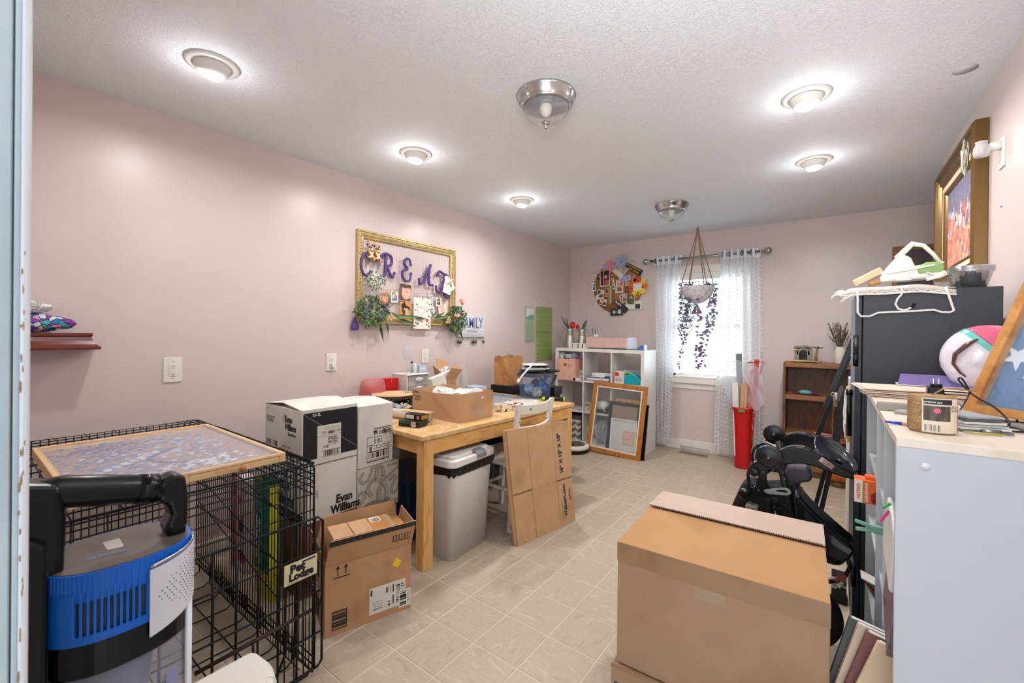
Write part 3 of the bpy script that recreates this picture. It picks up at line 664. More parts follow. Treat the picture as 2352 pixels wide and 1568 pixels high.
# greenery
GRN = [mat('leaf_green',(70,104,52),.6),mat('leaf_dusty_green',(96,122,82),.65),mat('leaf_dark',(44,74,44),.6),mat('leaf_bright',(110,140,60),.6)]
def leaf(mm,c,d,L_,W_,mi=0,up=(1,0,0)):
    d = Vector(d).normalized(); s2 = d.cross(Vector(up)); s2 = s2.normalized() if s2.length > 1e-4 else Vector((0,1,0)); n_ = s2.cross(d)
    c = Vector(c); p = [c,c+d*L_*.35+s2*W_*.5+n_*W_*.15,c+d*L_,c+d*L_*.35-s2*W_*.5+n_*W_*.15,c+d*L_*.45-n_*W_*.1]
    mm.add(p,[(0,1,4),(1,2,4),(2,3,4),(3,0,4)],mi)
def bush(name,label,cy_,cz_,ry,rz_,n,seed,extra=None,cat='greenery',LL=.035):
    t = thing(name,label,cat,(XL+.05,cy_,cz_)); rs = random.Random(seed)
    mm = M()
    for k in range(n):
        a_ = rs.uniform(0,2*PI); r_ = rs.random()**.5; c = (XL+rs.uniform(.03,.11),cy_+ry*r_*math.cos(a_),cz_+rz_*r_*math.sin(a_))
        leaf(mm,c,(rs.uniform(-.2,.5),math.cos(a_)+rs.uniform(-.7,.7),math.sin(a_)+rs.uniform(-.9,.5)),rs.uniform(.5,1.1)*LL,LL*.42,rs.choice([0,0,1,1,2,3]))
    o = mm.build('leaves',GRN,t,w=1); o['kind'] = 'stuff'; 
    if extra:
        mm = M()
        for k in range(extra[0]):
            a_ = rs.uniform(0,2*PI); r_ = rs.random()**.5; mm.ell((XL+rs.uniform(.07,.12),cy_+ry*r_*math.cos(a_)*.8,cz_+rz_*r_*math.sin(a_)*.8),(extra[1],)*3,6,4)
        o = mm.build('berries',extra[2],t,w=1); o['kind'] = 'stuff'
    return t
LAV = mat('dusty_violet_thistle',(88,82,120),.8)
bush('greenery_garland','leafy green artificial garland on the lower left corner of the frame',1.965,1.475,.13,.105,420,21,(14,.013,LAV))
bush('greenery_garland','leafy green artificial garland on the lower right corner of the frame',2.875,1.435,.095,.115,420,22,(8,.010,LAV))
bush('baby_breath','small white-flowered spray on the left inside of the frame',1.985,1.71,.07,.07,160,23,(110,.0042,mat('tiny_white_flower',(235,235,228),.8)),'flowers',.022)
t = thing('long_leaf_spray','long green leaves along the bottom rail of the frame','greenery',(XL+.04,2.4,1.43)); mm = M(); rs = random.Random(8)
for yy,zz,dy,dz,l_ in [(2.15,1.48,.6,-.5,.13),(2.2,1.45,1,-.05,.17),(2.22,1.42,1,-.2,.16),(2.30,1.44,1,.05,.14),(2.36,1.40,-.3,-1,.07),(2.62,1.44,1,.5,.14),(2.6,1.43,1,.25,.17),(2.58,1.44,.9,.9,.10),(2.7,1.42,1,.1,.16),(2.72,1.44,.8,.6,.13),(2.05,1.38,.15,-1,.15),(2.11,1.39,.2,-1,.10),(2.93,1.36,.35,-1,.14),(2.40,1.435,1,-.03,.12)]:
    leaf(mm,(XL+.045,yy,zz),(.15,dy,dz),l_,.030,rs.choice([0,1,1,2]))
mm.build('leaves',GRN,t,w=1)
def rose(y,z,r,label,col):
    t = thing('artificial_flower',label,'flower',(XL+.10,y,z)); mt = mat('petal_%d' % col[1],col,.7)
    c = Vector((XL+.10,y,z))
    for k in range(7):
        a_ = k*2.4; rr = r*(.35+.09*k); mm = M()
        mm.sheet(lambda u,v: (c.x+.012-.004*k+.008*v-.01*(u-.5)**2,c.y+math.cos(a_+(u-.5)*1.9)*rr*(.5+.55*v),c.z+math.sin(a_+(u-.5)*1.9)*rr*(.5+.55*v)),6,3)
        mm.build('petal',mt,t,w=1,solid=.0012)
    M().ell((XL+.108,y,z),(r*.5,r*.42,r*.42),10,6).build('heart',mt,t,w=1)
rose(2.035,1.555,.040,'peach rose at the lower left of the frame',(226,168,138))
rose(2.915,1.600,.036,'pink rose bud over the right rail of the frame',(228,160,146))
t = thing('artificial_flower','peach tulip lying across the lower right of the frame','flower',(XL+.1,2.83,1.47))
M().ell((XL+.10,2.85,1.472),(.018,.038,.022),12,8,R=(0,0,0)).build('petals',mat('peach_petal',(232,176,140),.6),t,w=1)
M().tube([(XL+.09,2.83,1.468),(XL+.07,2.74,1.45),(XL+.05,2.62,1.42)],.003,6).build('stem',GRN[3],t,w=1)
BEI = mat('wooden_bead',(196,158,120),.7)
for cy_,cz_,l_ in ((2.10,1.43,'cluster of pale wooden beads in the lower left greenery'),(2.745,1.425,'cluster of tan wooden beads in the lower right greenery')):
    mm = M(); [mm.ell((XL+.09,cy_+dy,cz_+dz),(.012,.014,.014),8,6) for dy,dz in ((0,0),(.025,.005),(.01,.024),(-.012,-.02),(.02,-.018))]
    tag(mm.build('bead_cluster',BEI),l_,'beads')
t = thing('lavender_sachet','purple gauze sachet hanging below the left corner of the frame','sachet',(XL+.03,1.845,1.36))
M().lathe([(.004,.05),(.010,.045),(.007,.038),(.022,.01),(.034,-.03),(.030,-.045),(0,-.048)],14,(XL+.03,1.845,1.375),sx=.6).build('pouch',mat('purple_gauze',(96,60,150),.6,var=[(70,44,120),(120,84,170)],vs=40),t,w=1)
M().tube([(XL+.03,1.845,1.415),(XL+.035,1.87,1.45),(XL+.035,1.88,1.50)],.0015,5).build('ribbon',PURP,t,w=1)
# small hook and family birthday board
t = thing('family_sign','white wooden board reading FAMILY with green tags hanging below','sign',(XL,3.15,1.27))
M().box(XL+.003,XL+.022,2.945,3.345,1.275,1.495).build('board',mat('whitewashed_board',(214,214,218),.6,var=[(200,198,204),(222,222,224)],vs=10,vstr=(1,1,6)),t,w=1,bv=.002)
for s_,z_,sz,c in (('FAMILY',1.362,.148,mat('blue_grey_ink',(84,102,150),.6)),('birthdays',1.318,.038,GREYI)):
    text(s_,sz,(XL+.0225,2.985 if sz > .1 else 3.08,z_),(0,1,0),(0,0,1),c,t,1,sx=.66 if sz > .1 else 1.0,off=.002 if sz > .1 else 0)
text('like branches on a tree, we grow yet our roots remain',.014,(XL+.0225,2.975,1.292),(0,1,0),(0,0,1),GREYI,t,1)
mm = M()
for k in range(12): mm.tube([(XL+.012,2.965+k*.033,1.276),(XL+.012,2.965+k*.033,1.268),(XL+.018,2.965+k*.033,1.264)],.0012,4)
mm.build('hooks',STEEL,t,w=1)
TG = mat('green_tag',(70,102,72),.6)
for y in (2.965,2.99,3.16,3.18,3.21,3.325):
    M().tube([(XL+.014,y,1.225),(XL+.020,y,1.225)],.016,12).build('tag',TG,t,w=1); M().tube([(XL+.016,y-.004,1.264),(XL+.017,y,1.24),(XL+.016,y+.004,1.264)],.0009,4).build('tag_string',TW,t,w=1)
# paper packs
t = thing('paper_pack','narrow hanging pack of green cards in clear plastic sleeve, left of the green sleeve','paper pack',(XL+.004,4.15,1.22))
M().box(XL+.003,XL+.020,4.075,4.235,1.235,1.610).build('card_stack',mat('sage_card',(146,168,128),.6),t,w=1)
a = canvas(16,20,(226,228,226)); rect(a,.0,.6,1,1,(46,160,122)); 
for r in range(8,20): a[r,:max(0,16-(r-8)*2)] = (226,228,226)
pic(a,.16,.13,(XL+.0215,4.075,1.48),(0,1,0),(0,0,1),t,1)
M().box(XL+.0025,XL+.023,4.065,4.245,1.225,1.63).build('plastic_sleeve',clear('sleeve_plastic',(220,232,226),.86,.05),t,w=1)
t = thing('paper_pack','long green folded sleeve hanging on the wall beside the cube shelf','paper pack',(XL+.004,4.47,.99))
M().box(XL+.003,XL+.017,4.305,4.655,1.335,1.64).build('upper_panel',mat('green_vinyl',(140,164,92),.35,var=[(132,156,84),(156,178,112)],vs=3,vstr=(1,1,8)),t,w=1,bv=.004)
M().box(XL+.003,XL+.015,4.308,4.652,.985,1.328).build('lower_panel',mat('green_vinyl',(0,0,0)),t,w=1,bv=.004)
# -- WIRE CRATE AND WHAT IS ON IT
cr = thing('wire_dog_crate','large black folding wire dog crate with a white name plate','dog crate',(-2.18,.47,0))
CX0,CX1,CY0,CY1,CZ = -2.80,-1.565,.10,.845,.822
def wires(name,L_,r=.0022,n=5,mt=None,kind=True):
    mm = M()
    for p in L_: mm.tube(p,r,n)
    o = mm.build(name,mt or BLACKM,cr,w=1)
    if kind: o['kind'] = 'stuff'
    return o
def loop(name,pts,r): M().tube(pts,r,6,True).build(name,BLACKM,cr,w=1)
# rear long side (Y = CY1): close vertical wires
L_ = []; x = CX0+.03
while x < CX1-.01: L_.append([(x,CY1,.035),(x,CY1,CZ-.004)]); x += .0262
wires('side_wires',L_)
wires('side_rails',[[(CX0,CY1+.003,z),(CX1,CY1+.003,z)] for z in (.03,.055,.085,.35,.57,.70,.725,.75,.775)],.0026)
# front long side near camera
L_ = []; x = CX0+.03
while x < CX1-.01: L_.append([(x,CY0,.035),(x,CY0,CZ-.004)]); x += .0262
wires('side_wires',L_); wires('side_rails',[[(CX0,CY0-.003,z),(CX1,CY0-.003,z)] for z in (.03,.35,.70,.75)],.0026)
# wall end
L_ = [[(CX0,y,.03),(CX0,y,CZ)] for y in [CY0+.03+.0262*k for k in range(27)]]; wires('end_wires',L_)
wires('end_rails',[[(CX0+.003,CY0,z),(CX0+.003,CY1,z)] for z in (.03,.1,.3,.5,.65,.685,.72,.75,.78,.80)],.0026)
# room end: horizontals at the top, verticals
L_ = [[(CX1,y,.03),(CX1,y,CZ)] for y in [CY0+.03,CY0+.10,CY0+.17]+[CY1-.035-.0345*k for k in range(3)]]+[[(CX1,CY0,z),(CX1,CY1-.004,z)] for z in (.812,.795,.772,.748,.705,.645)]
wires('end_wires',L_,.0024)
loop('end_frame',[(CX1,CY0,.03),(CX1,CY1-.02,.03),(CX1,CY1,.05),(CX1,CY1,CZ-.02),(CX1,CY1-.02,CZ),(CX1,CY0+.02,CZ),(CX1,CY0,CZ-.02)],.0036)
loop('end_frame',[(CX0,CY0,.03),(CX0,CY1,.03),(CX0,CY1,CZ),(CX0,CY0,CZ)],.0036)
for y in (CY0,CY1):
    M().tube([(CX0,y,CZ),(CX1-.02,y,CZ),(CX1,y,CZ-.02),(CX1,y,.04)],.0038,6).build('side_frame',BLACKM,cr,w=1)
    M().tube([(CX0,y,.032),(CX1,y,.032)],.0045,6).build('bottom_rail',BLACKM,cr,w=1)
M().tube([(CX1,CY0,CZ),(CX1,CY1,CZ)],.004,6).build('end_rail',BLACKM,cr,w=1)
# top grid
L_ = [[(x,CY0,CZ+.002),(x,CY1,CZ+.002)] for x in [CX0+.11*k+.07 for k in range(11)]]+[[(CX0,y,CZ+.004),(CX1,y,CZ+.004)] for y in [CY1-.022*k for k in range(1,5)]]+[[(CX0,CY0+.1*k,CZ+.004),(CX1,CY0+.1*k,CZ+.004)] for k in range(1,7)]
wires('top_wires',L_,.0023)
# far edge: cable-wrapped coil hinge
mm = M(); mm.tube([(CX0+.3+q*.0026,CY1+.006*math.cos(q*1.6),CZ+.006*math.sin(q*1.6)) for q in range(350)],.0016,4); mm.build('coil_hinge',BLACKM,cr,w=1)
# internal floor grid and pan rails
L_ = [[(x,CY0+.02,.10),(x,CY0+.02,.022),(x+.0,CY0+.04,.012),(x,CY1-.04,.012),(x,CY1-.015,.03),(x,CY1-.012,.12)] for x in [CX0+.1+.145*k for k in range(8)]]+[[(CX0,y,.016),(CX1,y,.016)] for y in (.22,.35,.47,.6,.72)]
wires('floor_wires',L_,.0030)
# low inner divider panel leaning along the rear
L_ = [[(x,CY1-.03,.035),(x,CY1-.03,.135)] for x in [-2.5+.022*k for k in range(40)]]+[[(-2.52,CY1-.031,z),(-1.60,CY1-.031,z)] for z in (.04,.075,.11,.135)]
wires('inner_panel_wires',L_,.0020)
# diagonal struts of the folded-in divider
wires('divider_struts',[[(-2.62,CY1-.045,.56),(-1.75,CY1-.045,.40)],[(-2.62,CY1-.05,.44),(-1.75,CY1-.05,.27)],[(-2.60,CY1-.04,.72),(-1.72,CY1-.04,.60)]],.0026)
# door, hanging on the room end
DX = CX1+.024; DY0,DY1,DZ0,DZ1 = .20,.868,.06,.622
loop('door_frame',[(DX,DY0,DZ0),(DX,DY1-.015,DZ0),(DX,DY1,DZ0+.015),(DX,DY1,DZ1-.02),(DX,DY1-.02,DZ1),(DX,DY0+.02,DZ1),(DX,DY0,DZ1-.02)],.0044)
for k in range(10): M().tube([(DX,DY0+.045+.066*k,DZ0),(DX,DY0+.045+.066*k,DZ1)],.0040,6).build('door_bar',BLACKM,cr,w=1)
for z in (.50,.345,.19): M().tube([(DX+.004,DY0,z),(DX+.004,DY1,z)],.0034,6).build('door_rail',BLACKM,cr,w=1)
M().tube([(DX+.012,.46,.283),(DX+.012,.82,.292)],.0065,8).build('latch_rod',mat('worn_rod',(60,48,42),.5,metal=.6),cr,w=1)
M().tube([(DX+.016,.62,.285),(DX+.018,.625,.16),(DX+.018,.66,.125),(DX+.018,.70,.135),(DX+.018,.725,.19),(DX+.016,.735,.29)],.0040,8).build('latch_handle',BLACKM,cr,w=1)
pl = M().box(DX+.006,DX+.010,.722,.842,.418,.492).build('name_plate',mat('cream_plate',(214,202,170),.45),cr,w=1,bv=.0015)
text('Pet',.040,(DX+.0104,.742,.457),(0,1,0),(0,0,1),INK,pl,1,off=.0022); text('Lodge',.036,(DX+.0104,.738,.430),(0,1,0),(0,0,1),INK,pl,1,off=.0020)
text('------------------',.010,(DX+.0104,.732,.421),(0,1,0),(0,0,1),GREYI,pl,1)
M().box(DX+.0102,DX+.0106,.785,.834,.481,.487).build('blue_flash',INKN,pl,w=1)
mm = M()
for z in (.70,.685,.52,.36,.345,.15): mm.tube([(CX1+.008+.009*math.cos(q),CY1+.002+.008*math.sin(q),z+.0016*q) for q in [k*.8 for k in range(16)]],.0014,4)
o = mm.build('corner_coils',STEEL,cr,w=1); o['kind'] = 'stuff'
# -- puzzle board
pb = thing('puzzle_board','pine puzzle board with plastic sheet over a blue jigsaw on top of the crate','puzzle board',(-2.03,.50,CZ+.006))
BX0,BX1,BY0,BY1 = -2.43,-1.640,.205,.775; BZ = CZ+.007
PINE2 = mat('pale_pine',(222,184,136),.45,var=[(228,194,148),(212,170,120)],vs=9,vstr=(6,1,6))
M().box(BX0,BX1-.004,BY0+.018,BY1-.018,BZ,BZ+.022).build('tray',mat('manila_board',(198,166,122),.6),pb,w=1)
M().box(BX0,BX1,BY1-.018,BY1,BZ,BZ+.034).build('rail',PINE2,pb,w=1,bv=.002); M().box(BX0,BX1,BY0,BY0+.018,BZ,BZ+.034).build('rail',PINE2,pb,w=1,bv=.002)
M().box(BX0,BX0+.018,BY0+.018,BY1-.018,BZ,BZ+.034).build('rail',PINE2,pb,w=1,bv=.002); M().box(BX1-.014,BX1,BY0+.018,BY1-.018,BZ+.024,BZ+.034).build('rail',PINE2,pb,w=1,bv=.002)
for a_,b_ in ((.225,.455),(.475,.752)):
    d_ = M().box(BX1-.016,BX1-.001,a_,b_,BZ+.002,BZ+.0225).build('drawer',PINE2,pb,w=1,bv=.0015)
    M().lathe([(.004,0),(.004,.006),(.009,.010),(.011,.016),(.008,.023),(0,.025)],14).xf(Matrix.Translation((BX1-.001,(a_+b_)/2+.01,BZ+.012)) @ Matrix.Rotation(PI/2,4,'Y')).build('knob',mat('varnished_knob',(176,110,52),.3),d_,w=1)
M().box(BX1-.016,BX1-.001,.456,.474,BZ,BZ+.024).box(BX1-.016,BX1-.001,.753,BY1-.017,BZ,BZ+.024).build('drawer_posts',PINE2,pb,w=1)['kind'] = 'stuff'
# jigsaw: many little pieces under the sheet
rs = random.Random(12); GW,GH = 180,120
a = canvas(GW,GH,(168,146,136))
def blob(cx_,cy_,rx,ry,c,n,base=a):
    for k in range(n):
        px,py = rs.gauss(cx_,rx),rs.gauss(cy_,ry); cc = tuple(np.array(c)+rs.uniform(-14,14))
        s_ = .010; rect(base,px-s_,py-s_*1.5,px+s_,py+s_*1.5,cc); disc(base,px+s_,py,.006,cc,.008); disc(base,px,py-s_*1.5,.006,cc,.008)
blob(.25,.55,.14,.2,(112,114,150),170); blob(.55,.75,.2,.1,(104,124,162),120); blob(.3,.3,.2,.12,(150,172,206),80)
blob(.6,.25,.2,.1,(140,134,156),90); blob(.15,.75,.1,.1,(96,90,130),70); blob(.85,.5,.06,.2,(176,188,204),60)
blob(.45,.5,.25,.25,(196,202,212),60); blob(.85,.3,.06,.1,(222,226,230),30); blob(.8,.6,.08,.1,(134,130,160),40)
for k in range(260): x_ = .42+.36*k/260; y_ = .38+.20*math.sin(k/260*PI*.9); disc(a,x_,y_,.012,(100,98,132),.016)
for k in range(9): disc(a,.45+.035*k,.50+.05*k,.03,(178,192,214) if k % 2 else (206,214,224),.022)
a = np.clip(a,0,236)
o = pic(a,BX1-BX0-.09,BY1-BY0-.04,(BX0+.055,BY0+.02,BZ+.0235),(1,0,0),(0,1,0),pb,1,'jigsaw')
PCM = mat('loose_jigsaw_piece',(150,172,190),.6)
for k in range(7):
    mm = M(); cx_,cy_ = BX0+.035+rs.uniform(-.01,.012),BY0+.06+k*.07+rs.uniform(-.01,.01)
    mm.obox((cx_,cy_,BZ+.0235),(.013,.012,.002),(0,0,rs.uniform(0,3))); mm.tube([(cx_+.007,cy_,BZ+.0228),(cx_+.007,cy_,BZ+.0246)],.003,8); mm.tube([(cx_,cy_-.008,BZ+.0228),(cx_,cy_-.008,BZ+.0246)],.003,8)
    mm.build('jigsaw_piece',PCM,pb,w=1)
M().box(BX0+.05,BX1-.002,BY0+.012,BY1-.012,BZ+.0345,BZ+.0352).build('plastic_sheet',clear('sheet_plastic',(214,214,224),.975,.2),pb,w=1)
# -- THINGS BEHIND THE CRATE
def bag_flat(name,label,cat,x0,x1,y0,y1,z0,z1,mt,extra=None,bulge=.012):
    t = thing(name,label,cat,((x0+x1)/2,(y0+y1)/2,z0)); return t
t = thing('gift_bag','tall pink and white printed gift bag standing behind the crate','bag',(-2.60,1.02,0))
M().box(-2.70,-2.52,.985,1.06,.002,.50).build('bag_body',mat('white_gift_paper',(214,204,202),.5,var=[(224,216,212),(202,190,190)],vs=12),t,w=1,bv=.004)
M().box(-2.708,-2.655,.980,.9845,.002,.52).build('pink_band',mat('pink_foil',(196,74,110),.4,var=[(214,110,140),(168,50,90)],vs=14),t,w=1)
a = canvas(24,60,(216,206,204)); disc(a,.3,.2,.12,(190,40,40),.05); disc(a,.55,.2,.12,(190,40,40),.05); disc(a,.5,.5,.25,(60,44,74),.08); disc(a,.3,.45,.1,(160,60,50),.05); disc(a,.6,.85,.38,(190,50,90),.08); disc(a,.7,.4,.12,(150,40,60),.04)
pic(a,.125,.46,(-2.65,.9838,.02),(1,0,0),(0,0,1),t,1)
t = thing('litter_bag','tall teal and yellow plastic bag standing behind the crate','bag',(-2.25,.97,0))
M().sheet(lambda u,v: (-2.325+.165*u,.945-.020*math.sin(PI*u)*math.sin(PI*min(1,v*1.1+.02)),.14+.44*v),10,14).sheet(lambda u,v: (-2.325+.165*u,.985+.02*math.sin(PI*u),.14+.44*v),10,14).build('bag_front',mat('teal_plastic',(20,130,110),.3,var=[(10,110,92),(40,160,136)],vs=10),t,w=1)
M().box(-2.338,-2.325,.944,.986,.13,.58).box(-2.16,-2.152,.944,.986,.13,.57).box(-2.338,-2.152,.944,.986,.118,.141).box(-2.33,-2.155,.955,.98,0,.12).build('yellow_edge',mat('yellow_plastic',(206,206,30),.35),t,w=1,bv=.003)
text('scoop',.085,(-2.205,.920,.22),(0,0,1),(-1,0,0),mat('white_ink',(214,226,220),.5),t,1,off=.003)
text('litter  refresher  pads',.030,(-2.185,.922,.20),(0,0,1),(-1,0,0),MATS['white_ink'],t,1)
# -- box stack
def lid4(x0,x1,y0,y1,z,rise,t,mt,gap=.004,along='y'):
    """four top flaps, the two outer ones meeting in the middle and a little raised"""
    if along == 'y':
        ym = (y0+y1)/2
        for s_,ya,yb in ((1,y0,ym-gap),(-1,y1,ym+gap)):
            M().add([(x0,ya,z),(x1,ya,z),(x1,yb,z+rise),(x0,yb,z+rise),(x0,ya,z+.004),(x1,ya,z+.004),(x1,yb,z+rise+.004),(x0,yb,z+rise+.004)],[(0,1,2,3),(4,7,6,5),(0,4,5,1),(1,5,6,2),(2,6,7,3),(3,7,4,0)]).build('flap',mt,t,w=1)
    else:
        xm = (x0+x1)/2
        for s_,xa,xb in ((1,x0,xm-gap),(-1,x1,xm+gap)):
            M().add([(xa,y0,z),(xa,y1,z),(xb,y1,z+rise),(xb,y0,z+rise),(xa,y0,z+.004),(xa,y1,z+.004),(xb,y1,z+rise+.004),(xb,y0,z+rise+.004)],[(0,1,2,3),(4,7,6,5),(0,4,5,1),(1,5,6,2),(2,6,7,3),(3,7,4,0)]).build('flap',mt,t,w=1)
EVW = INK
def barcode(t,o_,xd,yd,W,H,seed,n=60,c=(226,222,214)):
    a = canvas(n,8,c); bars(a,0,0,1,1,(40,38,38),seed,.55); pic(a,W,H,o_,xd,yd,t,1,'barcode')
# A: top left, black side
AX0,AX1,AY0,AY1,AZ0,AZ1 = -2.455,-2.062,1.05,1.352,.650,.925
t = thing('liquor_box','white bourbon carton with a large black side panel, top of the left stack','cardboard box',((AX0+AX1)/2,(AY0+AY1)/2,AZ0))
M().box(AX0,AX1,AY0,AY1,AZ0,AZ1).build('carton',CARDW,t,w=1,bv=.002)
lid4(AX0,AX1,AY0,AY1,AZ1,.022,t,CARDW,.003,'x')
M().box(AX1,AX1+.0006,AY0+.006,AY1-.001,AZ0+.030,AZ1-.012).build('black_panel',mat('matte_black_print',(30,29,31),.55),t,w=1)
WI = mat('white_print',(226,222,216),.6)
text('Evan',.046,(-2.235,AY0-.0005,.855),(1,0,0),(0,0,1),INK,t,1,off=.0016,sx=.9); text('Williams',.046,(-2.235,AY0-.0005,.815),(1,0,0),(0,0,1),INK,t,1,off=.0016,sx=.72); text('Bourbon',.022,(-2.20,AY0-.0005,.79),(1,0,0),(0,0,1),INK,t,1,off=.0006)
M().ring([(-2.245+.013*math.cos(q),.872+.018*math.sin(q)) for q in [2*PI*k/20 for k in range(20)]],[(-2.245+.010*math.cos(q),.872+.014*math.sin(q)) for q in [2*PI*k/20 for k in range(20)]],AY0-.0008,AY0).build('seal',mat('orange_ink',(206,120,80),.6),t,w=1)
text('D.S.P.-KY-31\n12 LITERS',.018,(AX0+.02,AY0-.0005,.855),(1,0,0),(0,0,1),GREYI,t,1,off=.0008); text('12-1L',.014,(AX0+.02,AY0-.0005,.90),(1,0,0),(0,0,1),GREYI,t,1)
barcode(t,(AX0+.02,AY0-.0006,.715),(1,0,0),(0,0,1),.05,.028,1,26,(206,200,198)); barcode(t,(AX0+.09,AY0-.0006,.715),(1,0,0),(0,0,1),.05,.028,2,26,(206,200,198)); barcode(t,(AX0+.17,AY0-.0006,.68),(1,0,0),(0,0,1),.13,.035,3,40,(206,200,198))
text('586421 * * 100',.014,(AX0+.19,AY0-.0005,.724),(1,0,0),(0,0,1),GREYI,t,1); text('KENTUCKY STRAIGHT\nWHISKEY PRODUCT',.011,(AX0+.02,AY0-.0005,.700),(1,0,0),(0,0,1),GREYI,t,1)
text('12-1L',.020,(AX1+.0008,AY0+.05,.893),(0,1,0),(0,0,1),WI,t,1,off=.0006)
mm = M()
for k in range(46):
    u = k/46; mm.obox((AX1+.0009,AY0+.008+u*(AY1-AY0-.012),.908-u*.205),(.0006,.0042,.0016),(-.62,0,0))
o = mm.build('dashed_line',WI,t,w=1); o['kind'] = 'stuff'
a = canvas(60,84,(214,209,200)); lines(a,.3,.07,.95,.14,2,(140,136,130),3); rect(a,.45,.2,.7,.26,(60,58,56)); lines(a,.25,.2,.42,.25,1,(80,80,78),4); rect(a,0,.29,1,.30,(150,146,140)); lines(a,.45,.33,.75,.42,2,(90,88,84),5); lines(a,.45,.45,.8,.58,3,(120,116,112),6)
bars(a,.25,.55,.48,.63,(120,116,112),7); bars(a,.25,.70,.95,.84,(60,58,56),8); rect(a,.2,.68,.98,.69,(80,78,76)); rect(a,.2,.85,.98,.86,(80,78,76))
pic(a,.128,.190,(AX1+.0012,AY0+.078,AZ0+.002),(0,1,0),(0,0,1),t,1,'shipping_label')
text('151 179G7 30',.018,(AX1+.0016,AY0+.10,AZ0+.148),(0,1,0),(0,0,1),GREYI,t,1,off=.0005)
text('ON: 3JBL\nAC 850001\nON-136A',.013,(AX1+.0016,AY0+.135,AZ0+.12),(0,1,0),(0,0,1),GREYI,t,1,off=.0003)
# C: top right, with shipping label
C1x,CY_0,CY_1,CZ_0,CZ_1 = -2.062,1.358,1.586,.567,.902
t = thing('liquor_box','plain white carton with a large shipping label, right of the black-sided carton','cardboard box',(-2.25,1.48,CZ_0))
M().box(-2.44,C1x,CY_0,CY_1,CZ_0,CZ_1).build('carton',CARDW,t,w=1,bv=.002); lid4(-2.44,C1x,CY_0,CY_1,CZ_1,.02,t,CARDW,.003,'x')
a = canvas(64,56,(212,206,198)); rect(a,0,0,1,.03,(30,30,30)); rect(a,0,.97,1,1,(30,30,30)); rect(a,0,0,.02,1,(30,30,30)); rect(a,.98,0,1,1,(30,30,30)); rect(a,0,.33,.25,.36,(30,30,30)); rect(a,.08,.6,1,.63,(30,30,30)); bars(a,.08,.66,.92,.86,(40,40,40),11,.5); lines(a,.1,.90,.9,.95,1,(40,40,40),3); bars(a,.1,.4,.3,.6,(60,60,60),12)
pic(a,.150,.140,(C1x+.0008,CY_0+.055,CZ_0+.022),(0,1,0),(0,0,1),t,1,'lower_label')
a = canvas(62,50,(216,210,202)); lines(a,.05,.05,.95,.12,1,(60,60,60),2); bars(a,.05,.15,.2,.3,(60,60,60),4,.4,False); bars(a,.45,.12,.95,.36,(40,40,40),14,.6,False); rs2 = random.Random(4)
for k in range(120): x_,y_ = rs2.uniform(.5,.97),rs2.uniform(.12,.6); rect(a,x_,y_,x_+.02,y_+.03,(40,40,40) if rs2.random() < .6 else (216,210,202))
bars(a,.08,.5,.45,.72,(60,60,60),15); lines(a,.08,.4,.45,.48,2,(40,40,40),5); rect(a,.05,.8,.9,.82,(30,30,30)); rect(a,.05,.92,.9,.94,(30,30,30)); bars(a,.05,.82,.9,.92,(60,60,60),16,.12)
pic(a,.138,.128,(C1x+.0016,CY_0+.092,CZ_0+.085),(0,1,0),(0,0,1),t,1,'upper_label')
text('1000402 XU 220021',.014,(C1x+.002,CY_0+.10,CZ_0+.200),(0,1,0),(0,0,1),GREYI,t,1,off=.0003); text('151 21598 17',.026,(C1x+.0024,CY_0+.098,CZ_0+.172),(0,1,0),(0,0,1),INK,t,1,off=.0008,sx=.75)
# B2: under A
t = thing('liquor_box','white bourbon carton under the black-sided one, with the maker name low on its side','cardboard box',(-2.26,1.20,.365))
M().box(-2.45,-2.064,1.056,1.352,.365,.640).build('carton',CARDW,t,w=1,bv=.002); lid4(-2.45,-2.064,1.056,1.352,.640,.002,t,CARDW,.001,'x')
text('Evan',.060,(-2.062,1.232,.425),(0,1,0),(0,0,1),INK,t,1,off=.002,sx=.85); text('Williams',.060,(-2.062,1.205,.375),(0,1,0),(0,0,1),INK,t,1,off=.002,sx=.80); text('.75L',.016,(-2.0628,1.075,.610),(0,1,0),(0,0,1),INK,t,1)
text('Evan',.09,(-2.36,1.0552,.51),(1,0,0),(0,0,1),INK,t,1,off=.003); text('Williams',.09,(-2.40,1.0552,.43),(1,0,0),(0,0,1),INK,t,1,off=.003,sx=.8); M().box(-2.45,-2.064,1.0548,1.0558,.366,.415).build('black_base_band',INK,t,w=1)
# base cartons
t = thing('carton','brown carton at the floor under the bourbon cartons, behind the crate corner','cardboard box',(-2.26,1.2,0))
DKCARD = mat('brown_carton',(118,78,48),.8,var=[(130,88,56),(104,68,42)],vs=5); M().box(-2.46,-2.07,1.055,1.352,.001,.362).build('carton_body',DKCARD,t,w=1,bv=.002); M().box(-2.30,-2.24,1.0535,1.0548,.0,.36).build('tape',TAPE,t,w=1)
t = thing('carton','brown carton at the floor under the octopus print carton','cardboard box',(-2.26,1.48,0))
M().box(-2.45,-2.07,1.360,1.625,.001,.300).build('carton_body',CARD,t,w=1,bv=.002); M().box(-2.45,-2.07,1.48,1.52,.3002,.3012).build('tape',TAPE,t,w=1)
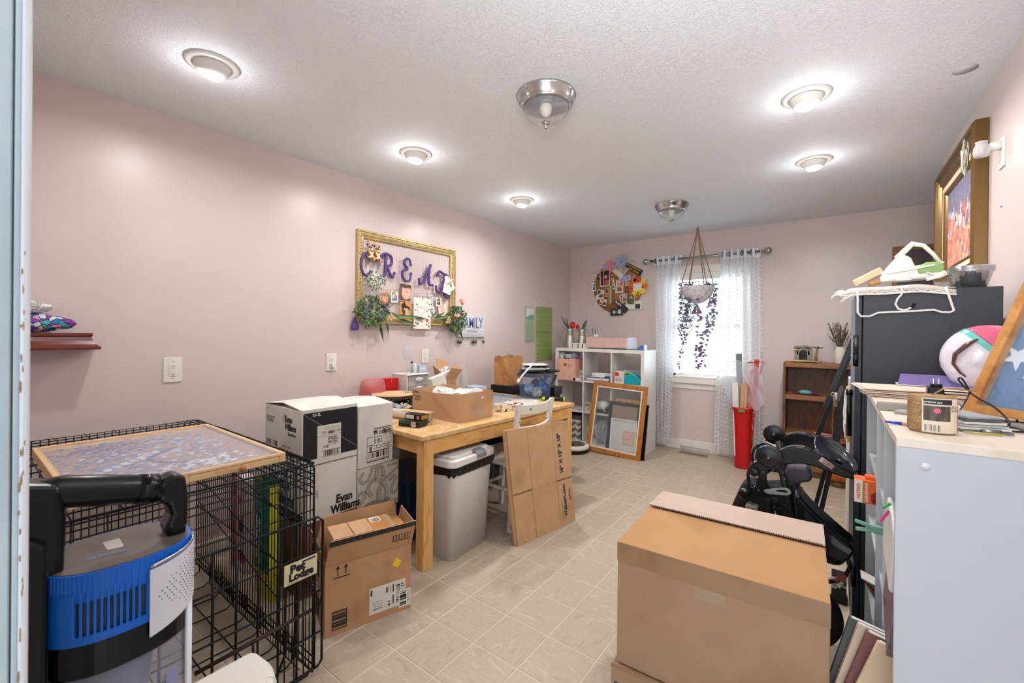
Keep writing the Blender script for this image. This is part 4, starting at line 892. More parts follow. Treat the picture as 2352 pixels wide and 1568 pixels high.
# octopus carton
t = thing('printed_carton','carton with black line art of octopus tentacles, beside the bourbon carton','cardboard box',(-2.26,1.49,.305))
OY0,OY1,OZ0,OZ1 = 1.358,1.632,.305,.563
M().box(-2.45,-2.064,OY0,OY1,OZ0,OZ1).build('carton',mat('cream_carton',(206,198,182),.6),t,w=1,bv=.002); M().box(-2.45,-2.064,OY0+.13,OY0+.15,OZ1,OZ1+.0015).build('tape',TAPE,t,w=1)
N = 210; a = canvas(N,int(N*.94),(206,200,186)); H_,W_ = a.shape[:2]; Yg,Xg = np.mgrid[0:H_,0:W_]; Xg = Xg/W_; Yg = Yg/H_
def tent(pts,r0,r1,suck=True):
    P_ = []; k = len(pts)
    for i in range(k-1):
        p0 = pts[max(i-1,0)]; p1 = pts[i]; p2 = pts[i+1]; p3 = pts[min(i+2,k-1)]
        for s2 in range(14):
            q = s2/14; P_.append(tuple(.5*((2*p1[d])+(-p0[d]+p2[d])*q+(2*p0[d]-5*p1[d]+4*p2[d]-p3[d])*q*q+(-p0[d]+3*p1[d]-3*p2[d]+p3[d])*q**3) for d in (0,1)))
    n = len(P_)
    for pas in (0,1,2):
        for i,(x,y) in enumerate(P_):
            r = r0+(r1-r0)*i/n
            if pas == 0: disc(a,x,y,r+.008,(30,28,28),(r+.008))
            if pas == 1: disc(a,x,y,r,(196,190,176),r); 
            if pas == 2:
                d = ((Xg-x+r*.45)/(r*.5))**2+((Yg-y-r*.3)/(r*.6))**2 < 1; a[d & (((Xg*W_).astype(int)+(Yg*H_).astype(int)) % 3 == 0)] = (80,76,72)
                if suck and i % 4 == 0: disc(a,x+r*.5,y,r*.32,(40,38,36),r*.32); disc(a,x+r*.5,y,r*.16,(210,204,190),r*.16)
tent([(.12,.10),(.05,.18),(.10,.30),(.22,.28),(.30,.15),(.32,.02)],.022,.03)
tent([(.30,.62),(.22,.48),(.30,.34),(.42,.25),(.44,.08),(.40,.0)],.04,.035)
tent([(.52,.9),(.50,.6),(.56,.4),(.60,.2),(.55,.05),(.46,.12),(.44,.35)],.055,.025)
tent([(.62,.9),(.70,.62),(.62,.45),(.56,.30)],.05,.04,False)
tent([(.55,.38),(.70,.32),(.82,.25),(1.0,.15)],.028,.022)
tent([(.78,.40),(.88,.34),(.90,.46),(.82,.58),(.84,.72),(.94,.70),(1.0,.58)],.030,.026)
tent([(.0,.55),(.10,.5),(.16,.6),(.08,.72),(.02,.85)],.035,.03)
disc(a,.35,1.0,.38,(90,86,82),.24); 
m_ = (((Xg-.35)/.38)**2+((Yg-1.0)/.24)**2 < 1) & (((Xg*W_).astype(int)*2+(Yg*H_).astype(int)) % 3 == 0); a[m_] = (200,194,180)
disc(a,.70,.86,.075,(30,28,28),.075); disc(a,.70,.86,.058,(206,200,186),.058); disc(a,.70,.86,.034,(30,28,28),.034); disc(a,.70,.86,.014,(206,200,186),.014)
m_ = (Yg > .88) & (Xg > .78) & ((((Xg*W_).astype(int)+(Yg*H_).astype(int)) % 2) == 0); a[m_] = (40,38,36)
pic(a,OY1-OY0-.002,OZ1-OZ0-.004,(-2.0632,OY0+.001,OZ0+.002),(0,1,0),(0,0,1),t,1,'octopus_print')
text('PLATE 94',.017,(-2.0622,OY0+.195,OZ1-.026),(0,1,0),(0,0,1),INK,t,1,off=.0003)
# -- open shipping box (rotated)
am = thing('shipping_box','open brown shipping box with black tape edge on the floor before the white cartons','cardboard box',(-1.731,.987,0),math.atan2(.123,-.364)-PI)
# local frame: x runs to the left-back (short side is -x), y along the long side
am.rotation_euler = (0,0,math.radians(-18.6)); S_,Lg,Hh = .215,.384,.312
BC = mat('shipping_cardboard',(182,140,102),.8,var=[(190,148,110),(174,132,94)],vs=6,bump=.05,bs=200,bdist=.002)
th = .005
M().box(-S_,0,0,Lg,0,.006).build('bottom',BC,am)
M().box(-th,0,0,Lg,.006,Hh).build('wall',BC,am); M().box(-S_,-S_+th,0,Lg,.006,Hh).build('wall',BC,am)
M().box(-S_+th,-th,0,th,.006,Hh).build('wall',BC,am); M().box(-S_+th,-th,Lg-th,Lg,.006,Hh).build('wall',BC,am)
def flap(pts,tk,name='flap',label=None):
    p = [Vector(q) for q in pts]; n_ = (p[1]-p[0]).cross(p[3]-p[0]).normalized()*tk
    o = M().add(p+[q+n_ for q in p],[(0,1,2,3),(4,7,6,5),(0,4,5,1),(1,5,6,2),(2,6,7,3),(3,7,4,0)]).build(name,BC,am); return o
flap([(0,0,Hh),(0,Lg,Hh),(.030,Lg+.012,Hh+.115),(.026,.012,Hh+.112)],.004)
flap([(-S_,0,Hh),(-S_,Lg,Hh),(-S_-.012,Lg-.01,Hh+.13),(-S_-.012,.03,Hh+.12)],.004)
flap([(0,0,Hh),(-S_,0,Hh),(-S_+.02,-.035,Hh+.105),(-.03,-.030,Hh+.11)],.004)
flap([(0,Lg,Hh),(-S_,Lg,Hh),(-S_+.02,Lg+.02,Hh+.11),(-.02,Lg+.02,Hh+.09)],.004)
M().add([(.0232,.010,Hh+.088),(.0242,Lg+.010,Hh+.091),(.0308,Lg+.012,Hh+.1155),(.0268,.012,Hh+.1125),],[(0,1,2,3)]).xf(Matrix.Translation((.0052,0,0))).build('black_tape_edge',mat('black_tape',(32,36,38),.4),am)
INB = mat('box_print',(44,36,32),.7)
mm = M()
for k in (0,1):
    y = .052+k*.034; mm.prism([(y-.002,Hh-.055),(y+.002,Hh-.055),(y+.002,Hh-.028),(y+.009,Hh-.028),(y,Hh-.012),(y-.009,Hh-.028),(y-.002,Hh-.028)],.0002,.0010,'yz')
mm.box(.0002,.0010,.034,.104,Hh-.066,Hh-.062); o = mm.build('up_arrows',INB,am); o['kind'] = 'stuff'
def pbars(y0,y1,z0,z1,n,vert,fr_=True,x=.0004,name='printed_bars'):
    a = canvas(48 if vert else 24,24 if vert else 48,(172,130,92)); 
    rect(a,0,0,1,.05,(44,36,32)); rect(a,0,.95,1,1,(44,36,32)); rect(a,0,0,.05,1,(44,36,32)); rect(a,.95,0,1,1,(44,36,32))
    for k in range(n):
        q = .08+.86*k/n
        if vert: rect(a,q,.05,q+.35/n*(1+k % 3),.95,(44,36,32))
        else: rect(a,.05,q,.95,q+.35/n*(1+k % 3),(44,36,32))
    pic(a,y1-y0,z1-z0,(x,y0,z0),(0,1,0),(0,0,1),am,0,name)
pbars(.028,.092,.022,.105,7,False)
a = canvas(48,20,(172,130,92)); [rect(a,.02+.16*k,0,.02+.16*k+.05,1,(44,36,32)) for k in range(7)]; rect(a,0,0,1,.08,(44,36,32)); rect(a,0,.92,1,1,(44,36,32))
pic(a,.085,.036,(.0128,.288,Hh+.030),(0,1,0),(.25,0,1),am,0,'printed_bars')
a = canvas(60,44,(220,216,208)); rect(a,.04,.08,.09,.3,(50,50,60)); lines(a,.1,.55,.35,.9,4,(120,118,114),3); bars(a,.5,.55,.58,.9,(40,40,40),5,.5,False); rect(a,.64,.1,.68,.4,(30,30,30)); rect(a,.64,.5,.68,.85,(30,30,30)); bars(a,.74,.12,.86,.9,(60,60,60),6,.5,False); lines(a,.88,.15,.97,.9,8,(90,90,90),7); bars(a,.45,.15,.6,.35,(90,90,90),9,.5)
pic(a,.170,.120,(.0006,.188,.032),(0,1,0),(0,0,1),am,0,'shipping_label')
a = canvas(30,36,(222,218,210)); bars(a,.12,.1,.65,.9,(40,40,40),21,.6,False); lines(a,.75,.1,.9,.9,6,(60,60,60),4)
pic(a,.058,.082,(.0010,.325,.018),(0,1,0),(0,0,1),am,0,'barcode_label')
M().add([(.0008,.292,.228),(.0008,.318,.212),(.0008,.338,.238),(.0008,.312,.262)],[(0,1,2,3)]).build('yellow_sticker',mat('yellow_sticker',(232,200,40),.5),am)
# arched smile printed on the short side
mm = M(); mm.tube([(-.045-.10*u,-.0006,.19-.13*math.sin(u*1.4)) for u in [k/10 for k in range(11)]][::-1],[.0022+.004*math.sin(PI*k/10)*(k/10) for k in range(11)],5,flat=.15); mm.build('printed_smile',INB,am)
M().box(-.19,-.12,-.0008,0,.02,.11).box(-.17,-.13,-.0008,0,.20,.27).build('printed_blocks',INB,am)['kind'] = 'stuff'
t = thing('parcel','small brown parcel with blue-black store print inside the open shipping box, on its left','cardboard box',(-1.803,1.117,.27),math.radians(-18.6))
M().box(-.065,.085,-.06,.115,.0,.135).build('parcel_body',CARD,t,bv=.0015); text('Walmart.com',.026,(.0856,-.035,.085),(0,1,0),(0,0,1),INKN,t,off=.0010); M().box(-.065,.085,.025,.030,.1352,.1358).build('seam',DKCARD,t)
t = thing('parcel','taped brown parcel with a shipping sticker inside the open shipping box, on its right','cardboard box',(-1.744,1.292,.255),math.radians(-18.6))
M().box(-.095,.085,-.06,.085,0,.135).build('parcel_body',mat('taped_cardboard',(186,130,74),.45),t,bv=.002)
a = canvas(30,24,(220,214,204)); bars(a,.3,.2,.9,.9,(40,40,40),3,.6,False); pic(a,.06,.05,(-.09,-.05,.1358),(1,0,0),(0,1,0),t,0,'sticker')
a = canvas(30,14,(176,126,76)); bars(a,0,0,1,1,(50,40,34),4,.5); pic(a,.075,.034,(-.085,.048,.1358),(1,0,0),(0,1,0),t,0,'barcode')
M().box(-.095,.085,.018,.040,.1352,.1360).build('tape',TAPE,t)
# -- UPRIGHT VACUUM (very near the camera)
va = thing('upright_vacuum','black and blue upright vacuum cleaner with white speckled badge, nearest the camera','vacuum cleaner',(-.875,.165,0))
VB = mat('vacuum_black',(8,10,14),.25,spec=.4); VBL = mat('vacuum_blue',(0,96,200),.35)
VW = mat('vacuum_white',(206,206,216),.35)
def stad(rx,ry,n=48,cx_=-.875,cy_=.165,p=2.4):
    return [(cx_+rx*math.copysign(abs(math.cos(q))**(2/p),math.cos(q)),cy_+ry*math.copysign(abs(math.sin(q))**(2/p),math.sin(q))) for q in [2*PI*k/n for k in range(n)]]
# floor head, wheels and neck
M().prism([(-.99,.02),(-.76,.02),(-.74,.06),(-.78,.10),(-.96,.11),(-1.0,.08)],.075,.30).build('floor_head',VB,va,w=1,bv=.012)
M().tube([(-.86,.07,.05),(-.86,.27,.05)],.05,16).build('wheel',VB,va,w=1)
M().box(-.93,-.82,.12,.21,.08,.42).build('neck',VB,va,w=1,bv=.02)
# dust cup (clear) with its inner cone, lid band, motor housing
M().prism(stad(.070,.082),.42,.45,'xy').build('cup_base',VB,va,w=1)
M().prism(stad(.070,.082),.45,.842,'xy',sm=False).build('dust_cup',clear('smoky_clear',(196,200,220),.80,.06),va,w=1)
M().lathe([(.03,.45),(.036,.7),(.05,.82),(.0,.825)],20,(-.885,.16,0)).build('cyclone_cone',mat('grey_cyclone',(130,130,150),.4),va,w=1)
M().box(-.806,-.801,.205,.219,.45,.80).box(-.83,-.82,.09,.12,.45,.82).build('cup_ribs',clear('lilac_rib',(150,156,200),.45),va,w=1)['kind'] = 'stuff'
M().prism(stad(.073,.085),.842,.893,'xy').build('cup_lid',VB,va,w=1,bv=.004)
M().prism(stad(.066,.078),.890,.975,'xy').build('filter_drum',mat('grey_filter',(84,92,98),.7),va,w=1)
o2 = stad(.0745,.0865,96); i2 = stad(.070,.082,96)
M().ring(o2,i2,.958,.986,'xy').ring(o2,i2,.890,.902,'xy').build('blue_shell',VBL,va,w=1)
ribs = stad(.0750,.0870,96)
mm = M()
for k in range(96):
    x,y = ribs[k]; x2,y2 = ribs[(k+1) % 96]
    if x < -.885: continue
    if y < .104 or y > .178: mm.prism([(x,y),(x2,y2),i2[(k+1) % 96],i2[k]],.90,.96,'xy')
mm.build('blue_shell_side',VBL,va,w=1)['kind'] = 'stuff'
for k in range(11):
    y = .107+k*.0066; th_ = math.asin(min(1,abs((y-.165)/.0865))**1.2); x = -.875+.0745*abs(math.cos(th_))**.83
    M().box(-.875+.071*abs(math.cos(th_))**.83-.001,x+.0005,y-.0014,y+.0014,.90,.962).build('vent_bar',VBL,va,w=1)
M().prism(stad(.0735,.0855,64),.948,.960,'xy').build('shell_band',VBL,va,w=1)
mm = M()
for k in range(96):
    x,y = o2[k]
    if x > -.87: mm.box(x-.001,x+.0007,y-.0007,y+.0007,.962,.985)
o = mm.build('grip_ribs',VBL,va,w=1); o['kind'] = 'stuff'
M().prism(stad(.071,.083),.984,.987,'xy').build('top_window',mat('smoked_top',(88,80,76),.35,var=[(96,88,82),(70,64,60)],vs=18),va,w=1)
mm = M(); mm.prism([(-.905,.15),(-.87,.15),(-.865,.168),(-.905,.17)],.987,.9876,'xy').build('white_print',mat('top_print_white',(196,190,190),.5),va,w=1)
text('|||| lift away',.010,(-.855,.125,.9876),(.25,1,0),(-1,.25,0),mat('top_print_blue',(120,150,200),.5),va,1)
# white badge, curved round the far side
bd = [p for p in stad(.0775,.0895,160) if p[1] > .1835 and p[0] > -.872]
mm = M()
for z0,z1,k0 in ((.868,.966,0),):
    n = len(bd)
    for k in range(n-1):
        (xa,ya),(xb,yb) = bd[k],bd[k+1]; zt = .966+(k/n)*.012; zb = .868+(k/n)*.028
        mm.add([(xa,ya,zb),(xb,yb,zb+.0003),(xb,yb,zt+.0002),(xa,ya,zt)],[(0,1,2,3)])
mm.build('badge',VW,va,w=1,solid=.003)
mm = M()
for i in range(15):
    for j in range(12):
        u = (i+.5*(j % 2))/15; v = j/12
        if abs(u-.5)*1.1+abs(v-.5) > .62: continue
        q = bd[min(len(bd)-1,int((.10+.88*u)*len(bd)))]; z = .885+.075*v+.02*u
        s_ = .0016*(1-.5*abs(v-.5)*2)
        mm.tube([(q[0]-.001,q[1],z),(q[0]+.0026,q[1]+.0012*(u),z)],s_*.7,6)
o = mm.build('badge_dots',mat('badge_dot_grey',(120,118,134),.5),va,w=1); o['kind'] = 'stuff'
mm = M(); mm.sheet(lambda u,v: (bd[int(u*(len(bd)-1))][0]+.0005,bd[int(u*(len(bd)-1))][1]+.0005,.968+.012*u+.005*v),10,1); mm.build('chrome_strip',CHROME,va,w=1,solid=.001)
mm = M(); e = [p for p in stad(.075,.087,160) if p[1] > .236 and p[0] > -.868]
mm.sheet(lambda u,v: (e[int(u*(len(e)-1))][0],e[int(u*(len(e)-1))][1],.44+.45*v),8,1).build('white_side_strip',VW,va,w=1,solid=.004)
# spine, handle and grip
M().prism([(.050,.44),(.098,.44),(.100,.90),(.104,1.06),(.098,1.105),(.055,1.118),(.044,1.05)],-.895,-.840,'yz').build('spine',VB,va,w=1,bv=.010,seg=3)
M().prism([(.030,.78),(.070,.78),(.085,.84),(.086,1.03),(.070,1.045),(.030,1.045)],-.842,-.826,'yz').build('wand_clip',VB,va,w=1,bv=.006)
M().tube([(-.868,.062,1.090),(-.868,.10,1.090),(-.868,.15,1.078),(-.868,.20,1.066),(-.868,.222,1.058)],[.020,.0225,.0225,.021,.020],20).build('handle',VB,va,w=1)
M().tube([(-.868,.183,1.0700),(-.868,.206,1.0645)],.0228,20).build('handle_collar',VB,va,w=1)
M().prism([(.208,1.078),(.228,1.086),(.242,1.078),(.246,1.04),(.245,1.0),(.236,.984),(.222,.982),(.214,1.00),(.222,1.02),(.218,1.038),(.205,1.046)],-.888,-.848,'yz').build('grip_block',VB,va,w=1,bv=.007,seg=3)
M().prism([(.216,1.0),(.244,1.0),(.240,.968),(.222,.968)],-.882,-.85,'yz').build('grip_post',VB,va,w=1,bv=.004)
M().box(-.850,-.8445,.190,.196,1.082,1.091).build('button',VB,va,w=1,bv=.001)
# -- WHITE LIDDED BIN (foreground)
t = thing('lidded_bin','white plastic bin with a domed lid in the foreground beside the vacuum','bin',(-1.03,.36,0))
def dlid(s_,n=30):
    x0,x1,y0,y1 = -1.135,-.905,.275,.475; cx_ = (x0+x1)/2
    pts = [(x0,y0)]
    r = .02
    pts += [(x0+r-r*math.cos(q),y1-.03+r*math.sin(q)) for q in [PI/2*k/5 for k in range(6)]]
    pts += [(x1-.16+.16*math.sin(q),y1-.185+.18*math.cos(q)) for q in [PI/2*k/12 for k in range(13)]]
    pts += [(x1,y0)]
    mx = (cx_,(y0+y1)/2); return [(mx[0]+(p[0]-mx[0])*s_,mx[1]+(p[1]-mx[1])*s_) for p in pts]
LIDW = mat('ivory_plastic',(214,211,202),.42)
M().prism(dlid(.93),.002,.50,'xy').build('bin_body',LIDW,t,w=1,bv=.006)
M().prism(dlid(1.0),.50,.535,'xy').build('lid',LIDW,t,w=1,bv=.009,seg=3)
M().prism(dlid(.78),.532,.541,'xy').build('lid_dome',LIDW,t,w=1,bv=.006,seg=3)
M().ring([(-1.00+.018*math.cos(q),.445+.009*math.sin(q)) for q in [2*PI*k/16 for k in range(16)]],[(-1.00+.016*math.cos(q),.445+.0075*math.sin(q)) for q in [2*PI*k/16 for k in range(16)]],.535,.5356,'xy').build('embossed_mark',mat('emboss_shade',(196,192,186),.5),t,w=1)
# -- CRAFT TABLE
TA = -math.radians(3.1)
tb = thing('craft_table','long pine craft table with worn yellowed top and square legs','table',(-1.78,1.565,0),TA)
WOOD = mat('yellow_pine',(214,160,92),.38,var=[(222,172,104),(200,142,76)],vs=6,vstr=(6,.8,6),det=5,dist=.6)
TOPM = mat('worn_pine_top',(214,176,122),.45,var=[(206,162,104),(224,192,146),(196,150,92)],vs=5,vstr=(1.5,1,1),det=6,dist=1)
TW_,TL = .98,1.555
tp = M().box(-TW_,0,0,TL,.722,.750).build('tabletop',TOPM,tb,bv=.006,seg=3)
LG = mat('pine_leg',(216,164,96),.38,var=[(224,176,110),(202,146,80)],vs=6,vstr=(6,6,.8),det=5,dist=.6)
for x,y in ((-.078,.022),(-.078,TL-.092),(-TW_+.01,.022),(-TW_+.01,TL-.092)): M().box(x,x+.068,y,y+.068,0,.722).build('leg',LG,tb,bv=.003)
for a_ in ((-.030,-.012,.09,TL-.09),(-TW_+.012,-TW_+.03,.09,TL-.09)): M().box(*a_,.635,.722).build('apron',WOOD,tb,bv=.002)
for a_ in ((-TW_+.07,-.078,.034,.052),(-TW_+.07,-.078,TL-.052,TL-.034)): M().box(*a_,.635,.722).build('apron',mat('pine_apron_end',(214,160,92),.38,var=[(222,172,104),(200,142,76)],vs=6,vstr=(.8,6,6),det=5),tb,bv=.002)
def tl(x,y,z=.75):      # table local -> world
    c,s_ = math.cos(TA),math.sin(TA); return (-1.78+c*x-s_*y,1.565+s_*x+c*y,z)
# cardboard tray-like box on the table
t = thing('open_carton','open brown cardboard box filled with crumpled white paper on the craft table','cardboard box',(-1.878,1.933,.7505),math.radians(-3.5))
bw,bl_,bh = .46,.325,.178
for a_ in ((-bw,0,0,bl_,0,.005),): M().box(*a_).build('bottom',CARD,t)
M().box(-.004,0,0,bl_,.005,bh).build('wall',CARD,t); M().box(-bw,-bw+.004,0,bl_,.005,bh).build('wall',CARD,t)
M().add([(-bw,0,.005),(0,0,.005),(.002,0,bh),(-.23,-.012,bh-.008),(-bw,0,bh),(-bw,.004,.005),(0,.004,.005),(.002,.004,bh),(-.23,-.008,bh-.008),(-bw,.004,bh)],[(0,1,2,3,4),(9,8,7,6,5),(2,7,8,3),(3,8,9,4)]).build('wall',CARD,t)
M().add([(-bw,bl_,.005),(0,bl_,.005),(.002,bl_,bh),(-.23,bl_+.012,bh-.012),(-bw,bl_,bh),(-bw,bl_-.004,.005),(0,bl_-.004,.005),(.002,bl_-.004,bh),(-.23,bl_+.008,bh-.012),(-bw,bl_-.004,bh)],[(4,3,2,1,0),(5,6,7,8,9),(2,7,8,3),(3,8,9,4)]).build('wall',CARD,t)
M().add([(.0008,.14,.012),(.0008,.25,.012),(.0008,.245,.10),(.0008,.225,.085),(.0008,.20,.145),(.0008,.175,.095),(.0008,.14,.10)],[(0,1,2,3,4,5,6)]).build('packing_tape_strip',clear('shiny_tape',(220,205,180),.75,.08),t)
mm = M(); mm.ring([(-.405+.050*math.cos(q),.148+.022*math.sin(q)) for q in [2*PI*k/24 for k in range(24)]],[(-.405+.046*math.cos(q),.148+.018*math.sin(q)) for q in [2*PI*k/24 for k in range(24)]],-.0008,-.0002); mm.box(-.43,-.32,-.0008,-.0002,.153,.160); mm.build('oval_mark',INB,t)['kind'] = 'stuff'
text('PLEASE RECYCLE THIS CARTON\nPLIE POUR RECYCLAGE',.012,(-.43,-.0005,.112),(1,0,0),(0,0,1),INB,t)
PAPER = mat('crumpled_paper',(228,226,222),.7)
def crumple(name,c,r,seed,mt,parent=None,w=0,n=16,amp=.35):
    rs = random.Random(seed); mm = M(); vs = []
    for i in range(9):
        for j in range(n):
            a_ = 2*PI*j/n; t_ = PI*i/8; k = 1+rs.uniform(-amp,amp)
            vs.append((c[0]+r[0]*k*math.sin(t_)*math.cos(a_),c[1]+r[1]*k*math.sin(t_)*math.sin(a_),c[2]-r[2]*k*math.cos(t_)))
    fs = [(i*n+j,i*n+(j+1) % n,(i+1)*n+(j+1) % n,(i+1)*n+j) for i in range(8) for j in range(n)]
    return mm.add(vs,fs,0,False).build(name,mt,parent,w=w)
for k,(x,y,r_,z) in enumerate([(-.30,.16,.09,.135),(-.14,.10,.08,.135),(-.08,.22,.075,.14),(-.20,.24,.07,.13),(-.38,.18,.06,.13)]): crumple('paper_wad',(x,y,z),(r_,r_*.8,.045),40+k,PAPER,t,amp=.28)
# wood slice with bark
t = thing('wood_slice','round wooden slice with bark edge lying near the table back corner','wood slice',(-2.575,1.99,.805))
n = 40; rs = random.Random(6); rr = [1+rs.uniform(-.03,.03) for _ in range(n)]
op = [(-2.575+.165*rr[k]*math.cos(2*PI*k/n),1.99+.165*rr[k]*math.sin(2*PI*k/n)) for k in range(n)]; ip = [(-2.575+.158*rr[k]*math.cos(2*PI*k/n),1.99+.158*rr[k]*math.sin(2*PI*k/n)) for k in range(n)]
M().prism(ip,.842,.866,'xy').build('wood_face',mat('sliced_wood',(206,172,130),.6,var=[(216,186,148),(190,152,108)],vs=8),t,w=1)
M().ring(op,ip,.840,.864,'xy').build('bark',mat('bark_edge',(70,48,34),.9,var=[(96,66,44),(44,30,22)],vs=40),t,w=1)
t = thing('black_tray','low black tray under the wooden slice on the craft table','tray',(-2.56,2.03,.751))
M().box(-2.70,-2.44,1.90,2.14,.751,.838).build('tray_body',BLACKP,t,w=1,bv=.004)
MOSS = [mat('moss_green',(110,134,62),.8),mat('moss_dark',(72,96,42),.8),mat('moss_light',(146,164,92),.8)]
t = thing('moss_clump','clump of green artificial moss between the wood slice and the open carton','moss',(-2.42,2.02,.751)); mm = M(); rs = random.Random(31)
for k in range(420):
    c = (-2.42+rs.gauss(0,.045),2.03+rs.gauss(0,.045),.752+abs(rs.gauss(0,.035))+.01); leaf(mm,c,(rs.uniform(-1,1),rs.uniform(-1,1),rs.uniform(0,1)),rs.uniform(.015,.035),.008,rs.choice([0,1,2]))
mm.build('moss_tufts',MOSS,t,w=1)['kind'] = 'stuff'
t = thing('crumpled_wrap','grey and cream crumpled wrap beside the moss clump','paper',(-2.40,1.86,.751)); crumple('grey_piece',(-2.43,1.87,.790),(.07,.06,.03),3,mat('blue_grey_wrap',(150,156,168),.5),t,1,amp=.5); crumple('cream_piece',(-2.37,1.90,.785),(.055,.05,.035),4,mat('cream_wrap',(206,198,176),.6),t,1,amp=.5)
t = thing('paper_roll','roll of white gridded paper lying across the near end of the table','paper roll',(-2.22,1.80,.785))
p0,p1 = Vector((-2.40,1.79,.782)),Vector((-2.035,1.845,.782))
M().tube([p0,p0.lerp(p1,.5),p1],.031,24).build('roll_body',mat('gridded_paper',(214,204,188),.6),t,w=1)
mm = M(); d_ = (p1-p0).normalized(); sd = Vector((-d_.y,d_.x,0))
mm.sheet(lambda u,v: tuple(p0.lerp(p1,.55+.47*v)+sd*((.012+.026*u)*math.cos(9*u))+Vector((0,0,(.012+.026*u)*math.sin(9*u)))),30,2); mm.build('loose_end',mat('gridded_paper',(0,0,0)),t,w=1)
mm = M()
for k in range(12): q = p0.lerp(p1,(k+.5)/12); mm.tube([tuple(q+sd*.0315*math.cos(a_)+Vector((0,0,.0315*math.sin(a_)))) for a_ in [PI*k2/8 for k2 in range(9)]],.0004,3)
o = mm.build('grid_lines',GREYI,t,w=1); o['kind'] = 'stuff'
def prod(name,label,c,sz,rz,body,pics=(),z=.7505):
    t = thing(name,label,'small box',(c[0],c[1],z),rz); M().box(-sz[0]/2,sz[0]/2,-sz[1]/2,sz[1]/2,0,sz[2]).build('box_body',body,t,bv=.0012)
    return t
t = prod('product_box','black and dark green product box with barcode at the near edge of the table',(-2.035,1.715),(.150,.085,.036),math.radians(12),mat('black_green_carton',(20,34,30),.35))
a = canvas(22,14,(214,210,204)); bars(a,.1,.15,.9,.75,(30,30,30),6,.5); pic(a,.034,.028,(.018,-.0431,.004),(1,0,0),(0,0,1),t,0,'barcode')
text('STAPLE GUN TACKS',.010,(-.068,-.0431,.022),(1,0,0),(0,0,1),GREYI,t); M().box(-.07,-.03,-.0432,-.0426,.028,.033).build('green_flash',mat('green_flash',(20,130,90),.4),t)
t = prod('product_box','black product box with white label resting on the dark green one',(-2.035,1.745),(.125,.07,.034),math.radians(6),BLACKP,z=.787)
M().box(-.055,.008,-.0358,-.0352,.005,.028).build('white_label',PLAST,t); M().box(.0628,.0634,-.03,.03,.004,.030).build('gold_label',mat('gold_label',(170,130,50),.4),t); a = canvas(14,10,(200,60,50)); rect(a,.3,0,.7,1,(220,200,190)); pic(a,.024,.02,(.030,-.0358,.006),(1,0,0),(0,0,1),t,0,'red_label')
t = thing('flat_card','thin tan card lying on top of the small black product box','card',(-2.06,1.78,.822),.2); M().box(-.11,.09,-.03,.035,0,.003).build('card',mat('tan_card',(196,160,122),.7),t)
# red gift bag, red box, drawers
t = thing('gauze_gift_bag','translucent pink gauze bag with red contents, against the left wall','bag',(-2.74,1.93,.751))
M().box(-2.80,-2.70,1.86,2.00,.751,.90).build('red_contents',mat('red_fabric',(190,40,50),.7),t,w=1,bv=.02,seg=3)
M().lathe([(.10,.0),(.105,.08),(.10,.16),(.09,.20),(.06,.215)],16,(-2.75,1.93,.752),sx=.7).build('gauze',clear('pink_gauze',(214,130,130),.55,.5),t,w=1)
M().tube([(-2.72,1.98,.96),(-2.70,2.03,1.0),(-2.70,2.07,.98),(-2.70,2.06,.93)],.0012,5).build('drawstring',PLAST,t,w=1)
t = thing('red_box','upright glossy red box between the gauze bag and the plastic drawers','box',(-2.79,2.10,.751)); M().box(-2.83,-2.75,2.035,2.165,.751,.955).build('box_body',mat('glossy_red',(186,14,24),.3),t,w=1,bv=.002)
dr = thing('drawer_tower','small white three-drawer plastic unit with frosted fronts on the craft table','drawers',(-2.77,2.305,.751))
DX0,DX1,DY0_,DY1_ = -2.86,-2.68,2.195,2.415
M().box(DX0,DX1,DY0_,DY0_+.008,.751,.975).box(DX0,DX1,DY1_-.008,DY1_,.751,.975).box(DX0,DX0+.006,DY0_,DY1_,.751,.975).box(DX0,DX1,DY0_,DY1_,.751,.757).build('cabinet_shell',PLAST,dr,w=1)
M().box(DX0,DX1+.012,DY0_-.004,DY1_+.004,.972,.982).build('cabinet_top',PLAST,dr,w=1,bv=.003)
FR = clear('frosted_drawer',(226,230,236),.66,.35)
for k in range(3):
    z = .759+k*.071
    d_ = M().box(DX1-.10,DX1+.004,DY0_+.010,DY1_-.010,z,z+.066).build('drawer',FR,dr,w=1,bv=.004)
    M().ell((DX1+.010,(DY0_+DY1_)/2+.005,z+.036),(.006,.042,.016),16,8).build('drawer_handle',mat('pearly_handle',(206,212,220),.3),d_,w=1)
    M().box(DX0+.02,DX1-.02,DY0_+.02,DY1_-.05,z+.002,z+.022).build('contents',mat('drawer_contents',(196,176,150),.8),dr,w=1)
M().box(DX1-.004,DX1+.002,DY0_,DY1_,.826,.8295).box(DX1-.004,DX1+.002,DY0_,DY1_,.897,.9005).build('drawer_divider',PLAST,dr,w=1)['kind'] = 'stuff'
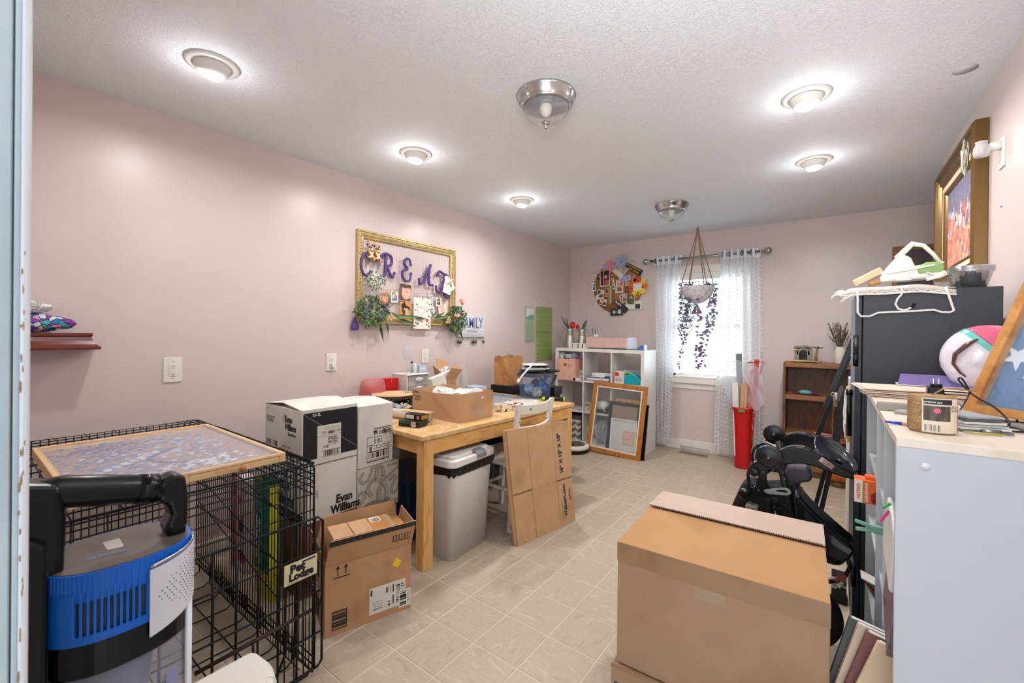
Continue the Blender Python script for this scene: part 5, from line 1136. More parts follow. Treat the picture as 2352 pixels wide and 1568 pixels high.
# on the drawers
t = thing('wine_glass','clear stemmed wine glass standing on the plastic drawers','glass',(-2.74,2.245,.983))
M().lathe([(.036,0),(.034,.003),(.006,.008),(.0035,.02),(.0035,.085),(.010,.098),(.032,.118),(.042,.148),(.041,.185),(.033,.222),(.0318,.222),(.0395,.185),(.0405,.148),(.031,.120),(.006,.104),(0,.102)],28).build('glass_body',clear('wine_glass_clear',(228,234,238),.93,.02),t)
t = thing('paint_bottle','small white bottle with cap beside the wine glass','bottle',(-2.73,2.315,.983)); M().lathe([(.014,0),(.0145,.05),(.012,.058),(.009,.06)],16).build('bottle_body',PLAST,t); M().lathe([(.0105,.058),(.0105,.078),(0,.079)],16).build('cap',PLAST,t)
t = thing('paint_bottle','small clear bottle behind the wine glass with violet top','bottle',(-2.80,2.34,.983)); M().lathe([(.012,0),(.012,.065),(.008,.07)],12).build('bottle_body',clear('bottle_clear',(220,224,236),.7),t); M().ell((0,0,.082),(.010,.010,.013),8,6).build('violet_top',PURP,t)
t = thing('grey_carton','small pale blue-grey carton on top of the plastic drawers','small box',(-2.76,2.375,.983)); M().box(-.05,.05,-.030,.05,0,.060).build('box_body',mat('pale_blue_carton',(172,184,200),.55),t,bv=.001); M().box(.0502,.0506,-.02,.04,.022,.045).build('label',mat('pale_label',(206,212,220),.6),t)
# cartons behind the open box
t = thing('mailer_box','leaning white mailer box with yellow sticker behind the open carton','cardboard box',(-2.60,2.46,.751))
M().obox((-2.60,2.455,.855),(.05,.15,.215),(math.radians(14),0,0)).build('box_body',CARDW,t,w=1,bv=.001)
M().obox((-2.573,2.475,.875),(.001,.030,.042),(math.radians(10),0,0)).build('yellow_sticker',MATS['yellow_sticker'],t,w=1)
a = canvas(16,14,(206,202,196)); bars(a,0,0,1,1,(40,40,40),3,.6,False); pic(a,.03,.06,(-2.574,2.40,.78),(0,1,.2),(0,-.2,1),t,1,'barcode')
t = thing('open_carton','tall brown carton with open flaps and packing paper, behind the white mailer','cardboard box',(-2.66,2.61,.751))
M().box(-2.72,-2.60,2.535,2.66,.751,.92).build('carton',CARD,t,w=1,bv=.002)
for p_ in ([(-2.60,2.535,.92),(-2.60,2.66,.92),(-2.555,2.69,1.0),(-2.555,2.55,1.02)],[(-2.72,2.535,.92),(-2.72,2.66,.92),(-2.75,2.70,1.06),(-2.75,2.57,1.09)],[(-2.72,2.535,.92),(-2.60,2.535,.92),(-2.62,2.48,1.0),(-2.70,2.48,1.04)],[(-2.72,2.66,.92),(-2.60,2.66,.92),(-2.62,2.74,1.0),(-2.70,2.74,1.04)]):
    M().add(p_,[(0,1,2,3)]).build('flap',CARD,t,w=1,solid=.003)
crumple('packing_paper',(-2.64,2.56,.985),(.030,.05,.035),7,PAPER,t,1,amp=.5)
t = thing('cosmetic_box','small purple and white product box between the mailer and the tall carton','small box',(-2.53,2.555,.751)); M().obox((-2.53,2.56,.80),(.03,.045,.10),(math.radians(8),0,0)).build('box_body',mat('lilac_carton',(180,170,190),.5,var=[(120,90,130),(206,200,214)],vs=30),t,w=1)
t = thing('glass_bottle','empty clear glass bottle with a long neck on the craft table','bottle',(-2.66,2.815,.751))
M().lathe([(.036,.0),(.038,.004),(.038,.155),(.034,.175),(.016,.205),(.0125,.225),(.012,.262),(.0145,.264),(.0145,.275),(.0115,.276),(.010,.262),(.012,.205),(.033,.172),(.035,.010),(0,.008)],28).build('glass_body',clear('bottle_glass',(222,232,230),.88,.02),t)
t = thing('paper_stack','stack of white and pale blue papers behind the glass bottle','papers',(-2.66,2.97,.751))
for k in range(6): M().obox((-2.66+rs.uniform(-.01,.01),2.98+rs.uniform(-.012,.012),.756+k*.012),(.15,.16,.010),(0,0,rs.uniform(-.2,.2))).build('sheet_pad',[PAPER,mat('pale_blue_pad',(176,190,214),.6)][k % 2],t,w=1)
t = thing('black_mouse','small black rounded gadget beside the paper stack','gadget',(-2.61,3.10,.751)); M().ell((-2.61,3.10,.768),(.03,.05,.018),14,8).build('shell',BLACKP,t,w=1)
# cutting mat
t = thing('cutting_mat','grey cutting mat with white square lines on the far end of the craft table','cutting mat',tl(-.55,1.15,.7505),TA)
MG = mat('cutting_mat_grey',(112,116,124),.6)
M().box(-.30,.24,-.35,.35,0,.003).build('mat_sheet',MG,t,bv=.001)
mm = M()
for k in range(7): q = .05+.03*k; mm.ring([(-.05-q,-.02-q),(-.05+q,-.02-q),(-.05+q,-.02+q),(-.05-q,-.02+q)],[(-.05-q+.006,-.02-q+.006),(-.05+q-.006,-.02-q+.006),(-.05+q-.006,-.02+q-.006),(-.05-q+.006,-.02+q-.006)],.003,.0034,'xy')
o = mm.build('square_lines',mat('white_mat_line',(206,206,210),.6),t); o['kind'] = 'stuff'
mm = M(); [mm.box(.20,.232,-.33+.022*k,-.33+.022*k+.002,.003,.0034) for k in range(30)]; o = mm.build('ruler_ticks',MATS['white_mat_line'],t); o['kind'] = 'stuff'
t = thing('pencil','yellow pencil lying on the edge of the cutting mat','pencil',(-2.16,2.90,.757)); M().tube([(-2.20,2.99,.7575),(-2.13,2.85,.7575)],.0035,6).build('barrel',mat('yellow_lacquer',(228,160,40),.4),t,w=1); M().tube([(-2.13,2.85,.7575),(-2.125,2.84,.7575)],[.0035,.0005],6).build('tip',BEI,t,w=1); M().tube([(-2.205,3.0,.7575),(-2.20,2.99,.7575)],.0036,6).build('eraser',PLAST,t,w=1)
# papers at the far corner
t = thing('loose_papers','loose white printed papers on the table under the clear tub','papers',(-2.0,2.87,.751))
rs = random.Random(8)
for k in range(6):
    a = canvas(24,18,(226,218,206)); lines(a,.1,.1,.9,.9,8,(176,164,150),k)
    an = rs.uniform(-.5,.5); x,y = -2.10+rs.uniform(-.05,.10),2.72+rs.uniform(-.05,.16)
    pic(a,.21,.15,(x,y,.7512+k*.0012),(math.cos(an),math.sin(an),0),(-math.sin(an),math.cos(an),0),t,1,'sheet',th=.0006)
# duct tape rolls
def tape_roll(x,y,label,pat,core,z=.7505,r=.05):
    t = thing('tape_roll',label,'tape',(x,y,z)); 
    n = 28; o_ = [(x+r*math.cos(2*PI*k/n),y+r*math.sin(2*PI*k/n)) for k in range(n)]; i_ = [(x+r*.72*math.cos(2*PI*k/n),y+r*.72*math.sin(2*PI*k/n)) for k in range(n)]; i3 = [(x+r*.68*math.cos(2*PI*k/n),y+r*.68*math.sin(2*PI*k/n)) for k in range(n)]
    M().ring(o_,i_,z,z+.048,'xy').build('tape',pat,t,w=1); M().ring(i_,i3,z-.0,z+.049,'xy').build('core',core,t,w=1)
tape_roll(-1.935,2.45,'roll of navy and cream patterned tape lying left beside the chair back',scale_mat('navy_tape',[(226,218,200),(40,48,96),(214,204,180),(190,150,60),(226,218,200)],55,.0),PLAST)
tape_roll(-1.865,2.55,'roll of white patterned tape with red core beside the chair back',scale_mat('white_red_tape',[(224,218,210),(214,206,196),(200,190,170),(190,40,40),(90,90,100)],45,.0),mat('red_core',(196,24,34),.5),r=.042)
# clear tub with fabrics, handle, cord on top
tub = thing('clear_storage_tub','clear plastic tub with grey lid and handle at the far end of the table','tub',(-2.12,3.17,.7525))
n = 32
def sq(rx,ry,p=3.2): return [(math.copysign(abs(math.cos(q))**(2/p),math.cos(q))*rx-2.13,math.copysign(abs(math.sin(q))**(2/p),math.sin(q))*ry+3.18) for q in [2*PI*k/n for k in range(n)]]
mm = M(); A_,B_ = sq(.125,.105),sq(.145,.125); mm.add([(x,y,.755) for x,y in A_]+[(x,y,.95) for x,y in B_],[(k,(k+1) % n,n+(k+1) % n,n+k) for k in range(n)]+[tuple(range(n))],0,True).build('tub_wall',clear('tub_plastic',(170,200,240),.90,.04),tub,w=1)
M().ring(sq(.152,.132),sq(.13,.11),.935,.965,'xy').prism(sq(.14,.12),.958,.968,'xy').build('grey_lid',mat('slate_plastic',(70,78,92),.4),tub,w=1)
mm = M(); mm.tube([(-2.0+.02*math.sin(PI*u),3.06+.26*u,.94-.075*math.sin(PI*u)) for u in [k/14 for k in range(15)]],[.014]*15,8,flat=.5); mm.build('carry_handle',MATS['slate_plastic'],tub,w=1); M().tube([(-1.985,3.06,.935),(-1.97,3.06,.935)],.022,14).build('handle_pivot',MATS['slate_plastic'],tub,w=1)
for k,(c,cl,s_) in enumerate([((-2.09,3.24,.84),(60,110,180),1),((-2.17,3.15,.82),(120,150,190),.9),((-2.09,3.15,.80),(150,150,150),.8),((-2.16,3.24,.86),(70,60,60),.8),((-2.06,3.20,.90),(70,130,200),.6)]):
    crumple('folded_contents',c,(.06*s_,.055*s_,.05*s_),60+k,mat('tub_fabric_%d' % k,cl,.8,var=[tuple(min(255,v+50) for v in cl)],vs=22),tub,1,amp=.25)
t = thing('denim_pile','heap of dark denim and pale fabric lying on the clear tub lid','fabric',(-2.12,3.18,.97))
for k,(c,r_,cl) in enumerate([((-2.15,3.17,.985),(.12,.11,.018),(60,70,74)),((-2.12,3.16,1.005),(.12,.10,.016),(190,196,190)),((-2.13,3.19,1.020),(.11,.10,.014),(40,48,60)),((-2.13,3.17,1.038),(.115,.11,.010),(212,210,204)),((-2.01,3.26,.985),(.075,.07,.012),(28,34,48))]):
    crumple('fabric_layer',c,r_,80+k,mat('fabric_layer_%d' % k,cl,.85),t,1,n=22,amp=.14)
t = thing('extension_cord','thick white cord with a plug hanging from the pile on the clear tub','cord',(-2.10,3.05,1.04))
M().tube([(-2.10,3.12,1.052),(-2.08,3.05,1.04),(-2.10,2.99,.99),(-2.12,2.96,.95),(-2.13,2.94,.925)],.008,10).build('cord',PLAST,t,w=1); M().tube([(-2.13,2.94,.925),(-2.14,2.925,.900)],[.013,.011],10).build('plug',PLAST,t,w=1); M().tube([(-2.134,2.93,.905),(-2.137,2.925,.885)],.002,4).tube([(-2.146,2.925,.905),(-2.149,2.92,.885)],.002,4).build('prongs',STEEL,t,w=1)['kind'] = 'stuff'
t = thing('black_cabinet','black cabinet beyond the far end of the craft table','cabinet',(-2.38,3.34,0)); M().box(-2.70,-2.06,3.19,3.50,.002,.748).build('cabinet_body',mat('matte_black_box',(18,18,20),.5),t,w=1,bv=.002)
t = thing('black_box','low black box under the brown paper bag at the table end','box',(-2.50,3.32,.751)); M().box(-2.66,-2.38,3.20,3.46,.751,.815).build('lower_box',mat('matte_black_box',(18,18,20),.5),tub and t,w=1,bv=.001)
t = thing('black_box','black box peeking out right of the clear tub','box',(-2.06,3.42,.751)); M().box(-2.20,-2.03,3.345,3.49,.751,.825).build('lower_box',MATS['matte_black_box'],t,w=1,bv=.001)
t = thing('paper_bag','open brown paper bag standing on the black box near the green sleeve','bag',(-2.56,3.36,.816))
def bagP(u,v):
    q = u*4; s_ = int(q) % 4; f_ = q-int(q); X0,X1,Y0,Y1 = -2.64,-2.47,3.23,3.46
    k = 1+.10*math.sin(9*u*PI+v*4)*v*.5
    c = [(X0+(X1-X0)*f_,Y0),(X1,Y0+(Y1-Y0)*f_),(X1-(X1-X0)*f_,Y1),(X0,Y1-(Y1-Y0)*f_)][s_]
    return (-2.555+(c[0]+2.555)*k,3.345+(c[1]-3.345)*(k+.06*v),.816+.27*v+.012*math.sin(u*PI*6)*v)
mm = M(); nu,nv = 28,10; vs = [bagP(i/nu % 1,j/nv) for j in range(nv+1) for i in range(nu)]; mm.add(vs,[(j*nu+i,j*nu+(i+1) % nu,(j+1)*nu+(i+1) % nu,(j+1)*nu+i) for j in range(nv) for i in range(nu)]+[tuple(range(nu))]).build('bag_body',mat('kraft_paper',(178,124,74),.8,var=[(188,136,86),(160,108,62)],vs=8,bump=.6,bs=14,bdist=.01),t,w=1,solid=.0015)
t = thing('flashlight','black clamp torch with bright green end caps at the far table corner','torch',(-1.84,3.06,.7525))
M().tube([(-1.915,3.05,.772),(-1.79,3.10,.772)],.0165,16).build('barrel',BLACKP,t,w=1); M().tube([(-1.965,3.035,.772),(-1.925,3.045,.772)],.017,14).build('second_barrel',BLACKP,t,w=1)
NG = mat('neon_green',(160,214,40),.4); M().tube([(-1.792,3.099,.772),(-1.784,3.102,.772)],.0168,16).build('end_cap',NG,t,w=1); M().tube([(-1.888,3.052,.772),(-1.880,3.030,.775)],.011,14).build('button',NG,t,w=1); M().tube([(-1.945,3.035,.772),(-1.940,3.022,.773)],.015,14).build('button',NG,t,w=1)
# -- TRASH CAN UNDER THE TABLE
tc_ = thing('trash_can','white plastic kitchen trash can with stained lid and black liner under the craft table','trash can',(-1.87,1.93,0),math.radians(4.0))
def rr4(x0,x1,y0,y1,r,n=5):
    P_ = []
    for cx_,cy_,a0 in ((x1-r,y1-r,0),(x0+r,y1-r,1),(x0+r,y0+r,2),(x1-r,y0+r,3)):
        P_ += [(cx_+r*math.cos(PI/2*(a0+k/n)),cy_+r*math.sin(PI/2*(a0+k/n))) for k in range(n+1)]
    return P_
lo,hi = rr4(-.13,.118,-.185,.165,.04),rr4(-.145,.142,-.208,.19,.045); n = len(lo)
mm = M(); mm.add([(x,y,.0+.018*math.cos(PI*y/.37)**2*(1 if x > .08 and abs(y) < .17 else 0)) for x,y in lo]+[(x,y,.53) for x,y in hi],[(k,(k+1) % n,n+(k+1) % n,n+k) for k in range(n)]+[tuple(range(n))[::-1]],0,True).build('can_body',mat('bin_white',(222,220,218),.35),tc_)
rs = random.Random(2); ho = rr4(-.150,.150,-.214,.205,.05); mm = M()
h2 = [(x*1.03+rs.uniform(-.003,.005),y*1.03+rs.uniform(0,.01)) for x,y in ho]; zz_ = [rs.uniform(.478,.505) for _ in ho]
mm.add([(x,y,.548) for x,y in ho]+[(x,y,(z+.548)/2) for (x,y),z in zip(h2,zz_)]+[(x*.99,y*.99,z) for (x,y),z in zip(ho,zz_)],[(k+r*n,(k+1) % n+r*n,n+(k+1) % n+r*n,n+k+r*n) for r in (0,1) for k in range(n)],0,True).build('bin_liner',mat('black_liner',(10,10,12),.18,bump=.8,bs=25,bdist=.02),tc_)
M().prism(rr4(-.155,.158,-.220,.205,.05),.545,.588,'xy').build('lid',mat('bin_lid_white',(226,225,223),.35),tc_,bv=.008,seg=3)
M().prism(rr4(-.135,.125,-.185,.175,.04),.585,.604,'xy').build('lid_panel',MATS['bin_lid_white'],tc_,bv=.008,seg=3)
M().prism([(.125,.560),(.166,.560),(.166,.585),(.140,.604),(.105,.606)],-.005,.085).build('lid_latch',mat('latch_grey',(128,130,132),.4),tc_,bv=.003)
mm = M(); rs = random.Random(14)
for k in range(26): q = rs.uniform(.001,.0035); mm.ell((rs.uniform(-.08,.11),rs.uniform(-.17,.12),.6045),(q*1.6,q,.0004),6,4)
o = mm.build('lid_stains',mat('rust_stain',(150,110,70),.8),tc_); o['kind'] = 'stuff'
# blue tubs and dark things stored under the table
BLU = mat('royal_blue_plastic',(20,60,160),.3); TEAL = mat('dark_teal_plastic',(14,60,90),.35)
t = thing('blue_tub','royal blue plastic tub under the table behind the octopus carton','tub',(-2.3,1.95,0)); M().prism(rr4(-2.60,-2.12,1.76,2.16,.03),.0,.16,'xy').build('tub_body',BLU,t,w=1,bv=.004); M().prism(rr4(-2.62,-2.10,1.74,2.18,.03),.16,.185,'xy').build('rim',BLU,t,w=1,bv=.004)
t = thing('blue_tub','dark teal tub stacked on the royal blue tub under the table','tub',(-2.36,1.95,.19)); M().prism(rr4(-2.58,-2.16,1.78,2.14,.03),.186,.33,'xy').build('tub_body',TEAL,t,w=1,bv=.004); M().prism(rr4(-2.60,-2.14,1.76,2.16,.03),.33,.36,'xy').build('lid',TEAL,t,w=1,bv=.004)
t = thing('black_bag','black bin bag with blue and red things, under the table behind the trash can','bag',(-2.35,2.65,0)); crumple('bag_body',(-2.35,2.62,.30),(.20,.30,.28),91,mat('black_bag_plastic',(12,12,16),.25),t,1,n=26,amp=.12)
crumple('blue_contents',(-2.20,2.78,.40),(.10,.12,.06),92,BLU,t,1,n=22,amp=.3); crumple('red_contents',(-2.17,2.72,.50),(.06,.08,.03),93,mat('dark_red',(110,20,24),.6),t,1,amp=.3)
# -- WHITE CHAIR
chs = thing('distressed_chair','white chair with chipped paint pushed under the craft table','chair',(-1.85,2.42,0))
CW = mat('chipped_white_paint',(216,210,198),.45,var=[(222,217,206),(208,200,188)],vs=6)
nt = CW.node_tree; b = nt.nodes['Principled BSDF']; tcn = nt.nodes.new('ShaderNodeTexCoord'); nn = nt.nodes.new('ShaderNodeTexNoise'); nn.inputs['Scale'].default_value = 26; nn.inputs['Detail'].default_value = 5
gt = nt.nodes.new('ShaderNodeMath'); gt.operation = 'GREATER_THAN'; gt.inputs[1].default_value = .665; mx = nt.nodes.new('ShaderNodeMix'); mx.data_type = 'RGBA'; mx.inputs[7].default_value = lin((92,56,30))+(1,)
lk = b.inputs['Base Color'].links[0].from_socket; nt.links.new(tcn.outputs['Object'],nn.inputs['Vector']); nt.links.new(nn.outputs[0],gt.inputs[0]); nt.links.new(gt.outputs[0],mx.inputs[0]); nt.links.new(lk,mx.inputs[6]); nt.links.new(mx.outputs[2],b.inputs['Base Color'])
def bar(p0,p1,a,b_,name,parent,mt=CW,up=(0,1,0)):
    p0,p1 = Vector(p0),Vector(p1); d = (p1-p0); z = d.normalized(); y = Vector(up); x = y.cross(z).normalized(); y = z.cross(x)
    R = Matrix((x,y,z)).transposed(); return M().obox((p0+p1)/2,(a,b_,d.length),R).build(name,mt,parent,w=1,bv=.003)
for (f0,f1,f2) in (((-1.70,2.262,0),(-1.665,2.245,.45),(-1.600,2.200,.868)),((-1.70,2.585,0),(-1.665,2.588,.45),(-1.600,2.602,.862))):
    bar(f0,f1,.034,.036,'rear_leg',chs); bar(f1,f2,.024,.040,'back_post',chs)
for y in (2.25,2.60): bar((-2.05,y,0),(-2.03,y,.44),.034,.034,'front_leg',chs)
def crv(z0,z1,name,dep=.045,x0=-1.612,th_=.018,y0=2.20,y1=2.60):
    mm = M(); k = 14; vs = []
    for i in range(k+1):
        u = i/k; y = y0+(y1-y0)*u; x = x0+dep*math.sin(PI*u)-(.87-z0)*.12
        sag = -.006*math.sin(PI*u)
        vs += [(x,y,z0+sag),(x+th_,y,z0+sag),(x+th_+.004,y,z1+sag),(x+.004,y,z1+sag)]
    fs = [(0,1,2,3),(4*k,4*k+3,4*k+2,4*k+1)]+[(i*4+j,(i+1)*4+j,(i+1)*4+(j+1) % 4,i*4+(j+1) % 4) for i in range(k) for j in range(4)]
    return mm.add(vs,fs).build(name,CW,chs,w=1,bv=.002)
crv(.795,.856,'top_rail'); crv(.685,.715,'back_rail')
M().prism(rr4(-2.08,-1.66,2.225,2.625,.02),.44,.465,'xy').build('seat',CW,chs,w=1,bv=.005)
bar((-2.03,2.25,.28),(-1.69,2.255,.28),.018,.022,'side_stretcher',chs,up=(0,1,0)); bar((-2.03,2.60,.28),(-1.69,2.59,.28),.018,.022,'side_stretcher',chs); bar((-2.03,2.25,.22),(-2.03,2.60,.22),.018,.022,'front_stretcher',chs,up=(1,0,0)); bar((-1.69,2.26,.30),(-1.69,2.59,.30),.018,.022,'rear_stretcher',chs,up=(1,0,0))
# -- FLAT CARTONS LEANING ON THE CHAIR
for k,(lb,dx,dy) in enumerate((('front flat brown folded carton printed 15 x 12 x 10, leaning on the chair',0,0),('second flat brown carton leaning behind the printed one',-.0125,-.012),('rearmost flat brown carton in the pile leaning on the chair',-.025,-.006))):
    B0,B1 = Vector((-1.548+dx,2.14+dy,.001)),Vector((-1.446+dx,2.688+dy,.001)); T0,T1 = Vector((-1.612+dx,2.098+dy,.712)),Vector((-1.512+dx,2.662+dy,.700))
    t = thing('flat_carton',lb,'cardboard',tuple(B0.lerp(B1,.5)),0,None)
    nrm = (B1-B0).cross(T0-B0).normalized()
    if nrm.x < 0: nrm = -nrm
    for s_ in (0,1):
        off = nrm*(-.0052*s_); mm = M(); q = [B0+off,B1+off,T1+off,T0+off]; mm.add(q+[p-nrm*.0046 for p in q],[(0,1,2,3),(4,7,6,5),(0,4,5,1),(1,5,6,2),(2,6,7,3),(3,7,4,0)]).build('board_layer',CARD,t,w=1)
    if k == 0:
        def on(u,v,h=.0008): return tuple((B0.lerp(B1,u)).lerp(T0.lerp(T1,u),v)+nrm*h)
        yd = (T0-B0).normalized(); xd = (B1-B0).normalized()
        mm = M()
        def stripe(u0,v0,u1,v1,wd=.0016):
            a_,b_ = Vector(on(u0,v0)),Vector(on(u1,v1)); d = (b_-a_).normalized(); s2 = nrm.cross(d)*wd; mm.add([a_-s2,b_-s2,b_+s2,a_+s2],[(0,1,2,3)])
        stripe(.0,.44,.30,.44,.003); stripe(.72,.44,1,.44,.003)
        mm.build('slot',mat('slot_shadow',(84,60,42),.9),t,w=1)['kind'] = 'stuff'
        mm = M()
        for j in range(4):
            stripe(.10+.03*j,.52,.10+.03*j,.66,.0006); stripe(.16+.03*j,.72,.16+.03*j,.86,.0006)
        mm.build('printed_rules',GREYI,t,w=1)['kind'] = 'stuff'
        text("15'' X 12'' X 10''",.042,on(.85,.50),yd,-xd,INKN,t,1,off=.0016); text('Walmart.com',.040,on(.86,.08),yd,-xd,INKN,t,1,off=.0012); text('A604401',.024,on(.95,.22),yd,-xd,INKN,t,1); text('Please recycle this box after use',.012,on(.79,.05),yd,-xd,GREYI,t,1)
        mm = M(); stripe(.30,0,.30,1,.0012); stripe(.72,0,.72,1,.0012); stripe(.0,.44,1,.44,.0006); mm.build('crease',mat('crease_line',(160,118,80),.9),t,w=1)['kind'] = 'stuff'
# -- CUBE SHELF AND THINGS IN IT
KX0,KX1,KY0,KY1,KH = -2.745,-1.632,4.54,4.93,1.142
ks = thing('cube_shelf','white nine-cube open shelf standing in the far left corner','shelf',(-2.19,4.735,0))
KW = mat('white_shelf_foil',(222,218,212),.35)
M().box(KX0,KX1,KY0,KY1,KH-.038,KH).build('top_panel',KW,ks,w=1,bv=.001); M().box(KX0,KX1,KY0,KY1,0,.038).build('bottom_panel',KW,ks,w=1,bv=.001)
M().box(KX0,KX0+.038,KY0,KY1,.038,KH-.038).build('side_panel',KW,ks,w=1,bv=.001); M().box(KX1-.038,KX1,KY0,KY1,.038,KH-.038).build('side_panel',KW,ks,w=1,bv=.001)
cw = (KX1-KX0-.076-.032)/3; ch_ = (KH-.076-.032)/3
cx0 = [KX0+.038+k*(cw+.016) for k in range(3)]; cz0 = [.038+k*(ch_+.016) for k in range(3)]
for k in (1,2): M().box(cx0[k]-.016,cx0[k],KY0+.002,KY1,.038,KH-.038).build('divider',KW,ks,w=1,bv=.001)
for k in (1,2):
    for q in range(3): M().box(cx0[q],cx0[q]+cw,KY0+.002,KY1,cz0[k]-.016,cz0[k]).build('shelf_board',KW,ks,w=1,bv=.001)
# pink bin (row 3, column 1)
t = thing('fabric_bin','peach pink fabric bin overfilled with ribbons, top left cube of the white shelf','storage bin',(cx0[0]+.16,4.70,cz0[2]))
PK = mat('peach_fabric',(216,164,146),.85,var=[(224,174,156),(206,152,134)],vs=9,bump=.3,bs=18,bdist=.006)
z0,z1 = cz0[2],cz0[2]+.255; x0,x1 = cx0[0]+.006,cx0[0]+.262
M().box(x0,x1,4.50,4.505,z0,z1).build('front_panel',PK,t,w=1); M().box(x0,x1,4.80,4.805,z0,z1).build('back_panel',PK,t,w=1); M().box(x0,x0+.005,4.505,4.80,z0,z1).build('side_panel',PK,t,w=1); M().box(x1-.005,x1,4.505,4.80,z0,z1).build('side_panel',PK,t,w=1)
M().lathe([(.010,0),(.018,0),(.018,.004),(.010,.004)],18,((x0+x1)/2-.01,4.499,z0+.185)).xf(Matrix.Translation(((x0+x1)/2-.01,4.499,z0+.185)) @ Matrix.Rotation(PI/2,4,'X') @ Matrix.Translation((-((x0+x1)/2-.01),-4.499,-(z0+.185)))).build('grommet',mat('brass',(170,140,70),.3,metal=.9),t,w=1)
for k,(dx,cl,hh,rr_) in enumerate([(.03,(200,200,200),.05,.03),(.09,(30,30,32),.03,.045),(.14,(220,220,220),.035,.03),(.20,(150,150,165),.06,.035),(.225,(140,100,150),.045,.03),(.06,(40,40,40),.02,.04)]):
    crumple('ribbon_bundle',(x0+dx,4.60+.02*(k % 3),z1+hh*.4),(rr_,.05,hh),120+k,mat('ribbon_%d' % k,cl,.6),t,1,amp=.3)
t = thing('gingham_ribbon','black and white gingham ribbon spilling over the pink bin','ribbon',(x0+.13,4.57,z1)); a = canvas(12,8,(228,226,224)); a[::2,::2] = (30,30,30); a[1::2,1::2] = (30,30,30); pic(a,.075,.05,(x0+.10,4.535,z1+.005),(1,0,0),(0,.2,1),t,1,'ribbon',th=.004)
t = thing('paper_tubes','two short white paper tubes and a little box right of the pink bin','tubes',(x1+.03,4.6,z0))
for dz in (.10,.055): M().ring([(x1+.034+.020*math.cos(q),z0+dz+.020*math.sin(q)) for q in [2*PI*k/20 for k in range(20)]],[(x1+.034+.015*math.cos(q),z0+dz+.015*math.sin(q)) for q in [2*PI*k/20 for k in range(20)]],4.56,4.80).build('tube',PAPER,t,w=1)
M().box(x1-.03,x1+.055,4.50,4.56,z0+.002,z0+.032).build('small_box',PLAST,t,w=1)
# middle row-3 column 2: books and paper roll
def bk(x0,x1,y0,y1,z0,h,cl,label,grp=None,name='book'):
    t = thing(name,label,'book',((x0+x1)/2,(y0+y1)/2,z0)); c = mat('cover_%d_%d_%d' % cl,cl,.5)
    M().box(x0,x1,y0,y1,z0,z0+.003).box(x0,x1,y0,y1,z0+h-.003,z0+h).box(x0,x0+.003,y0,y1,z0,z0+h).build('cover',c,t,w=1); M().box(x0+.003,x1-.004,y0+.003,y1-.003,z0+.003,z0+h-.003).build('pages',PAPER,t,w=1); return t
z = cz0[2]; x0 = cx0[1]
bk(x0+.02,x0+.30,4.56,4.80,z+.001,.018,(150,110,120),'thin mauve book at the bottom of the middle cube pile'); bk(x0+.03,x0+.31,4.55,4.79,z+.0195,.030,(60,90,170),'blue book on top of the mauve book in the top middle cube')
t = thing('paper_roll','white paper roll and sheets on top of the blue book','paper roll',(x0+.17,4.66,z+.05)); M().tube([(x0+.06,4.64,z+.075),(x0+.30,4.68,z+.075)],.024,18).build('roll',PAPER,t,w=1); M().sheet(lambda u,v: (x0+.04+.20*u,4.58+.16*v,z+.053+.03*math.sin(PI*v)*u),8,6).build('sheet',PAPER,t,w=1)
# column 3 row 3
x0 = cx0[2]
t = thing('product_box','white and red printed box in the top right cube','small box',(x0+.06,4.62,z)); M().box(x0+.02,x0+.13,4.57,4.72,z+.001,z+.135).build('box_body',CARDW,t,w=1); a = canvas(20,24,(214,206,196)); rect(a,.08,.08,.5,.4,(206,60,40)); lines(a,.1,.5,.9,.9,4,(120,110,104),5); pic(a,.105,.13,(x0+.022,4.5695,z+.003),(1,0,0),(0,0,1),t,1,'box_front')
t = thing('teal_pouch','teal rounded case with green trim in the top right cube','case',(x0+.22,4.62,z)); M().prism([(x0+.215+.110*math.cos(PI-q),z+.002+.115*math.sin(q)) for q in [PI*k/16 for k in range(17)]],4.58,4.66).build('case_body',mat('teal_plastic2',(20,160,170),.35),t,w=1,bv=.008)
M().ring([(x0+.18+.130*math.cos(PI-q),z+.002+.130*math.sin(q)) for q in [PI*k/16 for k in range(17)]]+[(x0+.05,z+.002)],[(x0+.18+.115*math.cos(PI-q),z+.002+.117*math.sin(q)) for q in [PI*k/16 for k in range(17)]]+[(x0+.065,z+.003)],4.60,4.68).xf(Matrix.Translation((-.012,0,0))).build('green_trim',mat('lime_trim',(140,180,90),.5),t,w=1)
t = thing('clear_tray','clear plastic tray behind the teal case in the top right cube','tray',(x0+.2,4.75,z)); M().box(x0+.08,x0+.32,4.70,4.86,z+.13,z+.15).box(x0+.085,x0+.315,4.705,4.855,z+.002,z+.13).build('tray',clear('blue_tint_tray',(190,206,230),.6,.1),t,w=1)
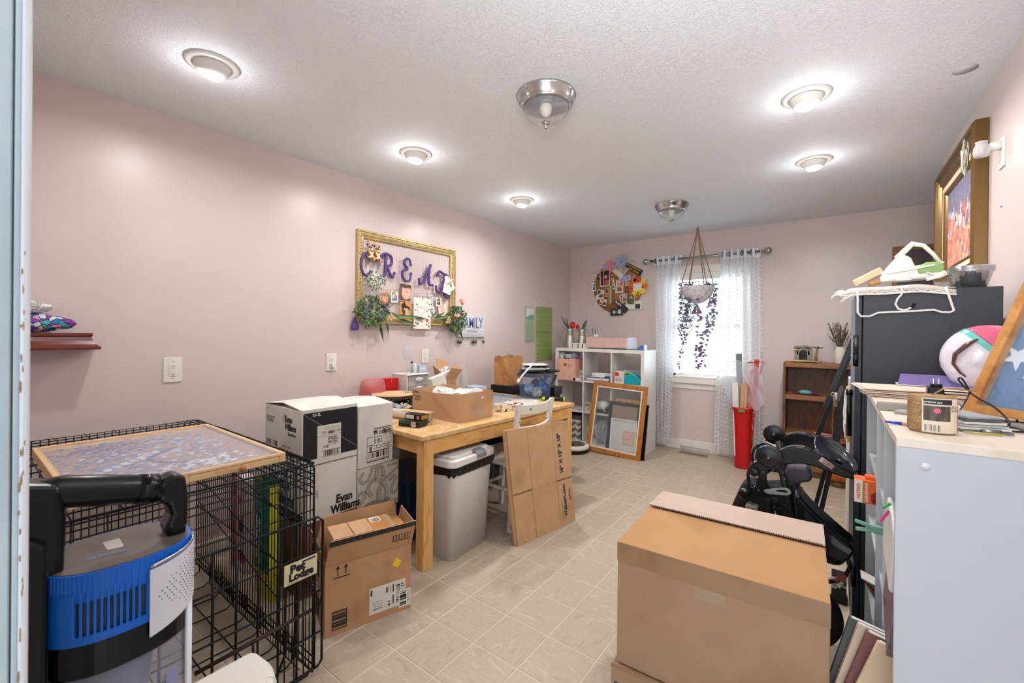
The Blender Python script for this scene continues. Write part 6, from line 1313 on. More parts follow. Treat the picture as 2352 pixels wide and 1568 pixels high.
# row 2: sewing kit / iron thing, clock-like wooden block sign
z = cz0[1]; x0 = cx0[1]
t = thing('hot_air_tool','white rounded appliance with a coiled white cord in the middle cube','appliance',(x0+.20,4.62,z)); M().ell((x0+.20,4.64,z+.085),(.075,.09,.055),20,12).build('shell',PLAST,t,w=1); M().box(x0+.09,x0+.32,4.58,4.76,z+.002,z+.045).build('black_base',BLACKP,t,w=1,bv=.008)
M().tube([(x0+.04+.05*math.cos(q),4.56+.02*math.sin(q*2),z+.06+.05*math.sin(q)) for q in [2*PI*k/24*1.6 for k in range(25)]]+[(x0+.2,4.55,z+.12),(x0+.27,4.55,z+.04),(x0+.26,4.54,z-.03+.06)],.0045,6).build('cord',PLAST,t,w=1)
t = thing('wooden_number_block','wooden block with round dark numerals in the right middle cube','sign',(cx0[2]+.17,4.62,z)); M().box(cx0[2]+.03,cx0[2]+.31,4.58,4.64,z+.001,z+.19).build('block',mat('light_wood_block',(196,148,92),.6),t,w=1,bv=.002); text('0:00',.125,(cx0[2]+.048,4.5795,z+.075),(1,0,0),(0,0,1),mat('brown_numeral',(110,84,64),.6),t,1,off=.003)
# row 1: grey chevron bin, plastic wrapped item
z = cz0[0]; x0 = cx0[0]
t = thing('fabric_bin','grey geometric-print fabric bin in the bottom left cube','storage bin',(x0+.17,4.70,z)); M().box(x0+.008,x0+.325,4.54,4.86,z+.001,z+.295).build('bin_body',mat('dark_grey_fabric',(60,60,62),.8),t,w=1)
a = canvas(72,60,(120,120,118)); h,w_ = a.shape[:2]; Yg,Xg = np.mgrid[0:h,0:w_]; cc = (Xg//9) % 2; ph = (Yg+np.where(cc,Xg % 9,9-Xg % 9)*.7) % 18
a[ph < 9] = (176,174,168); a[(ph >= 9) & (cc == 1)] = (84,84,86); a[(ph < 9) & (cc == 0)] = (206,202,194)
disc(a,.42,.20,.05,(30,28,30),.06); pic(a,.312,.25,(x0+.010,4.5390,z+.003),(1,0,0),(0,0,1),t,1,'chevron_print')
t = thing('wrapped_goods','crinkled clear plastic wrapped goods in the bottom middle cube','package',(cx0[1]+.2,4.65,z)); crumple('clear_wrap',(cx0[1]+.19,4.65,z+.13),(.09,.09,.125),140,clear('crinkle_plastic',(214,216,218),.6,.12),t,1,n=22,amp=.2)
# on top of the shelf
GALV = mat('galvanised_metal',(168,166,158),.36,metal=.75,var=[(188,186,178),(146,142,132)],vs=14,bump=.2,bs=30)
def pitcher(x,y,s_,label,az,flowers):
    t = thing('metal_pitcher',label,'pitcher',(x,y,KH+.0005))
    M().lathe([(0,0),(.060*s_,.0),(.060*s_,.025*s_),(.058*s_,.06*s_),(.048*s_,.13*s_),(.040*s_,.185*s_),(.043*s_,.20*s_),(.050*s_,.235*s_),(.047*s_,.235*s_),(.038*s_,.19*s_),(.036*s_,.18*s_)],28).build('pitcher_body',GALV,t)
    for z in (.035,.155): M().lathe([(.0605*s_ if z < .1 else .0455*s_,z*s_),(.063*s_ if z < .1 else .0475*s_,(z+.006)*s_),(.060*s_ if z < .1 else .0450*s_,(z+.012)*s_)],28).build('brass_band',mat('tan_band',(176,140,84),.5),t)
    c,sn = math.cos(az),math.sin(az); M().tube([(.045*s_*c,.045*s_*sn,.225*s_),(.085*s_*c,.085*s_*sn,.225*s_),(.105*s_*c,.105*s_*sn,.17*s_),(.09*s_*c,.09*s_*sn,.12*s_),(.058*s_*c,.058*s_*sn,.07*s_)],.005*s_,8,flat=1).build('handle',GALV,t)
    return t
pitcher(-2.635,4.70,1.0,'tall galvanised pitcher on the left, holding artificial tulips',PI*.97,1); pitcher(-2.51,4.78,.98,'galvanised pitcher on the right, handle toward the pink machine',.1,1)
REDP = mat('red_petal',(196,16,24),.5); DKG = mat('dark_stem_leaf',(64,84,60),.7,var=[(84,104,80),(48,62,46)],vs=30)
for nm,x,y,z,r_ in (('red tulip bloom in the left galvanised pitcher, the larger one',-2.595,4.69,KH+.275,.032),('small red tulip bloom between the two galvanised pitchers',-2.535,4.71,KH+.255,.022)):
    t = thing('artificial_flower',nm,'flower',(x,y,z-.04))
    for k in range(5):
        q = 2*PI*k/5; M().sheet(lambda u,v: (x+r_*(.25+.8*math.sin(PI*(.15+.75*v)))*math.cos(q+(u-.5)*1.5),y+r_*(.25+.8*math.sin(PI*(.15+.75*v)))*math.sin(q+(u-.5)*1.5),z-r_+2.4*r_*v),5,6).build('petal',REDP,t,w=1,solid=.001)
    M().tube([(x,y,z-r_),(x-.005,y,z-.05),(x-.015,y+.01,KH+.19)],.0035,6).build('stem',DKG,t,w=1)
t = thing('faux_branches','dark green bare artificial stems rising from the left pitcher','greenery',(-2.63,4.70,KH+.2)); mm = M()
for x1_,z1_,r_ in ((-2.755,.40,.006),(-2.74,.365,.007),(-2.70,.36,.006),(-2.67,.345,.009),(-2.68,.37,.004),(-2.725,.33,.006)): mm.tube([(-2.63,4.70,KH+.20),((-2.63+x1_)/2-.01,4.69,KH+.20+(z1_-.20)*.55),(x1_,4.68,KH+z1_)],[r_,r_*1.2,r_*.6],6,flat=.5)
mm.build('stem_bundle',DKG,t,w=1)['kind'] = 'stuff'
t = thing('artificial_leaf','single broad dusty green leaf in the right pitcher','greenery',(-2.49,4.78,KH+.2)); M().sheet(lambda u,v: (-2.50+.065*v+(u-.5)*.05*math.sin(PI*(.1+.9*v)),4.76,KH+.21+.15*v-.012*abs(u-.5)),4,8).build('leaf_blade',DKG,t,w=1,solid=.0015)
t = thing('carton_row','low white box holding small white cartons, in front of the pitchers','box',(-2.48,4.60,KH)); 
for k,(x,w_) in enumerate(((-2.575,.045),(-2.515,.062),(-2.44,.045),(-2.38,.03))): M().box(x,x+w_,4.56,4.63,KH+.001,KH+.052).build('small_carton',CARDW,t,w=1,bv=.001)
for x in (-2.45,-2.392): M().box(x,x+.008,4.565,4.62,KH+.001,KH+.060).build('dark_gap_card',BLACKP,t,w=1)
M().box(-2.53,-2.345,4.555,4.68,KH+.0535,KH+.0600).build('top_card',PAPER,t,w=1)
t = thing('pen_cup','small white cup full of pens and tools behind the pink machine','pen cup',(-2.33,4.80,KH+.0005)); M().lathe([(0,0),(.026,0),(.032,.17),(.030,.17),(.024,.005)],18).build('cup',PLAST,t)
for k,(dx,cl,h_) in enumerate(((-.03,(90,70,70),.20),(-.018,(220,220,220),.18),(-.006,(40,40,42),.185),(.006,(216,214,210),.175),(.014,(140,160,150),.19),(.024,(200,206,214),.195))): M().tube([(dx*.3,0,.02),(dx*1.7,.004*(k % 2),h_+.045)],.0045,8).build('pen',mat('pen_%d' % k,cl,.4),t)
t = thing('cutting_machine','pale pink electronic craft cutting machine with white ends on the cube shelf','craft machine',(-2.08,4.70,KH+.0005))
PKM = mat('blush_plastic',(216,176,168),.32); x0,x1 = -2.372,-1.812
M().prism([(4.60,KH+.02),(4.60,KH+.045),(4.598,KH+.115),(4.612,KH+.135),(4.75,KH+.140),(4.80,KH+.12),(4.80,KH+.02)],x0+.010,x1-.045,'yz').build('pink_cover',PKM,t,w=1,bv=.008,seg=3)
M().prism([(4.61,KH+.006),(4.60,KH+.03),(4.80,KH+.03),(4.79,KH+.006)],x0,x1-.01,'yz').build('white_base',PLAST,t,w=1,bv=.004)
M().prism([(4.605,KH+.004),(4.596,KH+.04),(4.597,KH+.115),(4.615,KH+.137),(4.75,KH+.142),(4.80,KH+.12),(4.80,KH+.004)],x1-.05,x1,'yz').build('white_end_cap',mat('pearl_white',(216,220,232),.25),t,w=1,bv=.012,seg=3)
M().box(x0+.070,x0+.072,4.5965,4.599,KH+.05,KH+.128).box(x1-.135,x1-.133,4.5965,4.599,KH+.05,KH+.128).box(x0+.07,x1-.133,4.5968,4.599,KH+.125,KH+.127).build('door_line',mat('rose_shadow',(176,138,130),.5),t,w=1)['kind'] = 'stuff'
M().tube([(x1-.065,4.68,KH+.1435),(x1-.065,4.68,KH+.148)],.020,20).build('dial',PLAST,t,w=1); M().box(x0+.04,x1-.05,4.594,4.60,KH+.005,KH+.012).build('dark_slot',SLOT,t,w=1)
t = thing('blue_pouch','small blue and white patterned packet at the right end of the shelf top','packet',(-1.70,4.65,KH)); a = canvas(12,8,(40,110,180)); rect(a,0,.5,1,.6,(190,210,230)); rect(a,.5,0,.58,1,(190,210,230)); M().prism([(-1.75,KH+.001),(-1.66,KH+.001),(-1.66,KH+.052),(-1.70,KH+.052)],4.60,4.66).build('packet_body',mat('cobalt_packet',(50,110,180),.4),t,w=1,bv=.002); M().box(-1.665,-1.648,4.60,4.66,KH+.001,KH+.056).build('white_edge',PLAST,t,w=1); M().box(-1.80,-1.72,4.57,4.64,KH+.0005,KH+.0035).build('blue_sheet',mat('sky_blue_sheet',(90,160,200),.5),t,w=1)
# -- FRAMES LEANING ON THE CUBE SHELF
def lean_frame(name,label,x0,x1,yb,yt,zt,wd,mt,tk=.022,inner=None,glass=None,back=None,prof=None,tilt=0,cat='frame'):
    t = thing(name,label,cat,((x0+x1)/2,yb,.002)); ang = math.atan2(yt-yb,zt); L_ = math.hypot(yt-yb,zt)
    T = Matrix.Translation(((x0+x1)/2,yb,.004)) @ Matrix.Rotation(tilt,4,'Y') @ Matrix.Rotation(-ang,4,'X')
    W = x1-x0
    def pc(mm,nm,m_): return mm.xf(T).build(nm,m_,t,w=1)
    for nm,a_ in (('stile',(-W/2,-W/2+wd,0,L_)),('stile',(W/2-wd,W/2,0,L_)),('rail',(-W/2+wd,W/2-wd,0,wd)),('rail',(-W/2+wd,W/2-wd,L_-wd,L_))):
        o = pc(M().box(a_[0],a_[1],-tk/2,tk/2,a_[2],a_[3]).box(a_[0]+(.3*wd if nm == 'rail' or a_[0] > 0 else 0)-0,a_[1],-tk/2-.001,tk/2,a_[2],a_[3]) if 0 else M().box(a_[0],a_[1],-tk/2,tk/2,a_[2],a_[3]),nm,mt); md = o.modifiers.new('b','BEVEL'); md.width = .006 if wd > .03 else .002; md.segments = 3
    if inner:
        iw,im = inner
        mm = M(); mm.ring([(-W/2+wd,wd),(W/2-wd,wd),(W/2-wd,L_-wd),(-W/2+wd,L_-wd)],[(-W/2+wd+iw,wd+iw),(W/2-wd-iw,wd+iw),(W/2-wd-iw,L_-wd-iw),(-W/2+wd+iw,L_-wd-iw)],-tk*.30,tk*.2); pc(mm,'liner',im)
    if glass: pc(M().box(-W/2+wd*.8,W/2-wd*.8,-.001,.001,wd*.8,L_-wd*.8),'glass',glass)
    if back: pc(M().box(-W/2+wd*.8,W/2-wd*.8,.003,.006,wd*.8,L_-wd*.8),'backing',back)
    return t,T,W,L_
OAKF = mat('golden_oak_frame',(160,98,40),.35,var=[(180,116,52),(138,80,32)],vs=9,vstr=(4,4,1.2),det=5,coat=.3)
lean_frame('empty_picture_frame','large golden oak frame with clear glass leaning on the cube shelf',-2.225,-1.598,4.355,4.50,.765,.050,OAKF,.026,(.014,mat('linen_liner',(220,206,180),.6)),PANE,tilt=.035)
lean_frame('empty_picture_frame','black frame with brown backing standing behind the oak frame glass',-2.02,-1.655,4.425,4.51,.56,.038,mat('black_frame_wood',(26,30,38),.3),.018,None,PANE,mat('brown_backing',(150,112,80),.7),tilt=.02)
t,T,W,L_ = lean_frame('framed_print','white frame with pale pink text print, lowest in front of the black frame',-1.965,-1.668,4.400,4.455,.385,.012,PLAST,.016,None,PANE,mat('white_mount',(226,222,216),.6))
a = canvas(40,52,(226,182,160)); rs = random.Random(5)
for r_ in range(5):
    y = .14+r_*.16; x = .12
    while x < .85:
        w_ = rs.uniform(.04,.1); disc(a,x,y+rs.uniform(-.02,.02),w_*.4,(240,222,210),.02); x += w_
o = pic(a,.130,.155,(0,0,0),(1,0,0),(0,0,1),t,0,'pink_print'); o.data.transform(rootT(t).inverted() @ T @ Matrix.Translation((-.005,.0020,.115)))
lean_frame('picture_frame','thin black frame seen edge-on at the right of the oak frame',-1.64,-1.566,4.385,4.515,.56,.008,BLACKP,.018,None,None,BLACKP)
t = thing('robot_vacuum','round white robot vacuum with black base on the floor by the cube shelf','robot vacuum',(-2.33,4.27,0)); M().lathe([(0,.004),(.165,.004),(.170,.012),(.170,.038),(.168,.040)],40).build('bumper_base',BLACKP,t); M().lathe([(.168,.040),(.172,.046),(.172,.070),(.165,.080),(.14,.084),(.135,.082)],40).build('white_ring',PLAST,t); M().lathe([(0,.085),(.11,.0845),(.136,.081),(.137,.07)],40).build('top_glass',mat('bronze_top',(84,74,66),.2),t); M().box(-.06,.02,-.10,-.02,.084,.095).build('lidar_block',BLACKP,t,bv=.004)
# -- FAR WALL
cb = thing('cork_board','round cork board crowded with pinned photos on the far wall','cork board',(-2.21,YF,1.60))
M().lathe([(0,0),(.325,0),(.325,.012),(0,.012)],48).xf(Matrix.Translation((-2.205,YF-.001,1.905)) @ Matrix.Rotation(PI/2,4,'X')).build('cork_disc',mat('cork',(160,110,60),.9,var=[(180,128,74),(138,90,46)],vs=60,bump=.4,bs=120),cb,w=1)
def fpin(x,z,w_,h_,img,label,tilt=0,y=.018,cat='photo',name='pinned_photo'):
    t = thing(name,label,cat,(x,YF-y,z)); ca,sa = math.cos(tilt),math.sin(tilt)
    o_ = (-w_/2*ca+h_/2*sa,0,-h_/2*ca-w_/2*sa); pic(img,w_,h_,o_,(ca,0,sa),(-sa,0,ca),t,th=.0008)
    M().ell((0,-.004,h_*.42),(.004,.005,.004),8,6).build('push_pin',PLAST,t); return t
bw_ = [(30,30,30),(90,90,88),(160,158,154),(210,208,200)]; warm = [(90,50,40),(150,90,60),(60,40,40),(190,140,110)]
# pixel (crop) -> board plane, crop scale handled offline; list: x, z, w, h, tilt
a = photo(31,20,30,[(70,20,30),(100,30,40),(140,60,70),(60,24,24)],1); rect(a,.38,.0,.44,1,(226,200,190)); disc(a,.7,.75,.25,(190,90,100),.15); fpin(-2.37,2.035,.135,.215,a,'dark red portrait photo at the upper left of the cork board',.03,.022)
fpin(-2.455,2.06,.05,.08,photo(32,14,18,warm,0),'narrow photo at the upper left rim of the cork board, beside the red portrait',-.1)
fpin(-2.525,2.055,.045,.085,photo(33,12,18,[(206,200,190),(180,170,160)],1),'pale torn photo on the leftmost rim of the cork board',.1)
fpin(-2.52,1.93,.052,.105,photo(34,14,22,bw_,2),'small black and white photo on the left rim of the cork board')
a = photo(35,22,22,bw_,1); rect(a,.0,.6,1,1,(222,210,190)); fpin(-2.165,2.12,.165,.150,a,'tilted black and white group photo with cream border near the top',-.72,.028)
a = canvas(60,24,(28,26,26)); fpin(-1.99,2.12,.240,.075,a,'black sign with yellow words at the upper right of the cork board',-.52,.024,'sign','word_sign')
t2 = [o for o in bpy.data.objects if o.get('label','').startswith('black sign with yellow')][0]; YL = mat('yellow_ink',(216,176,70),.6); ca,sa = math.cos(-.52),math.sin(-.52)
text('PROUD PARENT OF A',.022,(-.105*ca-.010*sa*-1*-1,-.001,-.105*sa+.010*ca),(ca,0,sa),(-sa,0,ca),YL,t2,off=.0008,sx=.95); text('ARMY SOLDIER',.024,(-.07*ca+.024*sa,-.001,-.07*sa-.024*ca),(ca,0,sa),(-sa,0,ca),YL,t2,off=.0008,sx=.95)
a = canvas(40,18,(160,180,216)); lines(a,.1,.15,.9,.9,3,(80,100,160),3); fpin(-2.10,2.015,.155,.060,a,'pale blue handwritten note near the middle of the cork board',.12,.024,'note','handwritten_note')
fpin(-1.975,2.02,.07,.05,photo(36,18,12,warm,0),'small photo tucked under the black word sign',-.4)
fpin(-2.055,1.955,.085,.062,photo(37,22,16,bw_,1),'black and white photo right of the centre of the cork board',.04)
a = photo(38,22,30,[(180,120,100),(140,80,60),(210,160,140)],2); disc(a,.35,.35,.15,(214,160,140),.12); disc(a,.7,.3,.13,(150,100,80),.12); fpin(-2.17,1.915,.100,.155,a,'colour photo of two people in the centre of the cork board',-.03,.022)
fpin(-2.075,1.87,.045,.075,photo(39,12,18,[(40,40,60),(90,60,60),(120,100,120)],0),'dark narrow photo right of the photo of two people')
a = canvas(20,36,(220,210,190)); disc(a,.4,.45,.2,(60,110,150),.1); disc(a,.5,.75,.2,(60,110,150),.1); fpin(-2.255,1.955,.038,.150,a,'narrow cream bookmark with blue flowers in the board middle',.2,.020,'bookmark','bookmark')
fpin(-2.33,1.87,.065,.070,photo(40,18,18,warm,1),'small dark photo left of the ribbon tassels')
a = photo(41,24,28,[(50,80,60),(200,190,170),(90,110,90)],2); fpin(-2.43,1.83,.095,.115,a,'photo with a dark oval at the lower left of the cork board',-.25,.022)
fpin(-2.385,1.735,.090,.105,photo(42,22,26,[(150,80,70),(90,50,40),(220,200,190)],1),'photo of a person in white near the lower left rim',-.2,.024)
fpin(-2.475,1.79,.05,.07,photo(43,12,16,[(214,180,150),(220,200,180)],0),'peach coloured scrap on the lower left rim of the cork board',.2)
fpin(-2.345,1.80,.045,.075,photo(44,10,14,[(200,60,30),(220,110,50)],0),'small red and orange scrap below the small dark photo',-.5,.024,'scrap','paper_scrap')
fpin(-2.12,1.765,.085,.10,photo(45,22,26,bw_,1),'black and white photo below the photo of two people',.35,.022)
a = photo(46,24,28,[(90,90,60),(60,60,50),(150,140,110)],0); rect(a,0,0,1,.08,(206,166,110)); rect(a,0,.85,1,1,(206,166,110)); rect(a,0,0,.1,1,(206,166,110)); rect(a,.9,0,1,1,(206,166,110)); disc(a,.5,.35,.16,(200,160,140),.14); disc(a,.5,.75,.35,(80,90,60),.3); fpin(-2.02,1.755,.115,.135,a,'wooden-framed photo of a person in green, lower right of the board',-.03,.030)
a = canvas(40,26,(222,220,218)); rect(a,.62,.35,.92,.95,(50,48,56)); fpin(-1.985,1.675,.210,.105,a,'white card with a black square at the bottom right of the cork board',-.03,.020,'card','card')
a = canvas(50,20,(26,26,30)); o1 = fpin(-2.155,1.665,.210,.080,a,'black bumper sticker reading Retire at the bottom of the cork board',-.62,.026,'sticker','word_sticker'); ca,sa = math.cos(-.62),math.sin(-.62)
text('Retire',.040,(-.09*ca,-.001,-.09*sa+.004),(ca,0,sa),(-sa,0,ca),WI,o1,off=.001); text('CITY   ?',.034,(-.10*ca+.034*sa*-1*-1,-.001,-.10*sa-.030),(ca,0,sa),(-sa,0,ca),mat('orange_ink2',(206,80,40),.6),o1,off=.001)
a = canvas(30,20,(40,38,42)); rect(a,.2,.3,.4,.7,(196,196,194)); rect(a,.6,.2,.85,.75,(206,206,204)); disc(a,.5,.5,.1,(130,110,104),.15); fpin(-2.20,1.595,.170,.090,a,'dark photo hanging at the very bottom of the cork board',.04,.032)
# tassels
t = thing('ribbon_tassels','hanging yellow and grey ribbon tassels with a white bead on the cork board','tassel',(-2.27,YF-.035,2.0)); M().tube([(-2.26,YF-.033,2.06),(-2.275,YF-.036,1.93)],.005,6).build('cord',mat('olive_cord',(130,120,50),.6),t,w=1); M().ell((-2.26,YF-.035,2.062),(.009,.009,.009),10,8).build('bead',PLAST,t,w=1)
for k,(dx,cl) in enumerate(((-.018,(120,128,112)),(-.003,(226,170,40)),(.012,(150,156,150)),(.024,(110,124,120)))): M().box(-2.283+dx-.007,-2.283+dx+.007,YF-.042-.001*k,YF-.038-.001*k,1.69+.01*k,1.93).build('ribbon',mat('tassel_ribbon_%d' % k,cl,.5),t,w=1)
# paper flowers
def pflower(x,z,r,n,cl,label,wd=.35,y=.045,rings=2,dark=None):
    t = thing('paper_flower',label,'paper flower',(x,YF-y,z)); mt = mat('paper_petal_%d_%d' % (cl[0],cl[2]),cl,.7)
    for q in range(rings):
        rr_ = r*(1-.3*q)
        for k in range(n):
            a_ = 2*PI*(k+.5*q)/n; c,s_ = math.cos(a_),math.sin(a_); w_ = rr_*wd*.5
            M().add([(rr_*.1*c,-.004*q,rr_*.1*s_),(rr_*.6*c-w_*s_,-.010-.006*q,rr_*.6*s_+w_*c),(rr_*c,-.004-.012*q,rr_*s_),(rr_*.6*c+w_*s_,-.010-.006*q,rr_*.6*s_-w_*c)],[(0,1,2,3)]).build('petal',mt,t,solid=.0008)
    M().ell((0,-.014,0),(r*.08,.004,r*.08),8,6).build('centre',dark or mt,t)
pflower(-2.285,2.185,.085,8,(222,140,160),'pink paper flower at the top of the cork board',.65); pflower(-2.145,2.22,.105,22,(176,190,214),'large pale blue many-petalled paper flower at the top of the cork board',.16,.05,2); pflower(-2.365,2.17,.035,12,(190,194,216),'tiny lilac paper flower left of the pink paper flower',.3)
t = thing('wire_sprig','thin dry twigs sticking out left and right of the cork board','twig',(-2.4,YF-.03,2.12)); M().tube([(-2.41,YF-.02,2.15),(-2.50,YF-.02,2.125),(-2.58,YF-.02,2.09)],.0016,5).build('twig',DKCARD,t,w=1); M().tube([(-2.06,YF-.02,2.22),(-1.99,YF-.03,2.23),(-1.955,YF-.03,2.19)],.0016,5).build('twig',DKCARD,t,w=1)
# leaf wreath
wr = thing('paper_leaf_wreath','small wreath of orange, red and yellow paper leaves on the cork board right side','wreath',(-1.935,YF-.03,1.90)); LC = [mat('orange_leaf',(232,110,20),.6),mat('yellow_leaf',(230,206,60),.6),mat('red_leaf',(206,70,50),.6)]
for k,(dx,dz,ci) in enumerate(((-.045,.085,0),(.025,.080,2),(.075,.060,1),(.090,0,0),(.075,-.055,1),(.03,-.065,1),(-.035,-.075,1),(-.09,-.045,2),(-.085,.025,0),(-.02,.075,0))):
    a0 = k*1.1; pts = []
    for q in range(16): r_ = (.042 if q % 2 == 0 else .024)*(1.0 if q % 4 else 1.2); pts.append((dx+r_*math.cos(a0+PI*q/8),dz+r_*math.sin(a0+PI*q/8)))
    M().prism(pts,-.002*(k % 3)-.003,-.002*(k % 3)).build('paper_leaf',LC[ci],wr)
    if k % 2: M().ell((dx-.015,-.010,dz-.01),(.009,.006,.009),8,6).build('berry',mat('brown_berry',(96,56,30),.6),wr)
M().box(-.06,.055,.001,.003,-.06,.06).build('white_backing',PAPER,wr)
# -- hanging plant
hp = thing('hanging_planter','white macrame hanging planter with trailing purple-leaved vine before the window','hanging plant',(-1.155,4.75,2.46))
HX,HY,HZ = -1.155,4.75,1.80
M().tube([(HX,HY,2.470),(HX,HY,2.455),(HX+.012,HY,2.445),(HX+.006,HY,2.43),(HX-.006,HY,2.432)],.003,6).build('ceiling_hook',STEEL,hp,w=1)
JU = mat('jute_rope',(150,122,90),.9)
for k in range(6): a_ = 2*PI*k/6+.3; M().tube([(HX,HY,2.435),(HX+.01*math.cos(a_),HY+.01*math.sin(a_),2.38),(HX+.160*math.cos(a_),HY+.160*math.sin(a_),HZ+.03)],.0045,6).build('rope',JU,hp,w=1)
M().tube([(HX,HY,2.44),(HX,HY,2.37)],.013,10).build('rope_wrap',JU,hp,w=1)
M().lathe([(.03,-.155),(.09,-.13),(.14,-.075),(.163,-.01),(.170,.02),(.160,.022),(.150,-.01),(.12,-.08),(.0,-.12)],30,(HX,HY,HZ)).build('bowl',mat('white_macrame',(206,204,208),.9,var=[(216,214,218),(180,178,184)],vs=26,bump=.8,bs=50,bdist=.01),hp,w=1)
M().lathe([(.0,-.01),(.145,-.005),(0,.0)],20,(HX,HY,HZ+.01)).build('soil',mat('dark_soil',(44,34,30),.95),hp,w=1)
mm = M(); rs = random.Random(17)
for k in range(40): a_ = rs.uniform(0,2*PI); r_ = rs.uniform(.02,.055); mm.tube([(HX,HY,HZ-.155),(HX+r_*.5*math.cos(a_),HY+r_*.5*math.sin(a_),HZ-.20),(HX+r_*math.cos(a_),HY+r_*math.sin(a_),HZ-.265)],.0018,4)
o = mm.build('tassel',mat('grey_tassel',(150,138,136),.9),hp,w=1); o['kind'] = 'stuff'
VN = [mat('purple_green_leaf',(128,124,138),.6,translucent=.3),mat('dark_vine_leaf',(100,102,116),.6,translucent=.3),mat('plum_leaf',(136,84,136),.55,translucent=.3)]; mm = M(); vm = M()
def vine(x,y,z0,z1,sw,n,big=.038,plum=.1):
    pts = []; k = 12
    for i in range(k+1): u = i/k; pts.append((x+sw*math.sin(u*3.2+x*9)*u,y+.02*math.sin(u*5),z0+(z1-z0)*u))
    vm.tube(pts,.0016,4)
    for j in range(n):
        u = rs.random(); i = min(k-1,int(u*k)); p = pts[i]; a_ = rs.uniform(0,2*PI)
        leaf(mm,(p[0],p[1],z0+(z1-z0)*u),(math.cos(a_),.4*math.sin(a_),rs.uniform(-1.1,.3)),big*1.0*rs.uniform(.6,1.1),big*.5,2 if rs.random() < plum else rs.choice([0,1]),up=(0,1,0))
for k in range(15):
    a_ = rs.uniform(PI*.6,PI*1.45); r_ = .165; L__ = rs.uniform(.25,.45)+(.1 if k % 3 == 0 else 0); vine(HX+r_*math.cos(a_),HY+r_*math.sin(a_)*.8,HZ+.03,HZ-L__,.02,int(L__*48),.034)
vine(HX-.135,HY-.06,HZ-.2,HZ-.83,.03,32,.042); vine(HX-.06,HY-.12,HZ-.1,HZ-.56,.03,36,.040); vine(HX+.045,HY-.1,HZ-.05,HZ-.84,.012,40,.055,.5)
vine(HX+.15,HY,HZ+.03,HZ-.42,-.02,36,.042); vine(HX+.135,HY-.04,HZ-.05,HZ-.50,.03,30,.042); vine(HX+.10,HY-.02,HZ-.30,HZ-.70,.06,22,.05); vine(HX+.17,HY+.03,HZ+.02,HZ-.28,.03,26,.04); vine(HX+.11,HY-.05,HZ-.44,HZ-.80,.08,14,.055,.3); vine(HX-.17,HY+.02,HZ,HZ-.52,-.02,34,.036)
for k in range(150): a_ = rs.uniform(0,2*PI); r_ = .17*rs.random()**.5; leaf(mm,(HX+r_*math.cos(a_),HY+r_*math.sin(a_),HZ+.025+rs.uniform(0,.03)),(math.cos(a_),math.sin(a_),rs.uniform(-.2,1.2)),rs.uniform(.03,.05),.016,rs.choice([0,0,1]))
o = mm.build('vine_leaves',VN,hp,w=1); o['kind'] = 'stuff'; o = vm.build('vine_stems',DKG,hp,w=1); o['kind'] = 'stuff'
# -- floor vent
t = thing('floor_vent','beige metal floor vent with a clear deflector below the window','vent',(-1.235,4.97,0)); VT = mat('beige_vent',(150,134,116),.5)
M().ring([(-1.385,4.925),(-1.085,4.925),(-1.085,5.025),(-1.385,5.025)],[(-1.360,4.945),(-1.110,4.945),(-1.110,5.005),(-1.360,5.005)],0,.006,'xy').build('rim',VT,t,w=1); M().box(-1.36,-1.11,4.945,5.005,0,.001).build('dark_opening',mat('vent_dark',(26,20,16),.9),t,w=1)
for k in range(21): x = -1.352+k*.0117; M().box(x,x+.0045,4.945,5.005,.001,.0055).build('louvre',VT,t,w=1)
M().sheet(lambda u,v: (-1.39+.31*u,5.02+.06*math.cos(PI/2*v),.065*math.sin(PI/2*v)),6,8).build('deflector',clear('deflector_plastic',(220,222,224),.8,.05),t,w=1,solid=.002)
# -- red bin with rolls
rb = thing('red_bin','tall narrow red plastic bin holding paper rolls in front of the right curtain','bin',(-.72,4.80,0)); RB = mat('red_bin_plastic',(190,8,22),.3)
def sq2(rx,ry,z,p=3.0,n=32): return [(-.72+math.copysign(abs(math.cos(q))**(2/p),math.cos(q))*rx,4.80+math.copysign(abs(math.sin(q))**(2/p),math.sin(q))*ry,z) for q in [2*PI*k/n for k in range(n)]]
lv = [sq2(.066,.060,0),sq2(.070,.064,.02),sq2(.083,.078,.50),sq2(.088,.083,.575),sq2(.096,.090,.580),sq2(.100,.094,.590),sq2(.100,.094,.604),sq2(.092,.086,.606),sq2(.086,.081,.58),sq2(.068,.062,.03)]; n = 32
M().add([p for r_ in lv for p in r_],[(i*n+j,i*n+(j+1) % n,(i+1)*n+(j+1) % n,(i+1)*n+j) for i in range(len(lv)-1) for j in range(n)]+[tuple(range(n))[::-1],tuple((len(lv)-1)*n+j for j in range(n))],0,True).build('bin_body',RB,rb,w=1)
M().box(-.75,-.69,4.698,4.706,.565,.590).build('green_clip',mat('green_clip',(90,150,60),.5),rb,w=1,bv=.002)
def rollp(label,p0,p1,r,mt,name='paper_roll',cat='paper roll',n=18,end=None):
    t = thing(name,label,cat,p0); M().tube([p0,p1],r,n).build('roll',mt,t,w=1)
    if end: M().tube([Vector(p1),Vector(p1)+(Vector(p1)-Vector(p0)).normalized()*.002],r*.8,n).build('end',end,t,w=1)
    return t
t = thing('white_carton_tube','white square carton standing in the red bin, left side','tube',(-.755,4.79,.06)); M().obox((-.775,4.775,.48),(.055,.06,.72),(0,-.04,.1)).build('tube_body',CARDW,t,w=1,bv=.002)
t = thing('brown_carton_tube','brown square carton standing in the red bin, middle','tube',(-.71,4.79,.06)); M().obox((-.712,4.775,.48),(.060,.06,.72),(0,.03,-.1)).build('tube_body',mat('tan_tube',(196,150,112),.7),t,w=1,bv=.002)
